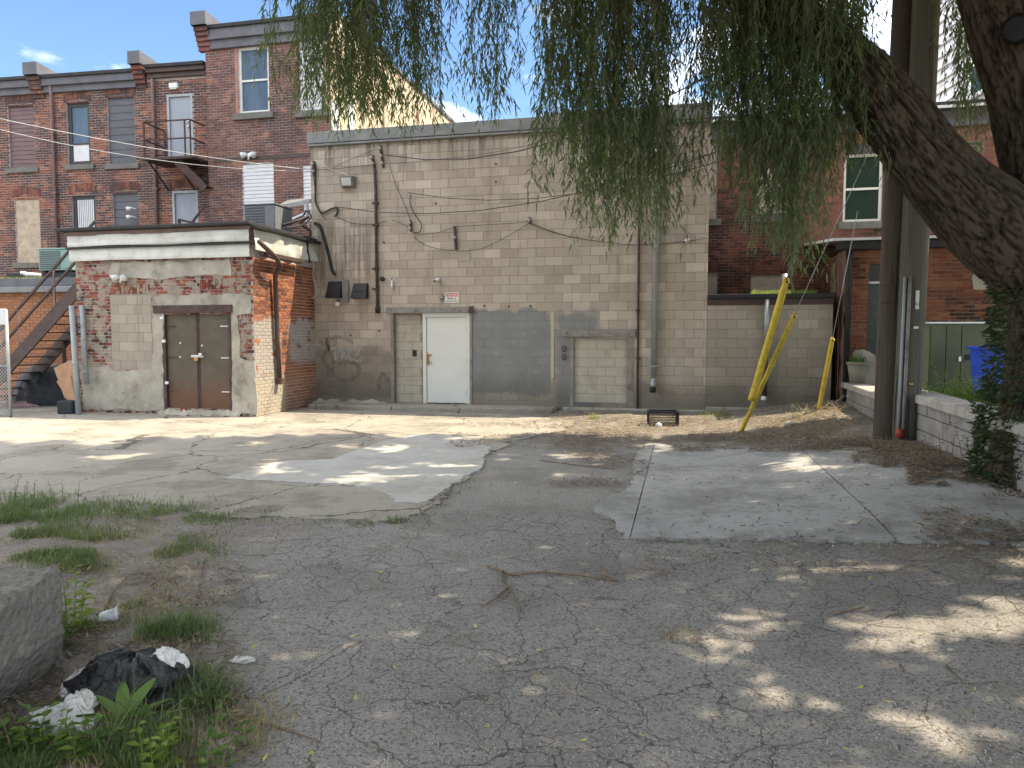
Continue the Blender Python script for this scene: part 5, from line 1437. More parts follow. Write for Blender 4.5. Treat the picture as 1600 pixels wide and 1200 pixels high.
MB().tube([EX.P(ed[0] + .35, -.04, 1.75), EX.P(ed[0] + .35, .02, 1.72), EX.P(ed[0] + .35, .02, 1.55), EX.P(ed[0] + .35, -.04, 1.52)], .012, 8).build('handle', M['steel'], dd, True)
strip(ex, 'fascia', EX, -.25, uE1, .02, .2, zE - .02, zE + .13, M['black'], .01)
m = MB(); P = EX.P; z1_ = zE + .14
m.add([P(-.35, .32, z1_), P(uE1, .32, z1_), P(uE1, -edep, z1_ + .35), P(-.35, -edep, z1_ + .35), P(-.35, .32, z1_ + .05), P(uE1, .32, z1_ + .05), P(uE1, -edep, z1_ + .42), P(-.35, -edep, z1_ + .42)],
      [(3, 2, 1, 0), (4, 5, 6, 7), (0, 1, 5, 4), (1, 2, 6, 5), (2, 3, 7, 6), (3, 0, 4, 7)]); m.build('roof_deck', M['siding'], ex)  # white colour stands in for the sunlit sliver along this roof edge
MB().tube([EX.P(.02, .1, zE + .05), EX.P(.0, .09, zE - .2), EX.P(.0, .09, .2)], .055, 12).build('downpipe', M['black'], ex, True)
pr2 = EX.rect(1522, 406, 1558, 452); m = MB(); m.fpoly(EX, rough_poly([(pr2[0], pr2[2]), (pr2[1], pr2[2]), (pr2[1], pr2[3]), (pr2[0], pr2[3])], .1, .12, 3), -.01, .022); m.build('render_patch', M['parge'], ex)
m = MB(); m.fpoly(EX, rough_poly([(.1, .5), (.6, .5), (.55, 1.3), (.12, 1.5)], .1, .1, 5), -.01, .02); m.build('render_patch', M['parge'], ex)
# lumpy rendered corner pier with vine stems
m = MB(); vs = []; fs = []; nz = 40; nk = 10
for i in range(nz + 1):
    z = zE * i / nz
    for k in range(nk):
        t_ = k / (nk - 1); u = -.02 - .0 * t_
        p = EXS.P(-1.1 + 1.05 * t_, .02 + .05 * mnoise.noise((t_ * 3, z * 2.3, 1)) + .05 * (1 - abs(2 * t_ - 1)), z); vs.append(p)
for i in range(nz):
    for k in range(nk - 1): a = i * nk + k; fs.append((a, a + 1, a + nk + 1, a + nk))
m.add(vs, fs); m.build('render_pier', simple('red_brown_render', (.13, .075, .055), .95, var=.4, scale=6, bump=.9, dirt=.5, bscale=18), ex, True)
t = thing('vine_stems', 'bare climbing vine stems on the left corner of the brick extension', 'vine', EXS.P(-.5, .1, .3))
for k in range(9):
    pts = []; u0_ = -R.uniform(.1, 1.2)
    for i in range(14): pts.append(EXS.P(u0_ + .12 * mnoise.noise((k * 3, i * .35, 0)) + .02 * i * (k % 3 - 1), .1 + .03 * mnoise.noise((k, i * .5, 4)), .3 + i * .22))
    MB().tube(pts, R.uniform(.008, .02), 5).build('stem', M['twig'], t, True)

# ------------------------------------------------------------------ terrace and retaining wall
def rx(y, w=0.0): return xret(y) + w
tp = [(xret(14.9) + .1, 14.75), (xret(10.6) + .1, 10.6), (xret(.7) + .1, .7), (14, .7), (14, 12.7)]
m = MB(); m.prism(tp, -.1, .66)
o = m.build('terrace_ground', simple('terrace_soil', (.13, .105, .075), .95, var=.5, scale=9, bump=.8, bscale=25)); tag(o, kind='structure')
m = MB(); m.fbox(EX, .25, 2.2, .02, 1.1, .60, .70); o = m.build('terrace_slab', M['concrete_patch'], bevel=.02); tag(o, kind='structure')
RW = Fr(xret(14.85), 14.85, 0)
ang = math.atan2(0.26, 1.0)
RW.u = Vector((-sin(ang), -cos(ang), 0)); RW.n = Vector((-cos(ang), sin(ang), 0)); RW.yaw = math.degrees(math.atan2(-RW.u.y, RW.u.x))
rwt = thing('retaining_wall', 'low grey concrete retaining wall with rough coping stones right of the poles', 'wall', RW.P(4, 0, 0))
def rwsec(u0, u1, zt, zb0):
    m = MB(); m.fbox(RW, u0, u1, -.32, -.03, -.1, zt - .12); m.build('wall_core', M['ret_block'], rwt)
    pcs = courses(u0, u1, zb0, zt - .12, .42, .19, .012, jit=.004)
    emit(rwt, RW, pcs, 'wall_block', 'wall_blockwork', M['ret_block'], 120, wf=.0, wb=-.03, ch=.01, wj=.008)
    n = max(1, int((u1 - u0) / .95)); L_ = (u1 - u0) / n
    for i in range(n):
        m = MB(); m.fbox(RW, u0 + i * L_ + .005, u0 + (i + 1) * L_ - .005, -.34, .05 + R.uniform(-.008, .008), zt - .115, zt + R.uniform(-.006, .006))
        m.build('coping_stone', M['cap_stone'], rwt, bevel=.018)
rwsec(0.0, 4.3, .735, .02); rwsec(4.3, 14.5, .885, .03)
strip(rwt, 'weep_hole', RW, 4.75, 4.9, -.02, .004, .46, .66, M['black'], 0)

# ------------------------------------------------------------------ utility poles
def upole(lab, b, t, Y, r0, r1, mat):
    pb = at(b, 690, Y); pt_ = at(t, 0, Y); d = (pt_ - pb) / (pt_.z - pb.z)
    z0_ = 0.0; base = pb + d * (z0_ - pb.z)
    o = thing('utility_pole', lab, 'utility pole', (base.x, base.y, gz(base.x, base.y)), 'utility poles by the retaining wall')
    pts = [base + d * z for z in np.linspace(0, 10.5, 22)]
    m = MB(); n = 28; vs = []; fs = []
    for i, p in enumerate(pts):
        for k in range(n):
            a = 2 * pi * k / n; r = (r0 + (r1 - r0) * i / 21) * (1 + .03 * mnoise.noise((cos(a) * 4, sin(a) * 4, i * .15 + b)))
            vs.append(p + Vector((cos(a), sin(a), 0)) * r)
    for i in range(21):
        for k in range(n): fs.append((i * n + k, i * n + (k + 1) % n, (i + 1) * n + (k + 1) % n, (i + 1) * n + k))
    fs.append(tuple(21 * n + k for k in range(n))); m.add(vs, fs); m.build('pole', mat, o, True)
    return o, base, d
p1, pb1, pd1 = upole('dark brown wooden utility pole, left of the pair', 1384, 1413, 9.95, .165, .125, M['pole_brown'])
p2, pb2, pd2 = upole('thick grey wooden utility pole with a red-capped conduit, right of the pair', 1413, 1446, 9.8, .18, .165, M['pole_grey'])
def onpole(pb, d, z, a, r): 
    q = pb + d * z; return q + Vector((cos(a) * r, sin(a) * r, 0))
fr_a = -pi / 2 - .55
MB().tube([onpole(pb2, pd2, z, fr_a - .35, .2) for z in (.42, 1.0, 1.8, 2.42)], .022, 8).build('conduit', M['grey_pipe'], p2, True)
MB().tube([onpole(pb2, pd2, z, fr_a - .05, .2) for z in (.42, 1.0, 1.8, 2.42)], .022, 8).build('conduit', M['steel_beam'], p2, True)
q = onpole(pb2, pd2, .37, fr_a - .2, .22); MB().tube([q + up * (-.06), q + up * .04, q + up * .06], [.055, .057, .04], 16).build('red_cap', M['red_plastic'], p2, True)
MB().tube([onpole(pb1, pd1, z, -pi / 2 + .35, .165) for z in (2.2, 3.6, 5.5, 8)], .012, 6).build('ground_wire', M['cable_white'], p1, True)
for (z, h, w_, m_) in ((2.12, .24, .045, 'white_paint'), (1.76, .03, .06, 'white_paint')):
    q = onpole(pb2, pd2, z, -pi / 2 - .1, .186); MB().box(q, (w_, .008, h)).build('pole_tag', M[m_], p2)
text(p2, 'H-2', Fr(q.x, q.y, 0), 0, .012, 2.05, .05, M['black'], 'tag_lettering')
t_ = onpole(pb2, pd2, 1.02, fr_a + .3, .185); MB().tube([t_, t_ + Vector((-.01, -.02, 0))], .028, 12).build('survey_disc', M['brass'], p2, True)
for (z, a_) in ((2.95, -pi / 2 + .9), (3.15, -pi / 2 + .9)):
    MB().box(onpole(pb1, pd1, z, a_, .2), (.16, .14, .22)).build('cable_clamp', M['black'], p1, bevel=.03)
MB().tube([onpole(pb1, pd1, z, -pi / 2 + 1.0, .2) for z in (1.9, 2.5, 3.1, 4.0, 6.0)], .025, 8).build('riser_cable', M['cable'], p1, True)
for z in (2.35, 2.1): MB().tube([onpole(pb1, pd1, z, a, .162 + .0) for a in np.linspace(-pi, 0, 9)], .008, 6).build('strap_wire', M['rust_dark'], p1, True)

# guy wires with yellow guards
def guy(lab, anc, att, f0, f1, rg, wire_lab):
    anc = Vector(anc); att = Vector(att)
    o = MB().tube([anc, att], .006, 5).build('guy_wire', M['galv'], None, True, origin=anc); tag(o, wire_lab, 'guy wire', 'guy wires of the poles')
    a = anc.lerp(att, f0); b = anc.lerp(att, f1); d = (b - a).normalized()
    o = thing('guy_wire_guard', lab, 'wire guard', (a.x, a.y, a.z), 'yellow guy wire guards')
    x = d.cross(Vector((0, 1, 0))).normalized(); y = x.cross(d)
    m = MB(); n = 14; vs = []; fs = []; N = 20
    for i in range(N + 1):
        p = a.lerp(b, i / N); r = rg * (1 if i < N - 1 else .75)
        for k in range(n + 1):
            t = -2.7 + 5.4 * k / n; vs.append(p + (x * cos(t) + y * sin(t)) * r)
    for i in range(N):
        for k in range(n): q = i * (n + 1) + k; fs.append((q, q + 1, q + n + 2, q + n + 1))
    m.add(vs, fs); mo = m.build('guard_shell', M['yellow'], o, True)
    s_ = mo.modifiers.new('thick', 'SOLIDIFY'); s_.thickness = .004
    for f in (.03, .97):
        p = a.lerp(b, f); MB().tube([p - d * .015, p + d * .015], rg * 1.12, 12).build('guard_clip', M['yellow'], o, True)
    p = a.lerp(b, .975) - y * rg * 1.02; MB().tube([p, p - y * .004 + Vector((0, -.006, 0))], .014, 8).build('bolt_hole', M['black'], o)
A1 = gp(1157, 676, .05); A3 = gp(1281, 640, .1)
def along_px(anc, att, py):
    lo_, hi__ = 0, 1
    for _ in range(30):
        mid = (lo_ + hi__) / 2; p = anc.lerp(att, mid); v = p - CAMV
        # project
        yy = v.y * cos(PITCH) - v.z * sin(PITCH); zz = v.y * sin(PITCH) + v.z * cos(PITCH)
        y_ = 600 - FPX * zz / yy
        if y_ > py: lo_ = mid
        else: hi__ = mid
    return lo_
T2 = at(1398, 150, 9.95); T1 = at(1366, -30, 9.95) ; A1b = at(1168, 645, 11.8)
guy('thick yellow plastic guard on the front guy wire, bent over the thin one', A1b, T1, along_px(A1b, T1, 625), along_px(A1b, T1, 434), .05, 'guy wire running up from the thick yellow guard')
guy('thin yellow guard reaching the ground, crossing behind the thick one', A1, T2, 0.0, along_px(A1, T2, 489), .033, 'guy wire running up from the thin yellow guard')
T3 = at(1352, 215, 11.0); A3 = at(1279, 640, 13.7); T3 = at(1398, 20, 9.95)
guy('short yellow guard leaning by the right end of the low block annex', A3, at(1340, 330, 12.0), 0.0, along_px(A3, at(1340, 330, 12.0), 528), .036, 'guy wire of the short yellow guard by the annex')

# ------------------------------------------------------------------ cabinet, bin, planter on the terrace
ca = at(1450, 503, 11.6); cb = at(1580, 503, 11.3); 
CF = Fr(ca.x, 11.6, 5); cw = (cb - ca).length
cab = thing('metal_cabinet', 'green metal cabinet with a bright lid on the terrace', 'cabinet', CF.P(cw / 2, -.3, .66))
strip(cab, 'cabinet_body', CF, .03, cw, -.7, 0, .66, ca.z - .03, M['green_box'], .006)
strip(cab, 'lid', CF, -.03, cw + .05, -.76, .04, ca.z - .028, ca.z, M['bright_metal'], .004)
for (a, b) in ((.05, .27), (.28, .5), (.51, .95), (.96, cw - .03)): strip(cab, 'cabinet_door', CF, a, b, .0005, .016, .72, ca.z - .07, M['green_box'], .004)
strip(cab, 'latch', CF, .46, .5, .017, .04, 1.25, 1.33, M['steel'], .004); strip(cab, 'vent_slot', CF, .56, .68, .0165, .022, 1.27, 1.36, M['black'], 0)
bn = at(1566, 585, 10.4); BF = Fr(bn.x, bn.y, -8)
bi = thing('blue_bin', 'bright blue plastic recycling bin on the terrace in front of the green cabinet', 'bin', (bn.x, bn.y, .66))
m = MB(); P = BF.P; zt_ = 1.49
q = [P(-.14, 0, .66), P(.21, 0, .66), P(.21, -.35, .66), P(-.14, -.35, .66), P(-.19, .03, zt_), P(.28, .03, zt_), P(.28, -.4, zt_), P(-.19, -.4, zt_)]
q2 = [P(-.17, .01, zt_), P(.26, .01, zt_), P(.26, -.38, zt_), P(-.17, -.38, zt_), P(-.12, -.02, .7), P(.19, -.02, .7), P(.19, -.33, .7), P(-.12, -.33, .7)]
m.add(q + q2, [(0, 1, 2, 3), (4, 5, 1, 0), (5, 6, 2, 1), (6, 7, 3, 2), (7, 4, 0, 3), (4, 8, 9, 5), (5, 9, 10, 6), (6, 10, 11, 7), (7, 11, 8, 4), (8, 12, 13, 9), (9, 13, 14, 10), (10, 14, 15, 11), (11, 15, 12, 8), (12, 15, 14, 13)])
m.build('bin_body', M['blue_bin'], bi)
m = MB(); 
for (a, b, c, d) in ((-.22, .31, .03, .06), (-.22, .31, -.43, -.4), (-.22, -.19, -.4, .03), (.28, .31, -.4, .03)): m.fbox(BF, a, b, c, d, zt_ - .03, zt_ + .012)
m.build('bin_rim', M['blue_bin'], bi, bevel=.005)
for k in range(4): MB().fbox(BF, -.1 + k * .09, -.08 + k * .09, .005, .025, .75, 1.38).build('bin_rib', M['blue_bin'], bi)
crumple('bag_in_bin', tuple(BF.P(.08, -.2, 1.42)), (.2, .17, .12), M['bag'], 4, 'black and white plastic bag sticking out of the blue bin', 'bag', sub=4)
ptp = at(1340, 597, 14.2)
pl_ = thing('plant_pot', 'tapered pale plant pot beside the dark door of the extension', 'plant pot', (ptp.x, ptp.y, .70))
bq = Vector((ptp.x, ptp.y, .70)); MB().tube([bq, bq + up * .43, bq + up * .43, bq + up * .38], [.13, .2, .175, .17], 20).build('pot', M['terracotta'], pl_, True); MB().tube([bq + up * .40, bq + up * .45], .215, 20).build('pot_rim', M['terracotta'], pl_, True)

# ------------------------------------------------------------------ vegetation helpers
def leaf(m, p, d, side, L_, w_, droop=0.0, rnd=None, fold=.25):
    d = d.normalized(); side = (side - d * side.dot(d))
    side = side.normalized() if side.length > 1e-5 else d.orthogonal().normalized()
    n = d.cross(side)
    mid = p + d * (L_ * .45) - n * (w_ * fold); tip = p + d * L_ + Vector((0, 0, -droop * L_))
    m.add([p, mid + side * w_ / 2 + n * w_ * fold, tip, mid - side * w_ / 2 + n * w_ * fold, mid], [(0, 1, 4), (1, 2, 4), (4, 2, 3), (0, 4, 3)], rnd)
def blade(m, p, h, lean, w_, rnd=None, seg=3):
    a = R.uniform(0, 2 * pi); dv = Vector((cos(a), sin(a), 0)); s = Vector((-sin(a), cos(a), 0))
    vs = []
    for i in range(seg + 1):
        t = i / seg; c = p + dv * (lean * h * t * t) + up * (h * (t - .35 * lean * t * t)); ww = w_ * (1 - t) ** .7
        if i < seg: vs += [c - s * ww / 2, c + s * ww / 2]
        else: vs.append(c)
    fs = [(2 * i, 2 * i + 1, 2 * i + 3, 2 * i + 2) for i in range(seg - 1)] + [(2 * seg - 2, 2 * seg - 1, 2 * seg)]
    m.add(vs, fs, rnd)
def rp_(): return R.random()
def G3(x, y): return Vector((x, y, gz(x, y) - .01))
def tuft(m, c, n, h, spread, w_=.006):
    for _ in range(n):
        a = R.uniform(0, 2 * pi); r = spread * math.sqrt(rp_()); x, y = c[0] + r * cos(a), c[1] + r * sin(a)
        z = c[2] if len(c) > 2 else gz(x, y) - .012
        blade(m, Vector((x, y, z)), h * R.uniform(.4, 1.15), R.uniform(.2, 1.3), w_ * R.uniform(.6, 1.3))

# ------------------------------------------------------------------ willow tree
wt = thing('willow_tree', 'huge weeping willow with a leaning limb and hanging strands over the yard, right', 'tree', (5.0, 6.8, .3))
def limb_geo(m, ridge, pts, rads, n=72, step=.035, amp=.05, seed=0):
    pts = [Vector(p) for p in pts]; Q = []; RR = []
    for i in range(len(pts) - 1):
        p0 = pts[max(i - 1, 0)]; p1 = pts[i]; p2 = pts[i + 1]; p3 = pts[min(i + 2, len(pts) - 1)]
        k_ = max(2, int((p2 - p1).length / step))
        for k in range(k_):
            t = k / k_; Q.append(.5 * ((2 * p1) + (p2 - p0) * t + (2 * p0 - 5 * p1 + 4 * p2 - p3) * t * t + (3 * p1 - p0 - 3 * p2 + p3) * t ** 3)); RR.append(rads[i] * (1 - t) + rads[i + 1] * t)
    Q.append(pts[-1]); RR.append(rads[-1]); ref = None; vs = []; fs = []; s_ = 0
    for i, p in enumerate(Q):
        d = (Q[min(i + 1, len(Q) - 1)] - Q[max(i - 1, 0)]).normalized()
        if i: s_ += (Q[i] - Q[i - 1]).length
        if ref is None: ref = Vector((1, 0, 0)) if abs(d.x) < .8 else Vector((0, 1, 0))
        x = (ref - d * ref.dot(d)).normalized(); y = d.cross(x); ref = x
        for k in range(n):
            a = 2 * pi * k / n; R0 = RR[i]
            warp = .45 * mnoise.noise((cos(a) * 2, sin(a) * 2, s_ * 1.5 + seed))
            cx_, cy_ = cos(a + warp * .35) * R0 * 24, sin(a + warp * .35) * R0 * 24
            f = 1 - min(abs(mnoise.noise((cx_, cy_, s_ * 2.7 + seed + warp))) * 4.2, .25 + abs(mnoise.noise((cx_ * .8, cy_ * .8, s_ * 9 + seed + 40))) * 6)
            f = max(0, min(1, f)); f2 = mnoise.noise((cx_ * 2.3, cy_ * 2.3, s_ * 16 + seed))
            rg_ = (1 - f) ; big = mnoise.noise((cos(a) * 1.3, sin(a) * 1.3, s_ * 1.1 + seed))
            hgt = max(0, min(1, rg_ + .22 * f2))
            r = R0 * (1 + .10 * big) + amp * (hgt - .6) * min(1, R0 / .25)
            vs.append(p + (x * cos(a) + y * sin(a)) * r); ridge.append(hgt)
    for i in range(len(Q) - 1):
        for k in range(n): fs.append((i * n + k, i * n + (k + 1) % n, (i + 1) * n + (k + 1) % n, (i + 1) * n + k))
    m.add(vs, fs)
mt = MB(); ridge = []
def tp_(px, py, Y): return at(px, py, Y)
trunk_pts = [Vector((5.06, 6.75, -.1)), Vector((5.06, 6.78, .5)), tp_(1668, 560, 6.85), tp_(1672, 470, 6.85), tp_(1660, 390, 6.85), tp_(1650, 330, 6.85)]
limb_geo(mt, ridge, trunk_pts, [.62, .52, .49, .49, .53, .42], n=170, step=.025, amp=.04)
limb_geo(mt, ridge, [tp_(1690, 470, 6.85), tp_(1622, 402, 6.85), tp_(1555, 350, 6.85), tp_(1500, 302, 6.9), tp_(1447, 248, 7.0), tp_(1398, 184, 7.1), tp_(1345, 118, 7.25), tp_(1280, 55, 7.5), tp_(1190, 5, 7.7), tp_(1100, -40, 7.9), tp_(980, -90, 8.0), tp_(820, -150, 8.0)],
         [.42, .44, .39, .34, .305, .295, .26, .20, .16, .12, .09, .05], n=130, step=.026, amp=.035, seed=11)
limb_geo(mt, ridge, [tp_(1690, 440, 6.9), tp_(1668, 330, 6.9), tp_(1650, 240, 6.9), tp_(1622, 130, 6.9), tp_(1590, 20, 6.9), tp_(1560, -100, 6.9), tp_(1540, -260, 7.0)],
         [.4, .42, .42, .40, .41, .40, .3], n=140, step=.026, amp=.038, seed=23)
# thinner boughs that carry the crown above the frame
rb2 = random.Random(3)
for (a, b, c, r) in (((1540, -200, 7.0), (2, 9.5, 8.5), (-3, 11.5, 9.5), .2), ((1540, -200, 7.0), (6, 11, 8.5), (3, 14, 9.5), .18), ((1560, -100, 6.9), (4.5, 4, 8), (1, 1.5, 8.8), .18), ((1190, 5, 7.7), (0, 9.0, 7.6), (-4.5, 9.5, 8), .12),
                     ((1280, 55, 7.5), (1.5, 7.2, 7.2), (-2.5, 6, 7.8), .12), ((1560, -100, 6.9), (8, 7, 9), (11, 8, 9.5), .18)):
    p = tp_(*a); limb_geo(mt, ridge, [p, p.lerp(Vector(b), .5) + up * .3, Vector(b), Vector(b).lerp(Vector(c), .5) + up * .3, Vector(c)], [r, r * .8, r * .6, r * .4, r * .2], n=14, step=.25, amp=.02)
tr = mt.build('trunk', M['bark'], wt, True)
at_ = tr.data.attributes.new('ridge', 'FLOAT', 'POINT')
if len(ridge) == len(tr.data.vertices): at_.data.foreach_set('value', ridge)
else: print('RIDGE MISMATCH', len(ridge), len(tr.data.vertices))
# knot hole on the right limb
kp = tp_(1590, 45, 6.5); kd = (CAMV - kp).normalized(); kx = kd.cross(up).normalized(); ky = kx.cross(kd)
MB().tube([kp + (kx * cos(a) + ky * sin(a)) * .11 for a in np.linspace(0, 2 * pi, 19)], .018, 8, False).build('knot_rim', M['bark'], wt, True)
m = MB(); m.tube([kp + kd * .01, kp - kd * .05], .1, 16); m.build('knot_hole', M['interior'], wt)

NPR = np.random.default_rng(5)
def leaves_np(P, D, S, Ls, Ws, mat, name, parent, kind='stuff', droop=.15, label=None):
    """folded willow leaves, vectorised: P base, D direction, S side"""
    D = D / np.linalg.norm(D, axis=1, keepdims=True)
    S = S - D * (S * D).sum(1, keepdims=True); S /= np.maximum(np.linalg.norm(S, axis=1, keepdims=True), 1e-6)
    Nn = np.cross(D, S)
    L_ = Ls[:, None]; W_ = Ws[:, None]
    a = P + D * L_ * .38 + S * W_ * .5 + Nn * W_ * .18; b = P + D * L_ * .38 - S * W_ * .5 + Nn * W_ * .18
    t = P + D * L_; t[:, 2] -= droop * Ls
    c = P + D * L_ * .42
    V = np.stack([P, a, t, b, c], 1).reshape(-1, 3)
    n = len(P); idx = (np.arange(n) * 5)[:, None]
    F = np.concatenate([idx + np.array([0, 1, 2, 4]), idx + np.array([0, 4, 2, 3])], 1).reshape(-1)
    pl = np.array(WLOC[parent.name]) if parent is not None else np.zeros(3)
    me = bpy.data.meshes.new(name); me.vertices.add(len(V)); me.vertices.foreach_set('co', (V - pl).reshape(-1))
    me.loops.add(len(F)); me.loops.foreach_set('vertex_index', F.astype(np.int32)); me.polygons.add(2 * n)
    me.polygons.foreach_set('loop_start', np.arange(0, len(F), 4, dtype=np.int32))
    me.update(calc_edges=True)
    r = np.repeat(NPR.random(n), 2); q = me.attributes.new('rnd', 'FLOAT', 'FACE'); q.data.foreach_set('value', r)
    me.materials.append(mat); o = bpy.data.objects.new(name, me); COL.objects.link(o)
    if parent is not None: o.parent = parent
    return tag(o, label, kind=kind)

# hanging strands
LP, LD, LS, LL, LW = [], [], [], [], []
twigs = MB()
def strand(x, y, ztop, zbot, dens=1.0, swing=.12, lsz=1.0):
    L_ = ztop - zbot; n = max(3, int(L_ / .12)); ph = R.uniform(0, 99); pts = []
    for i in range(n + 1):
        t = i / n; z = ztop - L_ * t
        pts.append(Vector((x + swing * mnoise.noise((ph, z * .7, 0)) * 2 * (.3 + t), y + swing * mnoise.noise((ph, z * .7, 50)) * 2 * (.3 + t), z)))
    twigs.tube(pts[::2] if len(pts) > 5 else pts, .0035, 3, False)
    def dress(pts, dl):
        for i in range(len(pts) - 1):
            seg = pts[i + 1] - pts[i]; k = max(1, int(seg.length / dl))
            for j in range(k):
                p = pts[i].lerp(pts[i + 1], (j + R.random()) / k); a = R.uniform(0, 2 * pi); o_ = Vector((cos(a), sin(a), 0))
                d = seg.normalized() * R.uniform(.4, 1.1) + o_ * R.uniform(.3, 1.1) + Vector((0, 0, -.2))
                LP.append(p); LD.append(d); LS.append(Vector((-sin(a) + R.uniform(-.5, .5), cos(a) + R.uniform(-.5, .5), R.uniform(-.4, .4)))); LL.append(R.uniform(.065, .14) * lsz); LW.append(R.uniform(.012, .021) * lsz)
    dress(pts, .034 / dens)
    z = ztop - R.uniform(0, .2)
    while z > zbot + .15:
        i = int((ztop - z) / L_ * n); i = min(max(i, 0), n); p = pts[i]; a = R.uniform(0, 2 * pi); l2 = R.uniform(.12, .5); e = [p]
        for k in range(1, 5):
            t = k / 4; e.append(p + Vector((cos(a), sin(a), 0)) * (.26 * l2 / .5 * math.sin(t * 1.6) * R.uniform(.7, 1.3)) + Vector((0, 0, -l2 * t * t * .7 - l2 * t * .3)))
        dress(e, .034 / dens); z -= R.uniform(.1, .26) / dens
# (px0, px1, lowest y range, count, depth range, density)
ZN = [(432, 470, 90, 175, 7, (8.4, 9.2), .8), (465, 520, 100, 195, 16, (8, 9.2), 1), (505, 575, 130, 205, 26, (7.8, 9), 1.2), (560, 620, 90, 195, 22, (7.6, 9), 1), (615, 690, 95, 205, 24, (7.6, 9), 1), (470, 690, 10, 110, 22, (7.6, 9), 1),
      (640, 650, 150, 215, 3, (8, 8.4), .9), (698, 720, 20, 80, 3, (8, 9), .8), (745, 795, 60, 205, 13, (7.6, 8.8), 1), (770, 790, 130, 200, 5, (8, 8.6), .9), (800, 850, 0, 40, 2, (7.8, 9), .7), (842, 900, 100, 255, 20, (7.4, 8.6), 1), (850, 875, 220, 300, 5, (7.4, 7.8), .8),
      (890, 960, 180, 340, 26, (7.2, 8.6), 1.1), (920, 970, 290, 385, 15, (7.2, 8), 1), (955, 1040, 180, 375, 30, (7.2, 8.4), 1.1), (985, 1045, 300, 395, 14, (7.0, 8), 1), (1045, 1072, 60, 150, 3, (7.2, 8.4), .8), (1072, 1112, 120, 300, 9, (7.2, 8.2), .9), (1085, 1100, 250, 310, 3, (7.3, 7.8), .8),
      (1110, 1180, 150, 265, 24, (7.0, 8.4), 1.1), (1140, 1200, 230, 345, 15, (7.0, 7.9), 1.1), (1170, 1225, 300, 420, 12, (7.0, 7.7), 1), (1195, 1270, 250, 390, 24, (6.9, 7.8), 1.1), (1225, 1262, 330, 425, 9, (7, 7.6), 1),
      (1262, 1310, 200, 330, 16, (6.9, 7.6), 1.1), (1300, 1345, 150, 265, 20, (6.8, 7.3), 1), (1110, 1330, 20, 180, 72, (7.6, 9.2), 1.2), (850, 1110, 0, 120, 28, (7.6, 9.2), 1.0),
      (1335, 1350, 200, 260, 2, (6.9, 7.1), .9), (1462, 1490, 40, 130, 6, (7.4, 8), .8), (1480, 1550, 90, 200, 13, (7.5, 8.6), .9), (1500, 1560, 170, 260, 6, (7.6, 8.4), .8), (1560, 1600, 150, 280, 8, (7.6, 8.6), .9), (1372, 1384, 255, 300, 2, (6.6, 6.7), .8)]
for (x0, x1, y0, y1, cnt, dr, dn) in ZN:
    for _ in range(int(cnt * .85 + .5)):
        Y = R.uniform(*dr); px = R.uniform(x0, x1); py = R.uniform(y0, y1) if R.random() < .7 else R.uniform((y0 + y1) / 2, y1)
        b = at(px, py, Y); limbz = 99
        ztop = 1.65 + .47 * Y + R.uniform(.3, 1.4)
        if 1110 < px < 1345 and y0 > 150:   # these hang from the limb, not from above the frame
            ztop = min(ztop, at(px, max(-20, (px - 1110) * .42 - 10), Y).z + R.uniform(0, .8))
        if px > 1365 and px < 1390: ztop = at(px, 238, Y).z
        strand(b.x, b.y, ztop, b.z, dn)
arr = lambda a: np.array([tuple(v) for v in a], dtype=np.float64)
print('strand leaves', len(LP))
leaves_np(arr(LP), arr(LD), arr(LS), np.array(LL), np.array(LW), M['willow'], 'hanging_leaves', wt)
twigs.build('hanging_twigs', M['twig'], wt, kind='stuff')

# the crown above the picture: it throws the dappled shade on the yard
def crown(N):
    out = []
    sx, sy = SUN.x / SUN.z, SUN.y / SUN.z
    cl = []
    while len(out) < N:
        gx = NPR.uniform(-11, 9, 4000); gy = NPR.uniform(-3, 13.4, 4000); z = NPR.uniform(6.2, 9.6, 4000)
        for a, b, c in zip(gx, gy, z):
            x = a + sx * c; y = b + sy * c
            if c < CAMZ + .455 * max(y, 0) + .25 * 1 + .3: c = CAMZ + .455 * y + .6 + R.random() * 1.2; x = a + sx * c; y = b + sy * c
            edge = 12.1 + .5 * mnoise.noise((a * .8, 1, 0)) - .08 * max(0, -a - 3) * 1.0 
            if a < -6: edge = min(edge, 11.3)
            if b > edge + .5 * mnoise.noise((a * 2.4, b * 2.4, 5)): continue
            h = mnoise.noise((a * .75, b * .75, 2)) + .6 * mnoise.noise((a * 2.1, b * 2.1, 7))
            hole = .5
            if b < 4.7 and a > .8: hole = .2
            elif b < 8 : hole = .85
            elif 8 < b < 12 and -4 < a < 1.2: hole = .2
            if b < 5.0 and a > .8: h = mnoise.noise((a * 1.7, b * 1.9, 12)) + .4 * mnoise.noise((a * 4, b * 4, 7)); hole = .13 if b > 3.6 else .04
            if h > hole: continue
            out.append((x, y, c))
            if len(out) >= N: break
    return np.array(out)
CP = crown(150000)
n = len(CP); th_ = NPR.uniform(0, 2 * pi, n)
CD = np.stack([np.cos(th_) * .9, np.sin(th_) * .9, NPR.uniform(-1.2, .1, n)], 1); CS = NPR.normal(size=(n, 3))
leaves_np(CP, CD, CS, NPR.uniform(.18, .36, n), NPR.uniform(.07, .12, n), M['willow'], 'crown', wt)
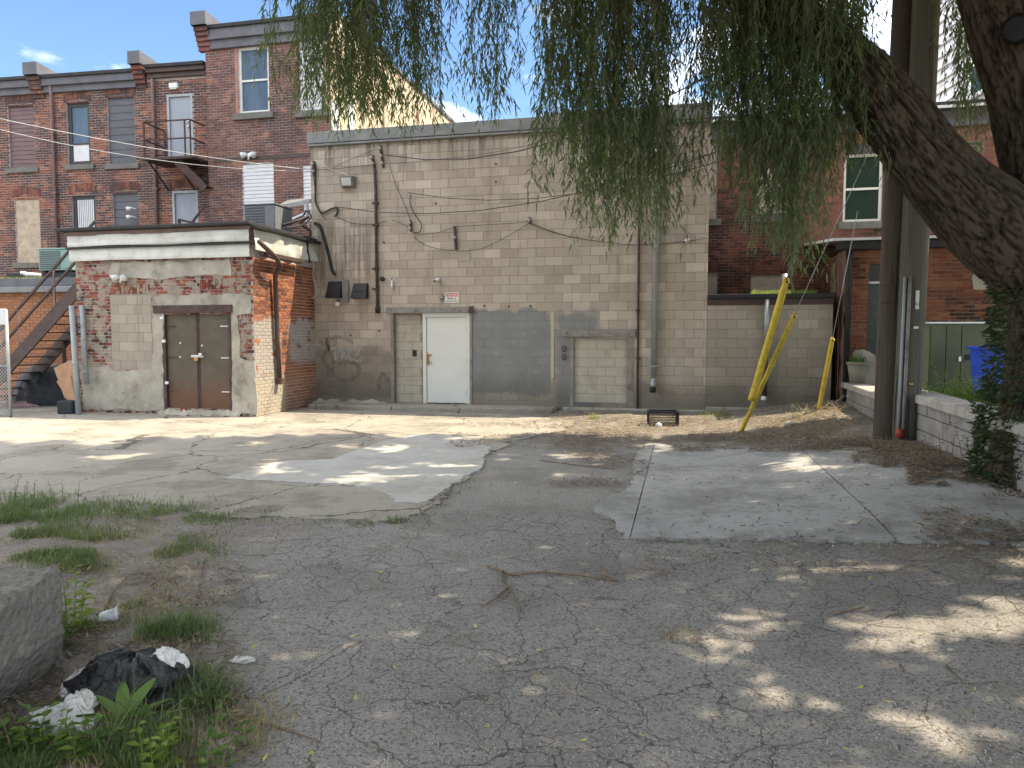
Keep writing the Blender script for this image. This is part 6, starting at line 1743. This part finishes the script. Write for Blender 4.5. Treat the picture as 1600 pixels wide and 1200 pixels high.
# dark shoots and leaves round the trunk foot
m = MB()
for _ in range(3800):
    a = R.uniform(pi * .6, pi * 2.0); z = R.uniform(.25, 2.25) if R.random() < .8 else R.uniform(.3, 1.2); r = R.uniform(.45, .56) + .06 * mnoise.noise((a * 2, z * 2, 0)) + (.1 if z < 1 else 0)
    c = Vector((5.06 + r * cos(a), 6.8 + r * sin(a), z)); leaf(m, c, Vector((cos(a) + R.uniform(-.8, .8), sin(a) + R.uniform(-.8, .8), R.uniform(-1, .5))), Vector((R.uniform(-1, 1), R.uniform(-1, 1), R.uniform(-1, 1))), R.uniform(.05, .11), R.uniform(.018, .04))
m.build('trunk_shoots', M['ivy'], wt, kind='stuff')

# ------------------------------------------------------------------ grass, weeds, litter
def grass_patch(name, zones, mat, wd=.005):
    m = MB()
    for (x0, y0, x1, y1, n, h, thr) in zones:
        k = 0; tries = 0
        while k < n and tries < n * 12:
            tries += 1; q = gpt(R.triangular(x0 - 25, x1 + 25, (x0 + x1) / 2), R.triangular(y0 - 6, y1 + 6, (y0 + y1) / 2))
            if mnoise.noise((q.x * 2.2, q.y * 2.2, 1)) < thr: continue
            hh = h * R.uniform(.4, 1.2)
            blade(m, Vector((q.x, q.y, gz(q.x, q.y) - .013)), hh, R.uniform(.1, 1.1), wd * R.uniform(.7, 1.5), seg=2 if hh < .08 else 3); k += 1
    o = m.build(name, mat); return tag(o, kind='stuff')
grass_patch('grass', [(-80, 772, 130, 830, 2600, .13, -.1), (-80, 775, 340, 808, 2600, .07, -.3), (180, 795, 430, 815, 1500, .045, -.2), (-80, 825, 200, 872, 2400, .07, .0), (40, 850, 200, 890, 1500, .08, -.1),
                      (200, 830, 340, 880, 900, .06, .0), (200, 965, 330, 1005, 900, .10, -.3), (-40, 1150, 330, 1300, 1900, .12, -.2), (270, 1050, 350, 1140, 500, .12, -.3), (60, 960, 180, 1010, 400, .06, -.1), (470, 808, 700, 822, 300, .04, -.1),
                      (1020, 838, 1120, 846, 120, .04, -.5), (1300, 700, 1380, 708, 100, .05, -.3)], M['grass'])
grass_patch('dry_grass', [(-80, 800, 340, 900, 1300, .07, -.3), (150, 880, 330, 1000, 700, .05, -.3), (330, 1080, 450, 1180, 500, .05, -.2), (-40, 1100, 400, 1250, 1200, .08, -.3), (900, 650, 1350, 668, 1500, .05, -.5), (1200, 640, 1330, 690, 1800, .07, -.5)], M['grass_dry'])
def tuft_thing(px, py, n, h, sp, lab, mat='grass', grp='grass tufts on the asphalt', w_=.007, name='grass_tuft', z=None):
    q = gp(px, py) if z is None else z; m = MB(); tuft(m, (q.x, q.y) if z is None else (q.x, q.y, q.z), n, h, sp, w_)
    o = m.build(name, M[mat]); return tag(o, lab, 'grass tuft', grp)
tuft_thing(275, 985, 170, .16, .13, 'green grass tuft on the asphalt above the black bag')
tuft_thing(210, 948, 60, .07, .07, 'tiny green tuft behind the concrete block')
tuft_thing(312, 1095, 120, .24, .12, 'tall grass tuft right of the black bag', w_=.009)
tuft_thing(225, 1165, 130, .26, .18, 'long grass tuft in front of the black bag', w_=.009)
tuft_thing(620, 812, 90, .09, .1, 'grass tuft on the edge of the concrete apron, centre')
tuft_thing(708, 640, 130, .16, .2, 'green weeds below the white door', 'weed_bright')
tuft_thing(592, 636, 60, .12, .12, 'small green tuft by the door channel', 'weed')
tuft_thing(928, 655, 60, .18, .1, 'yellow green tuft in front of the bricked-up hatch', 'weed_bright')
tuft_thing(145, 748, 40, .06, .1, 'weed tuft in the joint of the concrete apron')
tuft_thing(1118, 655, 120, .16, .3, 'sunlit weeds right of the black crate', 'weed_bright')
tuft_thing(1060, 990, 90, .035, .12, 'dead brown straw clump on the asphalt', 'grass_dry')
def weed(px, py, h, n, ls, lab, mat='weed', grp='leafy weeds', base=None, spread=.1, stems=3, lw=.55, name='weed_plant'):
    q = base or gp(px, py); q = Vector(q)
    t = thing(name, lab, 'weed', q, grp); m = MB(); ms = MB()
    for s_ in range(stems):
        a = R.uniform(0, 2 * pi); b = q + Vector((cos(a), sin(a), 0)) * spread * R.random(); hh = h * R.uniform(.6, 1.1); lean = Vector((cos(a), sin(a), 0)) * hh * R.uniform(.05, .4)
        pts = [b + lean * (k / 5) ** 2 + up * hh * k / 5 for k in range(6)]; ms.tube(pts, [.004, .004, .0035, .003, .002, .001], 4)
        for k in range(n):
            t_ = (k + .8) / n; p = b + lean * t_ ** 2 + up * hh * t_; aa = k * 2.4 + R.uniform(-.4, .4)
            leaf(m, p, Vector((cos(aa), sin(aa), R.uniform(.1, .7))), Vector((-sin(aa), cos(aa), R.uniform(-.3, .3))), ls * (1.15 - t_ * .6) * R.uniform(.7, 1.2), ls * lw * (1.1 - t_ * .5), .25)
    ms.build('stem', M['twig'] if mat != 'weed_bright' else M[mat], t, kind='stuff'); m.build('leaves', M[mat], t, kind='stuff'); return t
weed(105, 985, .36, 14, .085, 'leafy green weed growing beside the far end of the concrete block', 'weed_bright', stems=6, spread=.16)
weed(98, 1010, .24, 12, .07, 'green nettle like weed between the concrete block and the black bag', stems=6, spread=.12)
weed(70, 1190, .15, 8, .07, 'bright green broad weed at the bottom left corner', 'weed_bright', stems=5, spread=.16)
weed(30, 1180, .22, 10, .09, 'leafy weed below the concrete block', stems=6, spread=.2)
weed(150, 1180, .2, 9, .08, 'low green weed at the bottom edge', stems=5, spread=.14)
weed(300, 1180, .16, 9, .07, 'fine leaved weed at the lower left', stems=6, spread=.2)
weed(250, 1195, .2, 9, .07, 'small weed at the bottom left of the yard', 'weed_bright', stems=5, spread=.14)
weed(20, 790, .32, 10, .05, 'tall thin weed at the left edge of the grass strip', stems=7, spread=.3)
weed(100, 792, .25, 9, .045, 'thin weed in the grass strip', stems=5, spread=.3)
weed(700, 640, .2, 8, .06, 'leafy weed in front of the white door', 'weed_bright', stems=8, spread=.3)
# dock plant with big upright leaves
q = gp(195, 1140); t = thing('dock_plant', 'dock plant with broad upright green leaves in front of the bag', 'weed', q)
for (a, l_, w_, l2) in ((1.9, .15, .055, .5), (.9, .18, .06, .45), (2.6, .13, .05, .7), (.3, .15, .06, .9), (-.6, .13, .05, 1.0), (3.6, .12, .045, 1.1)):
    m = MB(); d = Vector((cos(a) * l2, sin(a) * l2 * .4, 1)).normalized(); sd = Vector((1, .2, .1)); n_ = 7; vs = []
    b0_ = q + d * .05
    for i in range(n_ + 1):
        t_ = i / n_; c = b0_ + d * l_ * t_ + Vector((cos(a), sin(a), -.6)) * .06 * t_ * t_; hw = w_ / 2 * math.sin(pi * min(.98, t_ * .92 + .06)) ** .7
        vs += [c - sd * hw + up * .006, c - up * .004, c + sd * hw + up * .006]
    fs = []
    for i in range(n_): fs += [(3 * i, 3 * i + 1, 3 * i + 4, 3 * i + 3), (3 * i + 1, 3 * i + 2, 3 * i + 5, 3 * i + 4)]
    m.add(vs, fs); m.tube([q, b0_], .006, 5); m.build('leaf', M['weed'], t, True)
# terrace plants
for (px, py, h, n, ls, lab, mt_) in ((1462, 600, .42, 12, .10, 'pale leafy plant left of the green cabinet', 'weed_bright'), (1488, 600, .6, 16, .07, 'tall flowering weed in front of the cabinet doors', 'weed_bright'), (1500, 606, .55, 16, .07, 'second tall weed before the cabinet', 'weed'),
                                (1517, 600, .5, 14, .08, 'bushy weed left of the blue bin', 'weed_bright'), (1535, 606, .42, 14, .09, 'weed below the blue bin', 'weed_bright'), (1550, 600, .36, 12, .1, 'broad leaved weed right in front of the blue bin', 'weed')):
    p = at(px, py, 9.9); weed(px, py, h, n, ls, lab, mt_, 'plants on the terrace', base=(p.x, p.y, .66), stems=13, spread=.25)
m = MB()
for _ in range(2600):
    px = R.uniform(1436, 1600); Y = R.uniform(8.5, 11.4); p = at(px, 600, Y)
    if p.x < xret(Y) + .4: continue
    blade(m, Vector((p.x, p.y, .655)), R.uniform(.05, .3), R.uniform(.2, 1.2), .012)
tag(m.build('terrace_grass', M['weed_bright']), kind='stuff')
m = MB()
for _ in range(700):
    u_ = R.uniform(uR + .9, uLow - .3); w__ = -R.uniform(.05, .6); z_ = zLow + .03
    blade(m, W.P(u_, w__, z_), R.uniform(.04, .16), R.uniform(.2, 1), .012)
tag(m.build('roof_weeds', M['weed_bright']), kind='stuff')
m = MB()
for _ in range(600):
    u_ = R.uniform(AN.px(-10, 430)[0], AN.px(70, 430)[0]); blade(m, AN.P(u_, -R.uniform(.0, .5), zA + .25), R.uniform(.03, .1), R.uniform(.2, 1), .012)
tag(m.build('annex_roof_moss', M['weed_bright']), kind='stuff')
p = bq + up * .4
m = MB(); tuft(m, (p.x, p.y, p.z), 140, .28, .15, .012); o = m.build('potted_grass', M['weed']); tag(o, 'bushy green plant growing in the pale pot', 'plant')
weed(0, 0, .5, 10, .08, 'thin shrub growing at the foot of the retaining wall', 'ivy', 'plants at the retaining wall', base=tuple(gp(1520, 735, .3)), stems=6, spread=.2)
weed(0, 0, .4, 10, .07, 'small leafy shoot beside the foot of the retaining wall', 'weed', 'plants at the retaining wall', base=tuple(gp(1475, 715, .25)), stems=4, spread=.2)

# leaf litter: dead willow leaves and bits, heaped along the walls and scattered thinly elsewhere
def litter(name, zones, mat, L0=.03, L1=.09, wd=.012, lift=.012):
    P_, D_ = [], []
    for (x0, y0, x1, y1, n, thr) in zones:
        k = 0; tr_ = 0
        while k < n and tr_ < n * 15:
            tr_ += 1; px = R.uniform(x0, x1); q = gpt(px, R.uniform(y0, y1), .01)
            if mnoise.noise((q.x * 1.3, q.y * 1.3, 4)) + .4 * mnoise.noise((q.x * 5, q.y * 5, 4)) < thr: continue
            if q.x > xret(q.y) - .05: continue
            P_.append((q.x, q.y, gz0(q.x, q.y) + lift + R.random() * .018)); a = R.uniform(0, 2 * pi); D_.append((cos(a), sin(a), R.uniform(-.05, .35))); k += 1
    P_ = np.array(P_); D_ = np.array(D_); n = len(P_)
    S_ = np.cross(D_, np.array([0, 0, 1.0])) + NPR.normal(size=(n, 3)) * .25
    return leaves_np(P_, D_, S_, NPR.uniform(L0, L1, n), NPR.uniform(wd * .6, wd * 1.5, n), mat, name, None, droop=0)
litter('leaf_litter', [(860, 650, 1350, 690, 6500, -.15), (1050, 680, 1400, 706, 4500, -.1), (1330, 690, 1560, 730, 3500, -.2), (1420, 715, 1700, 760, 2600, -.1), (1440, 755, 1700, 850, 700, .1), (700, 655, 1020, 700, 1800, .0), (860, 690, 1010, 760, 1500, .1), (1000, 700, 1600, 850, 900, -.5), (0, 880, 380, 1190, 2200, -.2), (300, 630, 900, 660, 600, -.1), (1000, 838, 1600, 900, 500, -.1)], M['litter'])
litter('scattered_dead_leaves', [(300, 700, 1600, 1200, 800, -1)], M['litter'], .015, .045, .009, .004)
litter('small_debris', [(0, 860, 1600, 1200, 1500, -1), (400, 700, 1600, 860, 500, -1)], M['drygrass'], .006, .02, .004)
litter('fallen_yellow_leaves', [(350, 860, 1600, 1200, 26, -1), (900, 690, 1600, 860, 20, -1)], M['yleaf'], .03, .055, .013, .006)
# crumbled edges of the concrete
m = MB()
for ol, cnt in ((o_l, 2600), (o_r, 2600)):
    pts_ = [Vector((p[0], p[1])) for p in ol]; 
    for _ in range(cnt):
        i = R.randrange(len(pts_)); p = pts_[i].lerp(pts_[(i + 1) % len(pts_)], R.random()) + Vector((R.gauss(0, .07), R.gauss(0, .07)))
        if p.y > 13.5 or abs(p.x) > 9: continue
        s_ = R.uniform(.004, .018); z = gz0(p.x, p.y) - .003; a = R.uniform(0, 3)
        m.add([(p.x + s_ * cos(a + k * 2.1), p.y + s_ * sin(a + k * 2.1) * .8, z) for k in range(3)] + [(p.x, p.y, z + s_ * .7)], [(0, 1, 3), (1, 2, 3), (2, 0, 3)])
tag(m.build('crumbled_concrete', M['concrete']), kind='stuff')
# grit on the asphalt
m = MB()
for _ in range(5200):
    px = R.uniform(-20, 1620); py = 860 + 340 * R.random() ** .8; q = gp(px, py); s_ = R.uniform(.002, .006)
    z = gz(q.x, q.y) - .012; a = R.uniform(0, 3)
    vs = [(q.x + s_ * cos(a + k * 2.1), q.y + s_ * sin(a + k * 2.1), z) for k in range(3)] + [(q.x, q.y, z + s_ * 1.1)]
    m.add(vs, [(0, 1, 3), (1, 2, 3), (2, 0, 3)])
tag(m.build('grit', M['pebble']), kind='stuff')

# ------------------------------------------------------------------ concrete block and rubbish, foreground left
def stone_block():
    import bmesh
    bm = bmesh.new(); bmesh.ops.create_cube(bm, size=1)
    bmesh.ops.subdivide_edges(bm, edges=bm.edges[:], cuts=70, use_grid_fill=True)
    for v in bm.verts:
        x, y, z = v.co; x *= 1.15; y *= 1.75; z *= .62
        # worn edges
        ex_, ey, ez = .575 - abs(x), .875 - abs(y), .31 - abs(z)
        s = sorted([ex_, ey, ez]); 
        if s[1] < .03:
            k = (.03 - s[1]) / .03 * (.03 - min(s[0], .03)) / .03; k *= .6 + mnoise.noise((x * 9, y * 9, z * 9)); x -= math.copysign(.02 * k, x) if ex_ < .03 else 0; y -= math.copysign(.02 * k, y) if ey < .03 else 0; z -= math.copysign(.02 * k, z) if ez < .03 else 0
        if z < 0 and ex_ < .01: x -= math.copysign(.10 * (-z / .31), x) * (1 if x > 0 else 0)
        d = .010 * mnoise.noise((x * 4, y * 4, z * 4)) + .006 * mnoise.noise((x * 17, y * 17, z * 17)) + .005 * mnoise.noise((x * 45, y * 45, z * 45)); nrm = Vector((math.copysign(1, x) if ex_ < .012 else 0, math.copysign(1, y) if ey < .012 else 0, math.copysign(1, z) if ez < .012 else 0))
        v.co = Vector((x, y, z)) + nrm * d
    me = bpy.data.meshes.new('concrete_block'); bm.to_mesh(me); bm.free(); me.materials.append(M['precast'])
    o = bpy.data.objects.new('concrete_block', me); COL.objects.link(o); o.location = (-2.82, 2.70, .20); o.rotation_euler = (.02, .02, -.06)
    tag(o, 'large rough precast concrete block in the left foreground', 'concrete block')
stone_block()
bg = thing('trash_bag', 'torn shiny black trash bag lying beside the concrete block', 'trash bag', gp(200, 1070))
def bagmesh(name, c, size, seed, mat, parent=None, lab=None, cat=None, group=None, tw=1.0, n=110):
    """a slack skin: radial sheet with tight folds running to a gathered neck"""
    m = MB(); vs = []; fs = []; K = n; J = 46
    for j in range(J + 1):
        v = j / J; el = v * pi * .5
        for k in range(K):
            a = 2 * pi * k / K
            fold = 1 - abs(mnoise.noise((cos(a) * 2.6 + seed, sin(a) * 2.6, v * 1.4 * tw + seed * 3))) * 2.0
            fine = 1 - abs(mnoise.noise((cos(a) * 6 + seed, sin(a) * 6, v * 4 + seed))) * 2.0
            lump = mnoise.noise((cos(a) * 1.1, sin(a) * 1.1, v * 2 + seed))
            r = cos(el) ** .6 * (1 + .28 * lump + .16 * (fold - .5) + .06 * (fine - .5))
            z = sin(el) ** 1.1 * (1 + .45 * mnoise.noise((cos(a) * 1.6 * (1 - v) + 5, sin(a) * 1.6 * (1 - v), seed))) * (.82 + .2 * fold + .08 * fine)
            vs.append(Vector(c) + Vector((cos(a) * r * size[0], sin(a) * r * size[1], max(-.01, z * size[2]))))
    for j in range(J):
        for k in range(K): fs.append((j * K + k, j * K + (k + 1) % K, (j + 1) * K + (k + 1) % K, (j + 1) * K + k))
    m.add(vs, fs); o = m.build(name, mat, parent, True)
    return tag(o, lab, cat, group)
bagmesh('bag_body', tuple(gp(212, 1085)), (.27, .17, .19), 2, M['bag'], bg)
bagmesh('bag_fold', tuple(gp(258, 1090)), (.20, .12, .09), 8, M['bag'], bg)
bagmesh('bag_fold', tuple(gp(165, 1098)), (.17, .13, .07), 6, M['bag'], bg)
RG = 'white rags round the bag'
bagmesh('white_rag', tuple(gp(262, 1086) + Vector((0, 0, .13))), (.09, .06, .08), 12, M['paper'], None, 'crumpled white rag on top of the black bag, right end', 'rag', RG, 3)
bagmesh('white_rag', tuple(gp(98, 1140)), (.17, .09, .075), 13, M['paper'], None, 'large crumpled white rag in front of the block', 'rag', RG, 3)
bagmesh('white_rag', tuple(gp(128, 1118)), (.07, .06, .10), 14, M['paper'], None, 'folded white rag standing next to the bag', 'rag', RG, 3)
bagmesh('white_rag', tuple(gp(122, 1072)), (.045, .12, .07), 15, M['paper'], None, 'white strip of cloth curling out at the back left of the bag', 'rag', RG, 3)
q = gp(165, 972); t = thing('plastic_cup', 'crushed clear plastic cup on the dry grass behind the block', 'cup', q)
MB().tube([q + Vector((-.03, 0, .025)), q + Vector((.05, .03, .035))], [.03, .04], 14).build('cup_body', M['clear'], t, True); MB().tube([q + Vector((.05, .03, .035)), q + Vector((.056, .032, .036))], .044, 14).build('cup_rim', M['cam_white'], t, True)
crumple('paper_scrap', tuple(gp(378, 1032)), (.07, .03, .015), M['paper'], 21, 'torn paper scrap on the asphalt right of the bag', 'paper', sub=3, group='paper scraps')
crumple('paper_scrap', tuple(gp(1395, 748)), (.08, .06, .02), M['paper'], 22, 'white paper scrap on the far right of the concrete pad', 'paper', sub=3, group='paper scraps')
def stick(pts, rad, lab, grp='sticks on the ground', z=.012, name='stick'):
    P = []
    for p in pts:
        q = gp(*p); P.append(Vector((q.x, q.y, gz(q.x, q.y) + rad * .6 + (p[2] if len(p) > 2 else 0) - .008)))
    rr = [rad * (1 - .6 * i / (len(P) - 1)) for i in range(len(P))]
    o = MB().tube(P, rr, 6).build(name, M['twig'], None, True); tag(o, lab, 'stick', grp)
def stick2(paths, lab, rad):
    m = MB()
    for pts in paths:
        P = []
        for p in pts: q = gp(*p); P.append(Vector((q.x, q.y, gz(q.x, q.y) + rad * .6)))
        m.tube(P, [rad * (1 - .5 * i / (len(P) - 1)) for i in range(len(P))], 7)
    o = m.build('branch', M['twig'], None, True); tag(o, lab, 'branch')
stick2([[(763, 884), (785, 892), (800, 897), (850, 894), (905, 899), (965, 909)], [(784, 892), (784, 910), (800, 925), (808, 955)], [(792, 920), (775, 935), (752, 950)], [(945, 897), (965, 908)]], 'forked grey branch lying on the cracked asphalt', .011)
stick([(318, 875), (315, 895), (312, 915), (306, 950)], .006, 'upright looking thin twig on the left asphalt')
stick([(160, 960), (175, 930), (200, 905)], .006, 'twig behind the concrete block')
stick([(330, 1095), (380, 1115), (440, 1135), (500, 1155)], .008, 'long thin stick at the lower left')
stick([(845, 718), (900, 725), (960, 732)], .008, 'thin branch on the rough asphalt between the two concrete areas')
stick([(362, 1092), (378, 1070)], .013, 'short flat pale stick right of the black bag')
stick([(1300, 968), (1350, 962)], .008, 'short pale stick in the sunlit patch, right')
stick([(1478, 1052), (1500, 1075)], .006, 'pale twig on the dark asphalt, right')
for i, (px, py, l_) in enumerate(((870, 700, .3), (1085, 735, .2), (1190, 745, .15), (1150, 790, .15), (1240, 792, .14), (1100, 797, .12), (930, 780, .2), (1500, 740, .3), (1460, 760, .25))):
    stick([(px, py), (px + 12, py + 1), (px + 12 + l_ * 60, py + R.uniform(-2, 2))], .007, 'scrap of bark number-less') if False else None
# twigs brush pile near the short guard
m = MB()
for _ in range(46):
    q = gp(R.uniform(1235, 1320), R.uniform(648, 672), .1); a = R.uniform(0, 2 * pi); P = [Vector((q.x, q.y, gz(q.x, q.y) + .01))]
    for k in range(3): P.append(P[-1] + Vector((cos(a) * .09, sin(a) * .09, R.uniform(.0, .1)))); a += R.uniform(-.6, .6)
    m.tube(P, [.007, .005, .004, .002], 5)
o = m.build('brush_pile', M['drygrass']); tag(o, kind='stuff')
# stones
def stone(px, py, r, lab, z=.05):
    q = gp(px, py, z); crumple('stone', (q.x, q.y, gz(q.x, q.y)), (r, r * .8, r * .6), M['pebble'], px * .13, lab, 'stone', sub=3, amp=.12, fr=1.2, group='loose stones')
stone(1063 + 170, 676, .09, 'pale stone on the leaf litter left of the poles')
stone(1265, 645, .05, 'small pale stone near the short yellow guard')
stone(1312, 642, .12, 'grey stone at the corner of the retaining wall'); stone(1325, 638, .09, 'second stone at the retaining wall corner', .15)
stone(1550, 722, .13, 'large pale stone at the foot of the willow'); stone(1508, 737, .08, 'small pale stone near the foot of the willow'); stone(1528, 742, .06, 'smallest pale stone near the willow')
stone(1485, 1017, .016, 'tiny white pebble on the dark asphalt')
# black crate
q0 = gp(1012, 660, .05); CR = Fr(q0.x, q0.y, 8); cz = gz(q0.x, q0.y)
crt = thing('plastic_crate', 'open black plastic crate standing on the sunlit litter below the downspout', 'crate', CR.P(.28, -.2, cz))
Lc, Dc, Hc = .57, .36, .27
for (a, b, c, d, e, f) in ((0, Lc, -.025, 0, Hc - .03, Hc), (0, Lc, -Dc, -Dc + .025, Hc - .03, Hc), (0, .03, -Dc + .025, -.025, Hc - .03, Hc), (Lc - .03, Lc, -Dc + .025, -.025, Hc - .03, Hc)):
    m = MB(); m.fbox(CR, a, b, c, d, cz + e, cz + f); m.build('rim', M['black'], crt, bevel=.004)
for (a, c) in ((0, -.03), (Lc - .03, -.03), (0, -Dc), (Lc - .03, -Dc)): MB().fbox(CR, a, a + .03, c, c + .03, cz, cz + Hc - .031).build('corner_post', M['black'], crt)
for w_ in (-.006, -Dc + .02):
    m = MB()
    for k in range(24): u_ = .04 + (Lc - .08) * k / 23; m.fbox(CR, u_ - .003, u_ + .003, w_ - .012, w_ - .006, cz + .01, cz + Hc - .032)
    for k in range(5): z_ = cz + .02 + .045 * k; m.fbox(CR, .031, Lc - .031, w_ - .006, w_, z_ - .003, z_ + .003)
    m.build('side_mesh', M['black'], crt)
for u_ in (.006, Lc - .02):
    m = MB()
    for k in range(14): w_ = -.04 - (Dc - .08) * k / 13; m.fbox(CR, u_, u_ + .006, w_ - .003, w_ + .003, cz + .01, cz + Hc - .032)
    m.build('side_mesh', M['black'], crt)
MB().fbox(CR, .031, Lc - .031, -Dc + .031, -.031, cz + .0, cz + .012).build('crate_floor', M['black'], crt)
crumple('plastic_bottle_scrap', tuple(CR.P(.2, .06, cz)), (.06, .04, .05), M['clear'], 31, 'crushed pale blue plastic scrap in front of the black crate', 'litter', sub=3)
stick([(905, 645), (912, 650)], .01, 'short stick at the hatch footing')
